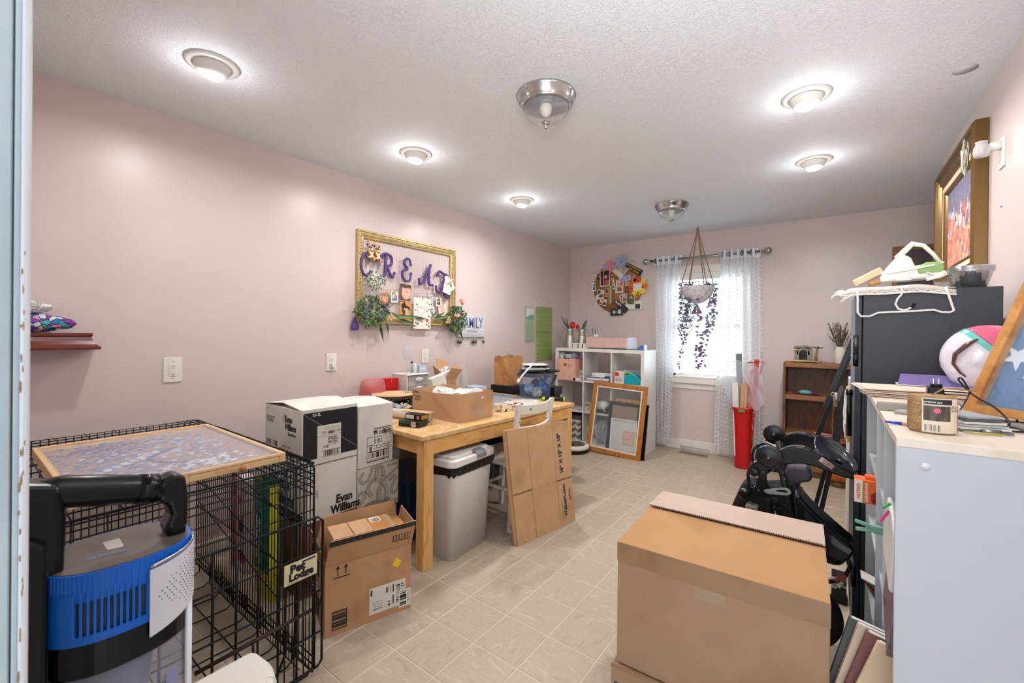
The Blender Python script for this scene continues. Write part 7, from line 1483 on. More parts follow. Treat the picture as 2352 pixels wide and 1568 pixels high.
rollp('dark green roll standing behind the brown carton tube in the red bin',(-.675,4.83,.06),(-.665,4.84,.85),.013,mat('olive_roll',(96,92,62),.6)); rollp('grey cylinder tube rising tallest from the red bin',(-.74,4.845,.06),(-.775,4.87,1.13),.028,mat('grey_tube',(110,120,124),.5))
rollp('red wrapping paper roll leaning right in the red bin',(-.665,4.80,.08),(-.610,4.84,1.08),.022,mat('red_wrap',(186,16,28),.4,var=[(210,60,60),(220,200,196)],vs=26)); rollp('silver and red patterned wrapping roll in the red bin',(-.69,4.80,.08),(-.640,4.80,.98),.022,mat('silver_wrap',(190,186,190),.3,var=[(206,40,50),(226,224,226)],vs=22))
t = thing('clear_wrap_sheet','large curled sheet of clear plastic film sticking out of the red bin','plastic film',(-.82,4.78,.65)); M().sheet(lambda u,v: (-.80-.155*math.sin(PI*v*.75)+.10*v+.22*u*(.35+.65*math.sin(PI*min(1,v*.9))),4.76+.05*math.sin(PI*u)-.04*v,.60+.48*v-.03*u*v),14,16).build('film',clear('film_plastic',(216,224,232),.62,.06),t,w=1)
t = thing('plastic_gift_wrap','crinkled clear plastic with red edging on the right of the red bin','plastic film',(-.62,4.8,.7)); M().sheet(lambda u,v: (-.70+.17*u+.02*math.sin(7*v),4.74+.03*math.sin(9*u+5*v),.62+.42*v+.03*math.sin(8*u)),14,14).build('film',clear('crinkle_film',(224,206,210),.6,.12),t,w=1); M().tube([(-.68,4.74,1.05),(-.60,4.74,1.06),(-.545,4.75,1.07),(-.56,4.75,.98),(-.59,4.75,.90)],.005,5).build('red_edge',RB,t,w=1)
# -- BROWN BOOKCASE AND THINGS
bs_ = thing('wooden_bookcase','dark walnut laminate bookcase with open shelves in the far right corner','bookcase',(0,4.99,0)); WAL = mat('walnut_laminate',(92,60,38),.42,var=[(112,74,46),(70,44,28)],vs=7,vstr=(5,5,.7),det=5,dist=.8); WALT = mat('walnut_edge',(132,86,50),.4,var=[(150,100,60),(112,70,40)],vs=8,vstr=(.8,5,5),det=5)
BX0_,BX1_,BY0_,BY1_ = -.388,.36,4.85,5.128
M().box(BX0_,BX0_+.020,BY0_,BY1_,0,1.065).build('side_panel',WAL,bs_,w=1,bv=.001); M().box(BX1_-.02,BX1_,BY0_,BY1_,0,1.065).build('side_panel',WAL,bs_,w=1,bv=.001); M().box(BX0_+.02,BX1_-.02,BY1_-.006,BY1_,0,1.05).build('back_panel',WAL,bs_,w=1)
M().box(BX0_+.02,BX1_-.02,BY0_,BY1_-.006,1.022,1.065).build('top_board',WALT,bs_,w=1,bv=.001)
for z in (.715,.355,.06): M().box(BX0_+.02,BX1_-.02,BY0_+.004,BY1_-.006,z,z+.045).build('shelf_board',WALT,bs_,w=1,bv=.001)
M().box(BX0_+.02,BX1_-.02,BY0_+.02,BY0_+.03,0,.06).build('kick_board',WAL,bs_,w=1)
# toy fort
tf = thing('toy_stone_gate','small grey toy stone gatehouse with a palm tree on top of the walnut bookcase','toy',(-.22,4.97,1.0655)); STN = mat('toy_stone',(128,122,116),.8,var=[(150,144,136),(100,96,92)],vs=24,bump=.4,bs=40); SAND = mat('toy_sand',(206,182,116),.8,bump=.3,bs=60)
crumple('sand_base',(-.23,4.97,1.0665+.010),(.140,.07,.012),210,SAND,tf,1,n=26,amp=.12)
M().box(-.305,-.268,4.93,5.01,1.075,1.19).box(-.205,-.165,4.93,5.01,1.075,1.19).box(-.27,-.20,4.99,5.01,1.075,1.18).build('towers',STN,tf,w=1,bv=.006)['kind'] = 'stuff'
M().ring([(-.235+.052*math.cos(q),1.14+.065*math.sin(q)) for q in [PI*k/12 for k in range(13)]],[(-.235+.034*math.cos(q),1.14+.044*math.sin(q)) for q in [PI*k/12 for k in range(13)]],4.93,4.99).build('arch',STN,tf,w=1); crumple('parapet',(-.235,4.96,1.205),(.075,.035,.018),211,STN,tf,1,amp=.25)
for k in range(4): M().tube([(-.259+.016*k,4.945,1.076),(-.259+.016*k,4.945,1.172)],.0035,6).build('gate_bar',mat('dark_gate',(54,30,34),.5),tf,w=1)
M().tube([(-.27,4.945,1.125),(-.20,4.945,1.125)],.003,6).build('gate_crossbar',MATS['dark_gate'],tf,w=1)
M().tube([(-.135,4.95,1.076),(-.138,4.95,1.13),(-.125,4.95,1.195)],[.014,.010,.008],8).build('palm_trunk',mat('toy_palm_trunk',(150,110,56),.7),tf,w=1); mm = M()
for a_ in (0,.9,1.9,2.8,3.7,4.8): leaf(mm,(-.125,4.95,1.197),(math.cos(a_),math.sin(a_)*.5,.25),.062,.024,0,up=(0,0,1))
mm.build('palm_leaves',mat('toy_palm_leaf',(80,120,80),.6),tf,w=1)['kind'] = 'stuff'
M().ell((-.288,4.93,1.185),(.012,.008,.008),8,6).build('yellow_bird',mat('toy_yellow',(224,190,30),.5),tf,w=1)
t = thing('flower_vase','white ceramic jar with dried brown lavender on the walnut bookcase','vase',(.047,4.97,1.0655)); M().lathe([(0,0),(.042,0),(.046,.006),(.046,.11),(.040,.128),(.034,.134),(.035,.155),(.031,.156),(.029,.135),(.0,.12)],28).build('jar',mat('cream_ceramic',(222,214,200),.4),t)
mm = M(); fm = M(); rs = random.Random(40)
for k in range(34):
    a_ = rs.uniform(0,2*PI); r_ = rs.uniform(.03,.115); h_ = rs.uniform(.27,.40); p1 = (r_*math.cos(a_),r_*.6*math.sin(a_),h_); mm.tube([(0,0,.10),(p1[0]*.4,p1[1]*.4,.20),p1],.0013,3)
    for j in range(9): u = rs.uniform(.45,1.0); fm.ell((p1[0]*u+rs.uniform(-.004,.004),p1[1]*u,.12+(h_-.12)*u),(.0035,.0035,.007),5,4)
mm.build('dry_stems',mat('dry_stem',(120,100,80),.9),t)['kind'] = 'stuff'; fm.build('dry_flowers',mat('dry_lavender',(92,78,76),.9),t)['kind'] = 'stuff'
t = thing('sleep_mask','teal and purple folded cloth mask on the upper bookcase shelf','mask',(-.23,4.93,.7605)); M().ell((-.215,4.93,.782),(.055,.035,.022),16,8).build('teal_dome',mat('soft_teal',(110,168,180),.7),t,w=1); crumple('purple_strap',(-.20,4.93,.766),(.10,.035,.008),212,mat('plum_cloth',(90,34,70),.7),t,1,amp=.3)
t = thing('glass_jar','clear glass jar with lid on the upper bookcase shelf','jar',(.03,4.95,.7605)); M().lathe([(0,0),(.045,0),(.048,.01),(.048,.07),(.040,.085),(.040,.095),(.036,.085),(.044,.07),(.044,.012),(0,.01)],24).build('jar_body',GLASS,t); M().lathe([(.044,.096),(.044,.104),(.010,.112),(.012,.125),(0,.13)],20).build('jar_lid',GLASS,t)
t = thing('starfish','small straw star ornament at the front edge of the bookcase shelf','ornament',(.00,4.86,.768)); mm = M()
for k in range(6): a_ = PI*k/3; mm.tube([(0,0,0),(.026*math.cos(a_),-.004,.026*math.sin(a_))],.0016,4)
mm.build('star_rays',BEI,t)
t = thing('magazines','small pile of red and white magazines on the lower bookcase shelf','magazines',(-.05,4.93,.4005))
for k,cl in enumerate(((196,190,180),(150,30,40),(206,196,180),(110,30,50))): M().obox((-.04+.012*k,4.93,.404+.0075*k),(.20,.14,.006),(0,0,.2-.15*k)).build('magazine',mat('magazine_%d' % k,cl,.5),t,w=1)
t = thing('white_papers','pile of white papers at the right end of the lower bookcase shelf','papers',(.10,4.90,.4005)); M().obox((.12,4.92,.415),(.11,.12,.028),(0,0,.3)).build('paper_block',PAPER,t,w=1)
cn = thing('paint_can','orange and brown labelled round tin on the floor before the bookcase','tin',(.043,4.745,0)); M().lathe([(0,0),(.068,0),(.070,.004),(.070,.172),(.066,.176),(.062,.172),(0,.172)],30).build('can_body',mat('can_brown',(110,84,50),.35,metal=.3),cn); M().lathe([(.0705,.060),(.0705,.140)],30).build('orange_band',mat('can_orange',(214,90,30),.45,var=[(226,120,40),(170,50,20)],vs=20),cn); text('PICS',.034,(-.035,-.072,.145),(1,0,0),(0,0,1),WI,cn,off=.001); text('RAISIN',.013,(-.025,-.0722,.030),(1,0,0),(0,0,1),mat('can_gold_ink',(206,180,120),.5),cn); M().lathe([(.0708,.045),(.0708,.052)],30).build('dark_band',BLACKP,cn)
M().tube([(.069*math.cos(PI*k/12+PI),-.02+.075*math.sin(PI*k/12+PI),.150-.045*math.sin(PI*k/12)) for k in range(13)],.0018,5).build('wire_bail',STEEL,cn)
t = thing('black_crate','black box on the floor between the red bin and the walnut bookcase','box',(-.49,4.90,0)); M().box(-.60,-.40,4.83,5.02,.001,.235).build('crate_body',BLACKP,t,w=1,bv=.004); M().ring([(-.597,.01),(-.403,.01),(-.403,.232),(-.597,.232)],[(-.585,.022),(-.415,.022),(-.415,.220),(-.585,.220)],4.826,4.831).build('front_lip',BLACKP,t,w=1)
t = thing('alarm_box','dark red and white product carton on the black crate','small box',(-.47,4.92,.236)); M().box(-.545,-.405,4.855,4.98,.236,.335).build('box_body',mat('maroon_carton',(110,34,34),.5),t,w=1,bv=.001); M().box(-.544,-.432,4.8535,4.8548,.240,.318).build('white_front',PLAST,t,w=1); M().obox((-.525,4.853,.290),(.022,.001,.022),(0,PI/4,0)).build('red_diamond',RB,t,w=1); text('FIRST ALERT',.012,(-.508,4.8530,.285),(1,0,0),(0,0,1),mat('red_ink',(176,40,40),.5),t,1,off=.0003); text('white round carton',.001,(-.5,4.853,.26),(1,0,0),(0,0,1),GREYI,t,1) if 0 else None
t = thing('orange_packet','small orange and red packet leaning on the maroon and white carton','packet',(-.46,4.90,.338)); M().obox((-.465,4.90,.358),(.105,.05,.014),(.2,.38,.3)).build('packet_body',mat('orange_packet',(206,84,40),.4,var=[(226,150,50),(180,50,40)],vs=14),t,w=1,bv=.002)
# -- BIG CARTON IN THE FOREGROUND
RB_ = math.radians(2.6)
def bigbox(name,label,loc,W,Dp,z0,z1,mt,flapf=True):
    t = thing(name,label,'cardboard box',(loc[0],loc[1],z0),RB_)
    h = z1-z0; M().box(0,W,0,Dp,0,h-.006).build('carton',mt,t,bv=.003); return t,h
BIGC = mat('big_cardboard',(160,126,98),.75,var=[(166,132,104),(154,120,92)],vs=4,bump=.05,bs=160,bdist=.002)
TOPC = mat('big_cardboard_lit',(178,134,90),.78,var=[(184,140,96),(170,126,82)],vs=4)  # same board as the sides, light on the top put into its colour
t,h = bigbox('large_carton','large brown cardboard box with taped edges in the foreground on the floor right',(-.553,1.314,0),.553,.535,.262,.650,BIGC)
M().box(0,.553,0,.345,h-.006,h).build('front_flap',TOPC,t,bv=.001)
M().add([(0,.535,h-.002),(.553,.535,h-.002),(.553,.338,h+.006),(0,.338,h+.006),(0,.535,h+.003),(.553,.535,h+.003),(.553,.338,h+.011),(0,.338,h+.011)],[(0,1,2,3),(4,7,6,5),(0,4,5,1),(1,5,6,2),(2,6,7,3),(3,7,4,0)]).build('rear_flap',mat('sky_tinted_cardboard',(190,164,148),.5,var=[(196,170,154),(184,158,140)],vs=4),t)  # grey of the reflected sky put into the flap's colour
mm = M(); [mm.box(.004+k*.0068,.0072+k*.0068,.3365,.3385,h+.0065,h+.0105) for k in range(80)]; o = mm.build('corrugation',mat('dark_flute',(80,58,40),.9),t); o['kind'] = 'stuff'
TP = mat('glossy_tape',(150,116,88),.25,var=[(156,122,94),(142,110,82)],vs=6)
M().box(-.0008,.5538,-.0012,-.0004,h-.062,h-.002).build('tape',TP,t); M().box(.232,.315,-.0014,-.0006,h-.10,h-.064).build('old_tape',mat('old_tape_patch',(166,138,114),.3),t)
M().box(.005,.010,.345,.530,h-.009,h-.0055).build('seam',DKCARD,t)
t,h2 = bigbox('large_carton','brown cardboard box with a blue print beneath the large foreground box',(-.566,1.300,0),.575,.56,.0015,.262,BIGC)
M().box(.0,.575,-.001,.0,h2-.012,h2-.002).build('tape',TP,t); M().box(.012,.12,-.0012,-.0004,.02,h2-.055).build('blue_print',mat('blue_box_print',(40,62,110),.6),t); M().box(.13,.33,-.0012,-.0004,.10,h2-.075).build('white_print',mat('white_box_print',(206,204,206),.6),t)
text('SAMSUNG',.05,(.14,-.0015,.13),(1,0,0),(0,0,1),INKN,t) if 0 else None
# -- FOLDED STROLLER
st = thing('folded_stroller','black folded jogging stroller with cup tray behind the large carton','stroller',(-.12,2.2,0))
SB = mat('stroller_black',(7,9,13),.25); SBM = mat('stroller_matte',(10,11,14),.5); SFB = mat('stroller_fabric',(16,18,28),.75,bump=.4,bs=22,bdist=.01)
armF = [(-.179,.845),(-.152,.863),(-.12,.874),(-.091,.875),(-.072,.867),(-.061,.858),(-.027,.843),(.004,.828),(.039,.809),(.070,.794),(.068,.783),(.04,.777),(.005,.784),(-.031,.795),(-.053,.802),(-.092,.806),(-.125,.80),(-.165,.788),(-.178,.778)]
M().prism(armF,2.075,2.11).build('handle_arm',SB,st,w=1,bv=.006,seg=3)
M().prism([(x-.006,z+.008) for x,z in armF[:9]]+[(.050,.795)]+[(x-.006,z+.008) for x,z in armF[11:]],2.33,2.365).build('handle_arm',SB,st,w=1,bv=.006,seg=3)
# joint seams and warning label
M().prism([(-.053,.802),(-.049,.804),(-.057,.862),(-.061,.860)],2.0735,2.0760).build('arm_seam',SLOT,st,w=1)
lb = M().add([(-.045,2.0735,.828),(-.003,2.0735,.803),(.007,2.0735,.817),(-.034,2.0735,.846)],[(0,1,2,3)]).build('warning_label',mat('pink_label',(214,176,170),.5),st,w=1); text('! WARNING\n! ADVERTENCIA',.0085,(-.035,2.073,.834),(.86,0,-.50),(.50,0,.86),INK,lb,1,off=.0003)
# cup tray: dished ring between the arms
def lerp(a,b_,u): return a+(b_-a)*u
O = [(-.066,2.11,.862),(-.060,2.22,.882),(-.066,2.33,.892),(.02,2.34,.862),(.07,2.28,.822),(.092,2.20,.790),(.082,2.12,.785),(.03,2.10,.805),(-.02,2.10,.838)]
cx_ = sum(p[0] for p in O)/9; cy_ = sum(p[1] for p in O)/9; czz = sum(p[2] for p in O)/9
mm = M(); rings = []
for s_,dz in ((1.0,-.028),(1.04,0),(.94,.006),(.86,0),(.80,-.020),(.0,-.024)):
    rings.append([(cx_+(p[0]-cx_)*s_,cy_+(p[1]-cy_)*s_,czz+(p[2]-czz)*s_+dz) for p in O])
mm.add([p for r_ in rings for p in r_],[(i*9+j,i*9+(j+1) % 9,(i+1)*9+(j+1) % 9,(i+1)*9+j) for i in range(5) for j in range(9)],0,True).build('cup_tray',mat('tray_gloss',(30,34,44),.12,coat=.8),st,w=1,sub=1)
M().ell((cx_-.015,cy_,czz-.016),(.045,.04,.004),16,6,R=(0,.32,0)).build('cup_recess',BLACKP,st,w=1)
for c,y0_,r_ in (((-.212,.815),2.055,.048),((-.224,.850),2.375,.045)):
    M().lathe([(0,0),(r_*.9,0),(r_,.006),(r_,.026),(0,.03)],36,sm=False).xf(Matrix.Translation((c[0],y0_+.02,c[1])) @ Matrix.Rotation(PI/2,4,'X')).build('round_joint',SB,st,w=1)
    M().lathe([(0,0),(.006,0),(.005,.004),(0,.005)],12).xf(Matrix.Translation((c[0],y0_-.009,c[1])) @ Matrix.Rotation(PI/2,4,'X')).build('joint_bolt',STEEL,st,w=1)
    M().ring([(c[0]+r_*.86*math.cos(q),c[1]+r_*.86*math.sin(q)) for q in [2*PI*k/30 for k in range(30)]],[(c[0]+r_*.82*math.cos(q),c[1]+r_*.82*math.sin(q)) for q in [2*PI*k/30 for k in range(30)]],y0_-.0115,y0_-.009).build('joint_ring',SBM,st,w=1)
# side plates with their slotted holes
out_ = [(-.249,.784),(-.274,.771),(-.292,.747),(-.301,.716),(-.2985,.69),(-.296,.665),(-.289,.648),(-.284,.628),(-.262,.622),(-.24,.634),(-.220,.648),(-.209,.671),(-.222,.690),(-.226,.712),(-.221,.741),(-.207,.770)]
hol = [(-.262,.752),(-.274,.750),(-.284,.738),(-.289,.716),(-.2885,.698),(-.286,.680),(-.280,.668),(-.274,.664),(-.268,.666),(-.2645,.676),(-.2625,.688),(-.260,.700),(-.256,.712),(-.253,.726),(-.252,.738),(-.255,.748)]
for y0_,y1_,dx,dz in ((2.105,2.13,0,0),(2.31,2.33,-.012,.035)):
    M().ring([(x+dx,z+dz) for x,z in out_],[(x+dx,z+dz) for x,z in hol],y0_,y1_).build('side_plate',SB,st,w=1,bv=.003)
M().lathe([(0,0),(.016,0),(.017,.014),(0,.018)],20,sm=False).xf(Matrix.Translation((-.270,2.115,.728)) @ Matrix.Rotation(PI/2,4,'X')).build('pivot_disc',SBM,st,w=1)
M().lathe([(0,0),(.022,0),(.023,.02),(.016,.026),(0,.027)],24,sm=False).xf(Matrix.Translation((-.305,2.10,.632)) @ Matrix.Rotation(PI/2,4,'X')).build('round_knob',SB,st,w=1)
for x,z in ((-.236,.738),(-.252,.658),(-.165,.75),(-.158,.725),(-.20,.752)): M().tube([(x,2.102,z),(x,2.098,z)],.0035,8).build('rivet',STEEL,st,w=1)
slo = [(-.227,.676),(-.222,.683),(-.20,.690),(-.18,.697),(-.161,.703),(-.148,.704),(-.137,.700),(-.132,.692),(-.136,.682),(-.148,.676),(-.165,.674),(-.185,.671),(-.205,.668),(-.220,.668)]
sli = [(-.183,.686),(-.182,.689),(-.178,.691),(-.170,.6935),(-.160,.6955),(-.152,.696),(-.145,.694),(-.143,.690),(-.146,.686),(-.152,.6845),(-.162,.683),(-.172,.6815),(-.179,.682),(-.182,.684)]
M().ring(slo,sli,2.045,2.053).build('steel_link',mat('silver_link',(150,148,146),.35,metal=.6),st,w=1); M().tube([(-.218,2.043,.676),(-.218,2.055,.676)],.004,10).build('link_rivet',STEEL,st,w=1)
for a_ in (([(-.185,2.14,.79),(-.155,2.14,.67),(-.118,2.14,.50),(-.10,2.14,.30)],.013),([(-.205,2.33,.83),(-.165,2.32,.67),(-.125,2.30,.45)],.012),([(-.135,2.2,.70),(-.108,2.2,.62),(-.10,2.2,.52)],.011)): M().tube(*a_,10).build('frame_tube',SBM,st,w=1)
M().prism([(-.158,.690),(-.170,.72),(-.155,.757),(-.125,.764),(-.090,.767),(-.077,.760),(-.068,.735),(-.070,.712),(-.082,.702),(-.105,.694),(-.134,.675)],2.19,2.28).build('seat_bag',mat('plum_black_fabric',(66,56,66),.45,coat=.2),st,w=1,bv=.012,seg=3)
text('YETI',.018,(-.112,2.187,.757),(.0,0,-1),(1,0,0),WI,st,1) if 0 else None
M().prism([(-.245,.652),(-.187,.668),(-.13,.655),(-.10,.52),(-.085,.30),(-.09,.12),(-.28,.12),(-.372,.30),(-.383,.50),(-.358,.568),(-.335,.632),(-.31,.66)],2.17,2.30).build('seat_fabric',SFB,st,w=1,bv=.02,seg=3)
for x0_,x1_,z0_,z1_ in ((-.20,-.17,.62,.46),(-.225,-.205,.61,.47),(-.155,-.14,.60,.47)): M().sheet(lambda u,v: (x0_+(x1_-x0_)*v+.02*(u-.5),2.165-.006*math.sin(PI*u),z0_+(z1_-z0_)*v),6,8).build('fabric_fold',SFB,st,w=1,solid=.004)
text('babytrend',.026,(-.196,2.160,.475),(.12,0,1),(-1,0,.12),WI,st,1,off=.0004)
M().prism([(-.298,.592),(-.285,.602),(-.27,.596),(-.255,.598),(-.248,.588),(-.258,.580),(-.262,.566),(-.275,.560),(-.294,.569)],2.06,2.10).build('silver_bracket',mat('cast_silver',(150,148,140),.45,metal=.5),st,w=1,bv=.003)
# footrest shell running down to the right
fo = [(-.124,.687),(-.103,.700),(-.093,.679),(-.072,.655),(-.044,.629),(.012,.582),(.045,.556),(.066,.541),(.067,.52),(.055,.495),(.04,.478),(.010,.47),(-.016,.483),(-.024,.53),(-.029,.575),(-.05,.595),(-.089,.591),(-.114,.599)]
M().prism(fo,2.02,2.15).build('footrest_shell',SB,st,w=1,bv=.010,seg=3)
M().add([(-.088,2.0185,.648),(-.028,2.0185,.588),(.030,2.0185,.545),(.060,2.0185,.530),(.050,2.0185,.512),(.0,2.0185,.536),(-.046,2.0185,.568),(-.086,2.0185,.604)],[(0,1,2,3,4,5,6,7)]).build('footrest_panel',mat('glossy_blue_black',(20,34,56),.12,coat=.8),st,w=1)
M().tube([(.030,2.04,.50),(.048,2.03,.49),(.055,2.02,.465),(.042,2.02,.43),(.01,2.02,.398),(-.01,2.02,.39)],.0075,10).build('bumper_loop',SB,st,w=1); M().obox((.026,2.010,.418),(.045,.001,.012),(0,-.72,0)).build('red_warning_strip',mat('rust_label',(160,70,50),.5),st,w=1)
M().ell((.0,2.07,.475),(.045,.04,.035),18,12).build('wheel_fork_cover',SB,st,w=1)
def wheel(x,y,z,r,nm='wheel'):
    M().lathe([(r*.66,-.02),(r*.80,-.026),(r*.95,-.020),(r,0),(r*.95,.020),(r*.80,.026),(r*.66,.02)],48).xf(Matrix.Translation((x,y,z)) @ Matrix.Rotation(PI/2,4,'X')).build('tyre',mat('rubber',(20,19,19),.7,bump=.6,bs=60,bdist=.01),st,w=1)
    mm = M(); mm.lathe([(0,-.018),(r*.15,-.016),(r*.12,0),(r*.15,.016),(0,.018)],20,sm=False)
    for k in range(6): a_ = PI*k/3; mm.obox((r*.38*math.cos(a_),r*.38*math.sin(a_),0),(r*.62,.014,.012),(0,0,a_))
    mm.xf(Matrix.Translation((x,y,z)) @ Matrix.Rotation(PI/2,4,'X')).build('hub',SB,st,w=1)
wheel(-.105,2.06,.225,.145); wheel(-.28,2.36,.15,.15); wheel(-.25,2.13,.15,.12) if 0 else None
M().tube([(-.105,2.10,.225),(-.09,2.10,.40),(-.02,2.09,.47)],.012,10).build('front_fork',SBM,st,w=1); M().tube([(-.105,2.02,.225),(-.105,2.10,.225)],.008,8).build('axle',STEEL,st,w=1); M().tube([(-.28,2.20,.12),(-.28,2.36,.15)],.010,8).build('rear_axle',STEEL,st,w=1)
M().tube([(-.105,2.06,.08),(-.105,2.06,.004)],.02,10).build('kickstand',SBM,st,w=1)
# -- EASEL
ez = thing('black_easel','folded black wooden easel leaning behind the safe','easel',(0,3.3,0)); EB = mat('easel_black',(22,24,30),.35)
def bar2(p0,p1,a,b_,name,parent,mt):
    p0,p1 = Vector(p0),Vector(p1); z = (p1-p0).normalized(); y = Vector((0,1,0)); x = y.cross(z).normalized(); y = z.cross(x)
    return M().obox((p0+p1)/2,(a,b_,(p1-p0).length),Matrix((x,y,z)).transposed()).build(name,mt,parent,w=1,bv=.002)
bar2((.130,3.30,1.42),(-.040,3.30,.875),.030,.018,'upper_leg',ez,EB); bar2((.075,3.325,1.20),(-.285,3.36,.002),.024,.018,'lower_leg',ez,EB)
bar2((.128,3.26,1.32),(-.138,3.22,.002),.022,.018,'rear_leg',ez,EB); bar2((.135,3.22,1.30),(.030,3.22,.88),.030,.018,'upper_leg',ez,EB); bar2((.085,3.20,1.09),(-.098,3.18,.002),.024,.018,'lower_leg',ez,EB)
M().tube([(-.002,3.18,.965),(.002,3.17,.93),(-.005,3.165,.80),(-.003,3.165,.70),(.004,3.17,.68)],.0022,5).build('brass_chain',mat('brass_chain',(170,130,70),.35,metal=.9),ez,w=1); M().tube([(-.004+.009*math.cos(q),3.175,.975+.009*math.sin(q)) for q in [2*PI*k/12 for k in range(12)]],.002,5,True).build('screw_eye',BEI,ez,w=1)
M().tube([(.012,3.19,.985),(.014,3.19,.90)],.012,10).build('leg_clamp',STEEL,ez,w=1)
# -- SAFE AND SHELVES ON THE RIGHT
SF = mat('safe_grey_hammertone',(38,42,50),.42,var=[(46,50,60),(32,36,44)],vs=220,bump=.5,bs=420,bdist=.002)
sf = thing('gun_safe','tall dark grey textured steel safe against the right wall','safe',(.29,2.6,0)); SY0,SY1 = 2.30,2.86
M().box(.094,.487,SY0,SY1,.02,1.507).build('safe_body',SF,sf,w=1,bv=.003); M().box(.070,.092,SY0+.006,SY1-.006,.03,1.50).build('safe_door',SF,sf,w=1,bv=.002)
M().box(.10,.48,SY0+.02,SY1-.02,.0,.022).build('base',BLACKP,sf,w=1)
for z0_,z1_ in ((1.255,1.325),(.33,.385)):
    M().tube([(.072,SY0+.004,z0_-.06),(.072,SY0+.004,z0_-.002)],.0095,14).build('hinge_knuckle',BLACKP,sf,w=1); M().tube([(.072,SY0+.004,z0_),(.072,SY0+.004,z1_)],.0095,14).build('hinge_pin_sleeve',mat('gunmetal',(90,92,98),.3,metal=.8),sf,w=1)
M().tube([(.058,SY0+.22,1.07),(.058,SY0+.22,.86)],.010,12).tube([(.070,SY0+.22,1.06),(.045,SY0+.22,1.06)],.014,12).build('door_handle',BLACKP,sf,w=1)
t = thing('black_plastic_box','low black box with clear film stuck on it at the foot of the safe','box',(.10,2.22,0)); M().box(.058,.145,2.17,2.285,.001,.118).build('box_body',BLACKP,t,w=1,bv=.002); crumple('clear_film',(.13,2.168,.09),(.02,.004,.03),301,clear('film_scrap',(220,214,206),.6,.1),t,1,amp=.5)
t = thing('black_plastic_box','smaller black box with crumpled film farther back beside the safe door','box',(.03,2.72,0)); M().box(.000,.060,2.66,2.78,.001,.115).build('box_body',BLACKP,t,w=1,bv=.002); crumple('clear_film',(.02,2.66,.10),(.03,.02,.022),302,MATS['film_scrap'],t,1,amp=.5)
t = thing('white_cabinet','narrow white cabinet standing beyond the safe holding the carton','cabinet',(.25,3.0,0)); M().box(.066,.45,2.90,3.12,.0,.755).build('cabinet_body',WHITE,t,w=1,bv=.002); M().box(.060,.066,2.91,3.11,.02,.74).build('cabinet_door',WHITE,t,w=1,bv=.001)
t = thing('brown_carton','brown carton with an arrow mark and torn papers on the narrow white cabinet','cardboard box',(.2,3.0,.756)); M().box(.060,.36,2.905,3.08,.756,1.040).build('carton',mat('orange_brown_card',(190,130,72),.8),t,w=1,bv=.002); crumple('torn_paper',(.055,2.96,.90),(.012,.03,.12),303,PAPER,t,1,amp=.3)
M().prism([(.097,.80),(.101,.80),(.101,.845),(.106,.845),(.099,.862),(.092,.845),(.097,.845)],2.9035,2.9045).build('arrow_mark',INB,t,w=1); M().box(.094,.104,2.9035,2.9045,.790,.793).build('arrow_base',INB,t,w=1)
t = thing('white_carton','small white carton lying on top of the brown arrow carton','cardboard box',(.2,3.0,1.04)); M().box(.066,.30,2.92,3.07,1.041,1.094).build('carton',CARDW,t,w=1,bv=.002)
t = thing('white_tall_shelf','tall white shelf unit at the end of the right wall behind the easel','shelf',(.3,3.6,0)); M().box(.155,.175,3.45,3.85,0,1.19).box(.155,.52,3.45,3.47,0,1.19).box(.155,.52,3.83,3.85,0,1.19).box(.155,.52,3.45,3.85,1.17,1.19).build('shelf_unit',WHITE,t,w=1,bv=.001)
# near bookcase
nb = thing('white_bookcase','white open bookcase at the right edge with cluttered top, facing the room','bookcase',(.3,1.5,0)); NX,NY0,NY1,NZ = .104,1.182,2.16,1.113
SIDE = mat('bookcase_white_cool_lit',(188,192,196),.4); TOPW = mat('bookcase_white_warm_lit',(224,208,190),.35,var=[(228,214,198),(218,200,180)],vs=4,vstr=(4,1,4))  # one white paint: cool daylight and warm lamplight put into the two colours
for y in (NY0,1.43,1.66,NY1-.018): M().box(NX,.540,y,y+.016,0,NZ-.018).build('upright',SIDE,nb,w=1,bv=.001)
M().box(NX,.540,NY0-.001,NY1,NZ-.018,NZ).build('top_board',TOPW,nb,w=1,bv=.001); M().box(.532,.540,NY0+.016,NY1-.018,.0,NZ-.018).build('back_panel',SIDE,nb,w=1)
for z in (.05,.36,.62,.86): 
    M().box(NX+.006,.532,NY0+.016,1.43,z,z+.016).build('shelf_board',SIDE,nb,w=1); M().box(NX+.006,.532,1.446,1.66,z,z+.016).build('shelf_board',SIDE,nb,w=1); M().box(NX+.006,.532,1.676,NY1-.018,z,z+.016).build('shelf_board',SIDE,nb,w=1)
M().tube([(.148,NY0-.0012,1.060),(.148,NY0,1.060)],.0085,20).build('screw_cover',mat('cover_cap',(214,217,220),.35),nb,w=1)
GP = mat('grey_plank',(150,144,138),.5,var=[(164,158,150),(134,128,124)],vs=8,vstr=(1,6,6))
t = thing('grey_plank','weathered grey strip of wood lying across the bookcase top behind the twine','plank',(.3,1.55,NZ)); M().obox((.36,1.50,NZ+.0045),(.46,.075,.008),(0,0,-.32)).build('plank_body',GP,t,w=1,bv=.001)
t = thing('acrylic_strip','clear edged grey strip at the left end of the bookcase top','strip',(.13,1.60,NZ)); M().box(.100,.190,1.585,1.625,NZ+.001,NZ+.020).build('strip_body',mat('smoked_strip',(150,144,136),.3),t,w=1,bv=.001)
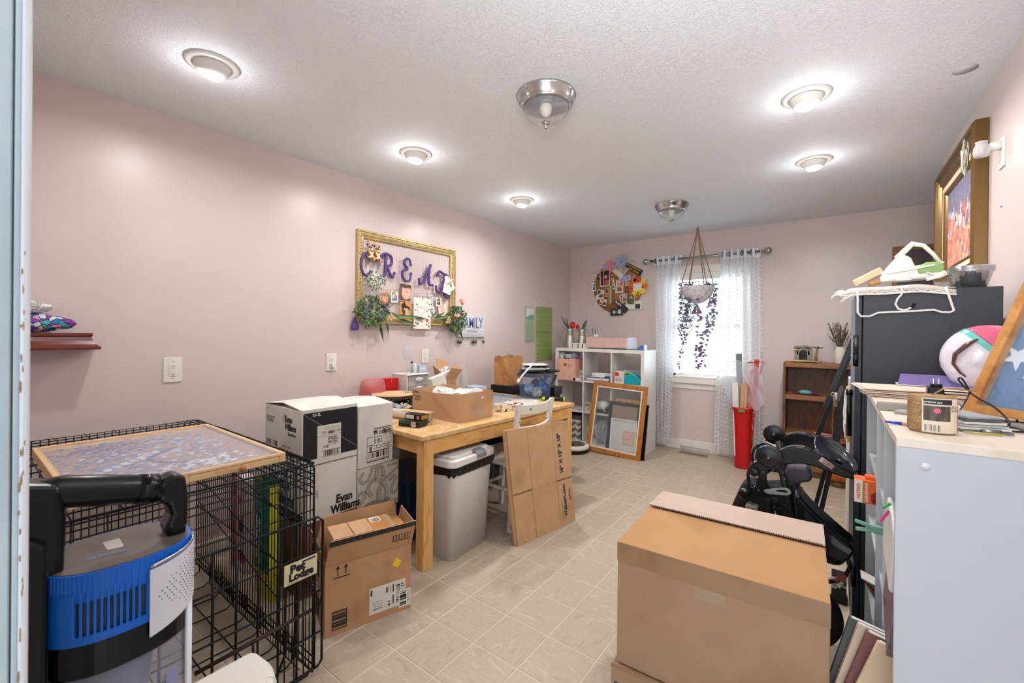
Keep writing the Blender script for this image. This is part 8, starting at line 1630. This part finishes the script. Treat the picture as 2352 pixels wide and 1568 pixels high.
# books at the bottom and things peeking out
for k,(y,cl,a_,lbl) in enumerate(((1.33,(222,190,158),-.30,'cream hardback book leaning out of the white bookcase low on the right'),(1.362,(130,84,80),-.34,'dusty maroon hardback book leaning beside the cream book'),(1.385,(210,184,160),-.36,'thin beige book leaning behind the maroon book'),(1.405,(86,88,84),-.38,'grey banded book leaning behind the beige book'))):
    t = thing('book',lbl,'book',(.105,y,.376)); M().obox((.105-.014*k,y,.485),(.105,.012,.215),(0,a_+.62,.12)).build('cover',mat('leaning_cover_%d' % k,cl,.6),t,w=1,bv=.001); M().obox((.107-.014*k,y,.486),(.100,.008,.217),(0,a_+.62,.12)).build('pages',PAPER,t,w=1)
t = thing('dark_photo_book','dark patterned booklet leaning inside the bookcase opening','book',(.13,1.30,.64)); M().obox((.116,1.330,.735),(.012,.20,.20),(.35,.08,0)).build('cover',mat('dark_floral',(96,80,88),.6,var=[(130,104,110),(74,66,84)],vs=24),t,w=1)
t = thing('white_plastic_bag','white translucent bag with a pink and green tag inside the bookcase opening','bag',(.12,1.32,.88)); M().obox((.110,1.32,.845),(.012,.19,.13),(.2,.05,0)).build('bag_body',mat('milky_bag',(214,212,214),.4),t,w=1,bv=.005); M().obox((.097,1.31,.905),(.004,.012,.03),(0,.5,0)).build('pink_tag',mat('magenta_tag',(206,40,120),.5),t,w=1); M().obox((.100,1.31,.93),(.004,.010,.02),(0,.8,0)).build('green_tag',mat('tag_green',(50,150,90),.5),t,w=1)
t = thing('green_clip','pale green plastic bag clip sticking out of the bookcase','clip',(.10,1.62,.765)); M().obox((.078,1.62,.772),(.050,.014,.008),(0,.22,0)).build('upper_jaw',mat('sage_clip',(110,160,140),.4),t,w=1,bv=.002); M().obox((.080,1.62,.757),(.050,.014,.008),(0,-.12,0)).build('lower_jaw',MATS['sage_clip'],t,w=1,bv=.002); M().obox((.125,1.62,.764),(.06,.02,.02),(0,0,0)).build('clip_spring',MATS['sage_clip'],t,w=1)
t = thing('loose_envelopes','white and red torn envelopes poking out between the shelf uprights','papers',(.10,1.86,.45))
for k,(dz,an,cl) in enumerate(((.03,.35,(226,216,206)),(.015,.6,(140,146,160)),(-.01,.85,(206,110,100)),(-.03,1.0,(222,210,200)))): M().obox((.118,1.84+.01*k,.485+dz),(.085,.06,.003),(0,an,0)).build('envelope',mat('envelope_%d' % k,cl,.6),t,w=1)
t = thing('freezer_bag_box','orange and white gallon bag carton sticking out of the bookcase','carton',(.11,1.84,.79)); M().box(.058,.215,1.80,1.86,.778,.852).build('carton',mat('vivid_orange',(226,96,24),.4),t,w=1,bv=.001)
M().box(.0575,.0775,1.7992,1.80,.779,.851).build('white_end',mat('white_card_print',(226,222,216),.5),t,w=1); M().box(.0775,.0795,1.7990,1.80,.779,.851).build('lime_line',mat('lime_line',(160,190,50),.5),t,w=1)
text('GALLON',.0125,(.0635,1.7985,.842),(0,0,-1),(1,0,0),mat('orange_letter',(220,90,30),.5),t,1,off=.0004); text('RANGEMENT',.0105,(.0845,1.7985,.845),(0,0,-1),(1,0,0),WI,t,1,off=.0003); crumple('berries',(.108,1.7995,.800),(.009,.002,.016),305,mat('berry_red',(150,20,30),.5),t,1,amp=.3); M().box(.085,.215,1.82,1.85,.852,.862).build('open_flap',MATS['vivid_orange'],t,w=1,bv=.001)
# -- on the bookcase top
t = thing('twine_spool','spool of natural jute cord with a printed label and pink flower photo','twine',(.172,1.30,NZ+.0005)); tw = mat('jute_cord',(176,142,102),.9,var=[(150,116,80),(196,162,122)],vs=50,vstr=(1,1,8),bump=.8,bs=160,bdist=.004)
M().lathe([(.012,.002),(.036,0),(.0385,.006),(.0385,.074),(.036,.080),(.012,.078)],40,(0,0,0),sy=.82).build('cord_body',tw,t)
mm = M(); 
for k in range(26):
    a0 = 2*PI*k/26; mm.tube([(.0388*math.cos(a0+.9*q),.0388*.82*math.sin(a0+.9*q),.004+.073*q) for q in [j/6 for j in range(7)]],.0011,4)
o = mm.build('wound_strands',tw,t); o['kind'] = 'stuff'
mm = M()
def lab_arc(a0,a1,z0,z1,r,nm,mt,n=14): M().sheet(lambda u,v: (r*math.cos(a0+(a1-a0)*u),r*.82*math.sin(a0+(a1-a0)*u),z0+(z1-z0)*v),n,1).build(nm,mt,t)
A0,A1 = -PI*.66,-PI*.13
lab_arc(A0,A1,.003,.076,.0402,'label',mat('cream_label',(222,208,184),.45)); lab_arc(A0+.06,A1-.42,.063,.074,.0404,'label_banner',mat('dark_banner',(34,38,44),.5)); lab_arc(A0+.06,A1-.50,.028,.060,.0404,'label_photo',mat('dark_photo',(66,54,50),.5,var=[(100,84,70),(40,34,36)],vs=60,vstr=(1,1,.2)))
q = -PI*.47
for k in range(10): a_ = 2*PI*k/10; M().add([(.0407*math.cos(q),.0407*.82*math.sin(q),.050),(.0409*math.cos(q+.10*math.cos(a_-.25)),.0409*.82*math.sin(q+.10*math.cos(a_-.25)),.050+.0050*math.sin(a_-.25)),(.0409*math.cos(q+.19*math.cos(a_)),.0409*.82*math.sin(q+.19*math.cos(a_)),.050+.0075*math.sin(a_)),(.0409*math.cos(q+.10*math.cos(a_+.25)),.0409*.82*math.sin(q+.10*math.cos(a_+.25)),.050+.0050*math.sin(a_+.25))],[(0,1,2,3)]).build('printed_petal',mat('daisy_pink',(226,110,130),.5),t)
for k in range(16):
    if k % 4 != 3: lab_arc(A0+.12+k*.042,A0+.12+k*.042+(.014 if k % 3 else .024),.006,.020,.0405,'barcode_bar',INK,2)
text('hampton art',.0062,(-.0205,-.0345,.0665),(1,-.12,0),(0,0,1),WI,t,off=.0001); text('JUTE\nCORD',.0072,(.0225,-.0300,.056),(.80,.60,0),(0,0,1),mat('tan_ink',(150,120,90),.6),t)
M().tube([(.0,.0,.080),(.02,.01,.095),(.05,.03,.092),(.075,.05,.090)],.0016,6).build('loose_end',tw,t)
t = thing('blue_pen','blue ballpoint pen lying at the left edge of the bookcase top','pen',(.11,1.33,NZ+.004)); M().tube([(.099,1.352,NZ+.0045),(.128,1.345,NZ+.0045)],[.0022,.0040],10).build('barrel',mat('pen_blue',(30,60,190),.3),t,w=1); M().tube([(.128,1.345,NZ+.0045),(.14,1.342,NZ+.0045)],.0036,10).build('grip',BEI,t,w=1)
t = thing('notepad_stack','grey and white notepads stacked right of the twine spool','notepads',(.25,1.38,NZ))
for k,cl in enumerate(((120,120,118),(220,214,206),(176,176,178),(214,208,200),(90,92,96),(150,152,156))): M().obox((.255-.003*k,1.395,NZ+.0035+.0058*k),(.085-.004*k,.09,.0045),(0,0,.2+.06*k)).build('notepad',mat('notepad_%d' % k,cl,.6),t,w=1)
t = thing('glue_stick_wand','thin yellow wand with grey end in front of the notepads','tool',(.25,1.30,NZ+.002)); M().tube([(.225,1.325,NZ+.0035),(.285,1.335,NZ+.0035)],.0016,6).build('wand',mat('yellow_wand',(206,190,80),.5),t,w=1); M().tube([(.255,1.345,NZ+.006),(.285,1.350,NZ+.006)],.0045,8).build('grey_end',STEEL,t,w=1)
t = thing('metal_clips','small heap of silver binder clips left of the black charger','clips',(.20,1.78,NZ))
for k in range(6): M().tube([(.188+.01*k,1.70+.012*(k % 2),NZ+.003),(.200+.01*k,1.715,NZ+.016),(.212+.01*k,1.70,NZ+.003)],.0022,6).build('clip_wire',STEEL,t,w=1)
t = thing('flat_papers','pile of cream envelopes and sheets hanging over the left end of the bookcase top','papers',(.25,2.02,NZ))
for k in range(7): M().obox((.245-.004*k,2.02+.008*(k % 3),NZ+.0035+.0042*k),(.30+.012*(k % 3),.20,.0028),(0,0,-.06+.035*k)).build('sheet',mat('envelope_cream_%d' % (k % 3),((228,206,186),(222,200,190),(232,214,196))[k % 3],.6),t,w=1)
t = thing('purple_card','open purple folded greeting card on the pile of envelopes','card',(.27,2.10,NZ+.03)); M().add([(.185,2.08,NZ+.035),(.40,2.08,NZ+.035),(.395,2.16,NZ+.068),(.20,2.16,NZ+.068)],[(0,1,2,3)]).build('card_front',mat('violet_card',(112,98,150),.4),t,w=1,solid=.002); M().box(.185,.40,2.08,2.16,NZ+.0325,NZ+.035).build('card_back',PAPER,t,w=1)
t = thing('charger_block','black power adapter with upright silver prongs and a long black cable','charger',(.245,1.80,NZ)); M().box(.226,.262,1.78,1.82,NZ+.001,NZ+.058).build('adapter',BLACKP,t,w=1,bv=.003); M().tube([(.247,1.80,NZ+.058),(.247,1.80,NZ+.066)],.014,16).build('adapter_head',BLACKP,t,w=1)
for dx in (-.006,.006): M().box(.246+dx-.0008,.246+dx+.0008,1.797,1.803,NZ+.064,NZ+.082).build('prong',mat('bright_steel',(220,220,224),.2,metal=.8),t,w=1)
def cab(name,label,pts,r=.0022):
    t = thing(name,label,'cable',pts[0]); P_ = []; k = len(pts)
    for i in range(k-1):
        p0 = pts[max(i-1,0)]; p1 = pts[i]; p2 = pts[i+1]; p3 = pts[min(i+2,k-1)]
        for s2 in range(6):
            q = s2/6; P_.append(tuple(.5*((2*p1[d])+(-p0[d]+p2[d])*q+(2*p0[d]-5*p1[d]+4*p2[d]-p3[d])*q*q+(-p0[d]+3*p1[d]-3*p2[d]+p3[d])*q**3) for d in (0,1,2)))
    M().tube(P_+[pts[-1]],r,8).build('cable_run',BLACKP,t,w=1); return t
cab('black_cable','coiled black cable looping over the grey plank beside the flag case',[(.262,1.80,NZ+.045),(.31,1.70,NZ+.052),(.35,1.60,NZ+.04),(.345,1.52,NZ+.008),(.31,1.50,NZ+.012),(.27,1.50,NZ+.006),(.25,1.52,NZ+.012),(.27,1.60,NZ+.03),(.285,1.62,NZ+.06),(.268,1.60,NZ+.098),(.262,1.60,NZ+.094),(.285,1.58,NZ+.06),(.315,1.53,NZ+.035),(.325,1.48,NZ+.01),(.31,1.46,NZ+.004)])
cab('black_cable','lower loop of black cable with a barrel plug near the notepads',[(.262,1.80,NZ+.04),(.28,1.68,NZ+.02),(.295,1.58,NZ+.004),(.30,1.50,NZ+.004),(.33,1.45,NZ+.004),(.325,1.40,NZ+.004),(.29,1.41,NZ+.004),(.28,1.45,NZ+.006),(.30,1.47,NZ+.004)]); 
# flag case
fc = thing('flag_case','triangular honey oak display case with a blue starred flag on the bookcase','display case',(.36,1.60,NZ)); A = Vector((.286,1.62,NZ+.012)); B = Vector((.395,1.585,NZ+.385)); Cc = Vector((.52,1.33,NZ+.012))
FO = mat('flag_case_oak',(186,124,62),.3,var=[(204,144,78),(166,104,46)],vs=8,vstr=(2,2,2),det=5,coat=.3)
nrm = (B-A).cross(Cc-A).normalized()
if nrm.dot(Vector((-1,-1,0))) < 0: nrm = -nrm
def member(p,q,nm):
    d = (q-p).normalized(); s_ = nrm.cross(d).normalized(); cen = (A+B+Cc)/3
    if s_.dot(cen-(p+q)/2) < 0: s_ = -s_
    mm = M(); vs = [p+nrm*.022,q+nrm*.022,q+s_*.022-d*.022+nrm*.022,p+s_*.022+d*.022+nrm*.022]; vs += [v-nrm*.055 for v in vs]
    mm.add(vs,[(0,1,2,3),(7,6,5,4),(0,4,5,1),(1,5,6,2),(2,6,7,3),(3,7,4,0)]).build(nm,FO,fc,w=1,bv=.002)
member(A,B,'side_rail'); member(B,Cc,'side_rail'); member(Cc,A,'bottom_rail')
mm = M(); mm.add([A+nrm*.0,B+nrm*.0,Cc+nrm*.0],[(0,1,2)]).build('folded_flag',mat('flag_blue',(88,118,160),.8,var=[(98,128,170),(78,108,150)],vs=40),fc,w=1)
e1 = (B-A).normalized(); 
def star(u,v,r,k_=5,ph=0):
    c = A.lerp(B,v).lerp(Cc.lerp(B,v) if 0 else Cc,u)+nrm*.0012; x = (Cc-A).normalized(); y = nrm.cross(x); y = y if y.z > 0 else -y
    pts = [c+x*(r*(1 if q % 2 == 0 else .40)*math.sin(PI*q/5+ph))+y*(r*(1 if q % 2 == 0 else .40)*math.cos(PI*q/5+ph)) for q in range(10)]
    M().add([c]+pts,[(0,1+q,1+(q+1) % 10) for q in range(10)]).build('star',mat('star_white',(214,220,224),.7),fc,w=1)
star(.28,.50,.055,ph=.2); star(.12,.45,.035,ph=.6); star(.25,.82,.025); star(.55,.25,.05,ph=.4)
M().add([A+nrm*.014,B+nrm*.014,Cc+nrm*.014],[(0,1,2)]).build('glass',clear('flag_glass',(220,230,240),.93,.02),fc,w=1)
# balloon ball
bp_ = thing('foil_balloon','pink, teal and white glossy foil balloon between the safe and the flag case','balloon',(.41,2.10,1.24)); NS = mat('foil_lilac',(214,206,222),.15,coat=.6,var=[(226,222,234),(190,186,210)],vs=9)
def bal(zc0,zc1,nm,mt,k=1.0): 
    T_ = Matrix.Translation((.415,2.12,1.245)) @ Matrix.Rotation(.85,4,'Y'); pr = [(.118*math.sqrt(max(0,1-z*z))*k,.118*z*k) for z in [zc0+(zc1-zc0)*i/10 for i in range(11)]]
    M().lathe(pr,36,sy=.62).xf(T_).build(nm,mt,bp_,w=1)
bal(-1,.10,'white_part',NS); bal(.10,.24,'teal_band',mat('foil_teal',(90,196,186),.2,coat=.5),1.01); bal(.24,1,'pink_part',mat('foil_pink',(216,96,130),.18,coat=.6))
M().tube([(.415+dx,2.12-.0735*math.sqrt(1-(dx*dx+dz*dz)/.0141),1.245+dz) for dx,dz in ((-.035,.070),(-.060,.050),(-.086,.018),(-.090,-.015),(-.074,-.045),(-.060,-.058))],[.010,.024,.022,.016,.012,.005],8,flat=.3).build('brown_swirl',mat('foil_brown',(84,50,38),.3),bp_,w=1)
# on the safe
t = thing('ironing_mat','grey and white zigzag print ironing mat folded over the safe top','ironing mat',(.2,2.35,1.508)); IM = mat('mat_grey_print',(186,178,170),.8)
def matP(u,v): x = .020+.345*u; return (x,2.290+.18*v,1.512+.012*math.sin(PI*u)+.003*math.sin(11*u)-.022*(1-min(1,v*5))**2*1.0-(.02 if u < .08 else 0)*(1-u/.08 if u < .08 else 0))
M().sheet(matP,36,8).build('mat_cloth',IM,t,w=1,solid=.010); zz = [(matP(k/22,0)[0],2.2835,matP(k/22,0)[2]+(.004 if k % 2 else -.004)) for k in range(23)]; M().tube(zz,.0016,5).build('zigzag_print',PLAST,t,w=1); M().tube([(matP(k/20,0)[0],2.285,matP(k/20,0)[2]-.006) for k in range(21)],.0045,6).build('piping',PLAST,t,w=1); crumple('gathered_corner',(.022,2.295,1.498),(.022,.02,.014),310,PAPER,t,1,amp=.35); M().tube([(.012,2.29,1.50),(-.008,2.285,1.488),(-.012,2.285,1.476)],.0035,6).build('tie_string',PLAST,t,w=1)
t = thing('white_hanger','white plastic clothes hanger hanging upside down against the safe side','hanger',(.2,2.288,1.50)); HM = mat('hanger_white',(224,222,220),.35); ky = 2.288/2.15
def hz(pts): return [(x*ky,2.286,1.32+(z-1.32)*ky) for x,z in pts]
M().tube(hz([(.071,1.500),(.072,1.412),(.082,1.398),(.108,1.397),(.134,1.411),(.200,1.413),(.286,1.418),(.306,1.409),(.328,1.408),(.337,1.415),(.333,1.43),(.316,1.500)]),.0042,8).build('hanger_bar',HM,t,w=1)
M().tube(hz([(.199,1.503),(.199,1.478),(.188,1.462),(.182,1.442),(.190,1.424),(.208,1.418),(.226,1.428)]),.0040,8).build('hook',HM,t,w=1); M().tube(hz([(.226,1.428),(.236,1.442)]),.0044,8).build('black_tip',BLACKP,t,w=1); M().obox((.199*ky,2.286,1.32+.185*ky),(.030,.006,.010),(0,0,0)).build('hook_plate',HM,t,w=1)
ir = thing('steam_iron','white and green steam iron with its cord wrapped round on the ironing mat','iron',(.26,2.40,1.53)); IY0,IY1 = 2.345,2.425
M().prism([(.150,1.545),(.340,1.555),(.352,1.565),(.345,1.585),(.30,1.583),(.26,1.60),(.245,1.64),(.225,1.655),(.195,1.640),(.170,1.605),(.150,1.565)],IY0,IY1).build('iron_body',PLAST,ir,w=1,bv=.014,seg=3)
M().prism([(.262,1.568),(.336,1.572),(.345,1.600),(.330,1.615),(.290,1.618),(.262,1.600)],IY0-.004,IY1+.004).build('green_tank',clear('green_tank',(150,190,110),.35,.1),ir,w=1,bv=.012,seg=3)
M().tube([(.205,2.385,1.645),(.230,2.385,1.675),(.252,2.385,1.700),(.285,2.385,1.690),(.315,2.385,1.650),(.338,2.385,1.610)],[.012,.011,.011,.008,.007,.006],12).build('iron_handle',PLAST,ir,w=1); M().box(.20,.245,IY0-.001,IY0+.02,1.549,1.556).build('grey_strip',STEEL,ir,w=1)
cpts = []
for k in range(60): a_ = 2*PI*k/18; cpts.append((.245+.098*math.cos(a_),2.385+.058*math.sin(a_),1.600+.016*math.cos(a_)+.010*math.sin(k*.35)))
M().tube(cpts+[(.30,2.33,1.57),(.32,2.325,1.555)],.0036,8).build('wrapped_cord',PLAST,ir,w=1); M().obox((.31,2.322,1.553),(.05,.014,.014),(0,-.3,0)).build('plug',PLAST,ir,w=1,bv=.003)
t = thing('foam_block','cream textured block beside the iron on the ironing mat','foam block',(.10,2.40,1.53)); M().obox((.112,2.39,1.573),(.105,.06,.030),(0,-.52,0)).build('block',mat('cream_foam',(222,200,164),.9,bump=.8,bs=90,bdist=.006),t,w=1,bv=.006); M().obox((.145,2.40,1.553),(.06,.05,.018),(0,-.3,0)).build('tan_base',mat('tan_foam',(206,150,90),.8),t,w=1,bv=.003)
t = thing('foil_pan','stack of silver foil baking pans on the right end of the safe top','baking pan',(.43,2.42,1.508)); FOIL = mat('aluminium_foil',(200,202,206),.18,metal=.9,bump=.6,bs=30,bdist=.008)
M().lathe([(.0,1.509),(.040,1.509),(.058,1.575),(.064,1.578),(.060,1.574),(.042,1.513)],60,(.425,2.42,0),rib=.025,ribn=16).build('pan_body',FOIL,t,w=1)
for k in range(5): M().tube([(.425+.064*math.cos(q),2.42+.064*math.sin(q),1.578+.0042*k) for q in [2*PI*j/40 for j in range(40)]],.0022,5,True).build('rolled_rim',FOIL,t,w=1)
t = thing('glass_candle','small clear glass candle cup between the iron and the foil pans','candle cup',(.352,2.46,1.508)); M().lathe([(0,0),(.02,0),(.022,.035),(.020,.035),(.018,.004)],20,(.352,2.47,1.512)).build('cup_body',GLASS,t,w=1)
# -- right wall
pf = thing('gilt_painting','large painting in a deep antique gold frame on the right wall','painting',(XR,3.4,1.95)); GB = mat('bronze_gilt',(104,78,40),.33,metal=.5,var=[(112,84,44),(96,72,36)],vs=200)
def fr_r(y0,y1,z0,z1,prof,name,mt):
    cs = []; 
    for off,h in prof: cs += [(XR-h,y,z) for y,z in ((y0+off,z0+off),(y1-off,z0+off),(y1-off,z1-off),(y0+off,z1-off))]
    n = len(prof); return M().add(cs,[(i*4+j,i*4+(j+1) % 4,(i+1)*4+(j+1) % 4,(i+1)*4+j) for i in range(n-1) for j in range(4)]).build(name,mt,pf,w=1)
PY0,PY1,PZ0,PZ1 = 2.86,3.80,1.585,2.325
fr_r(PY0,PY1,PZ0,PZ1,[(0,.002),(0,.045),(.012,.056),(.024,.052),(.030,.040),(.045,.044),(.052,.036),(.070,.040),(.078,.030),(.10,.026)],'gilt_frame',GB); fr_r(PY0+.10,PY1-.10,PZ0+.10,PZ1-.10,[(0,.026),(0,.030),(.026,.026)],'linen_liner',mat('linen',(226,198,160),.7)); fr_r(PY0+.126,PY1-.126,PZ0+.126,PZ1-.126,[(0,.026),(.008,.032),(.018,.024),(.026,.014)],'inner_gilt',GB)
N = 60; a = canvas(N,50,(110,108,130)); rs = random.Random(77)
for k in range(700):
    y = rs.random(); x = rs.random(); cl = (120,116,140) if y < .35 else ((206,120,100) if rs.random() < .6 else (214,160,130)); cl = rs.choice([cl,cl,(190,196,214),(150,90,90)]) if .25 < y < .6 else cl; disc(a,x,y,rs.uniform(.01,.04),tuple(np.array(cl)+rs.uniform(-18,18)),rs.uniform(.02,.09))
pic(np.clip(a,0,255),PY1-PY0-.30,PZ1-PZ0-.30,(XR-.014,PY1-.15,PZ0+.15),(0,-1,0),(0,0,1),pf,1,'canvas_print')
crumple('silver_ornament',(XR-.070,PY0+.05,2.17),(.012,.025,.075),401,mat('silver_leaf_ornament',(200,196,180),.2,metal=.8),None,n=18,amp=.3); tag(bpy.data.objects['silver_ornament'],'ornate silver ornament fixed on the near edge of the gilt painting frame','ornament')
t = thing('air_freshener','clear plug-in air freshener in a white wall outlet on the right wall','air freshener',(XR,2.66,2.10)); M().box(XR-.006,XR,2.622,2.698,2.03,2.155).build('outlet_plate',PLAST,t,w=1,bv=.002); M().tube([(XR-.006,2.66,2.125),(XR-.04,2.66,2.125)],.018,16).build('plug_neck',PLAST,t,w=1); M().lathe([(.0,-.030),(.022,-.028),(.027,-.01),(.024,.012),(.018,.026),(.020,.036),(0,.038)],20,(XR-.062,2.66,2.118)).build('oil_body',clear('opal_plastic',(222,216,220),.45,.08),t,w=1)
M().box(XR-.006,XR-.0065,2.645,2.675,2.045,2.065).build('lower_socket',SLOT,t,w=1) if 0 else None
af = thing('wall_mirror','wood framed mirror partly hidden behind the iron and the gilt painting, on the far wall','mirror',(.75,YF,1.85)); WM = mat('mirror_wood',(132,88,52),.5,var=[(150,104,64),(110,70,40)],vs=9)
for a_ in ((.41,1.15,2.085,2.125),(.41,1.15,1.55,1.59),(.41,.448,1.59,2.085),(1.112,1.15,1.59,2.085)): M().box(a_[0],a_[1],YF-.022,YF-.001,a_[2],a_[3]).build('frame_rail',WM,af,w=1,bv=.003)
M().box(.445,1.115,YF-.010,YF-.005,1.585,2.09).build('mirror_glass',mat('mirror_glass',(170,174,186),.08,metal=1),af,w=1)
t = thing('wall_nail','small nail hole mark on the right wall beside the painting','nail',(XR,2.66,1.87)); M().tube([(XR,2.66,1.87),(XR-.006,2.66,1.868)],.003,8).build('nail_head',STEEL,t,w=1)
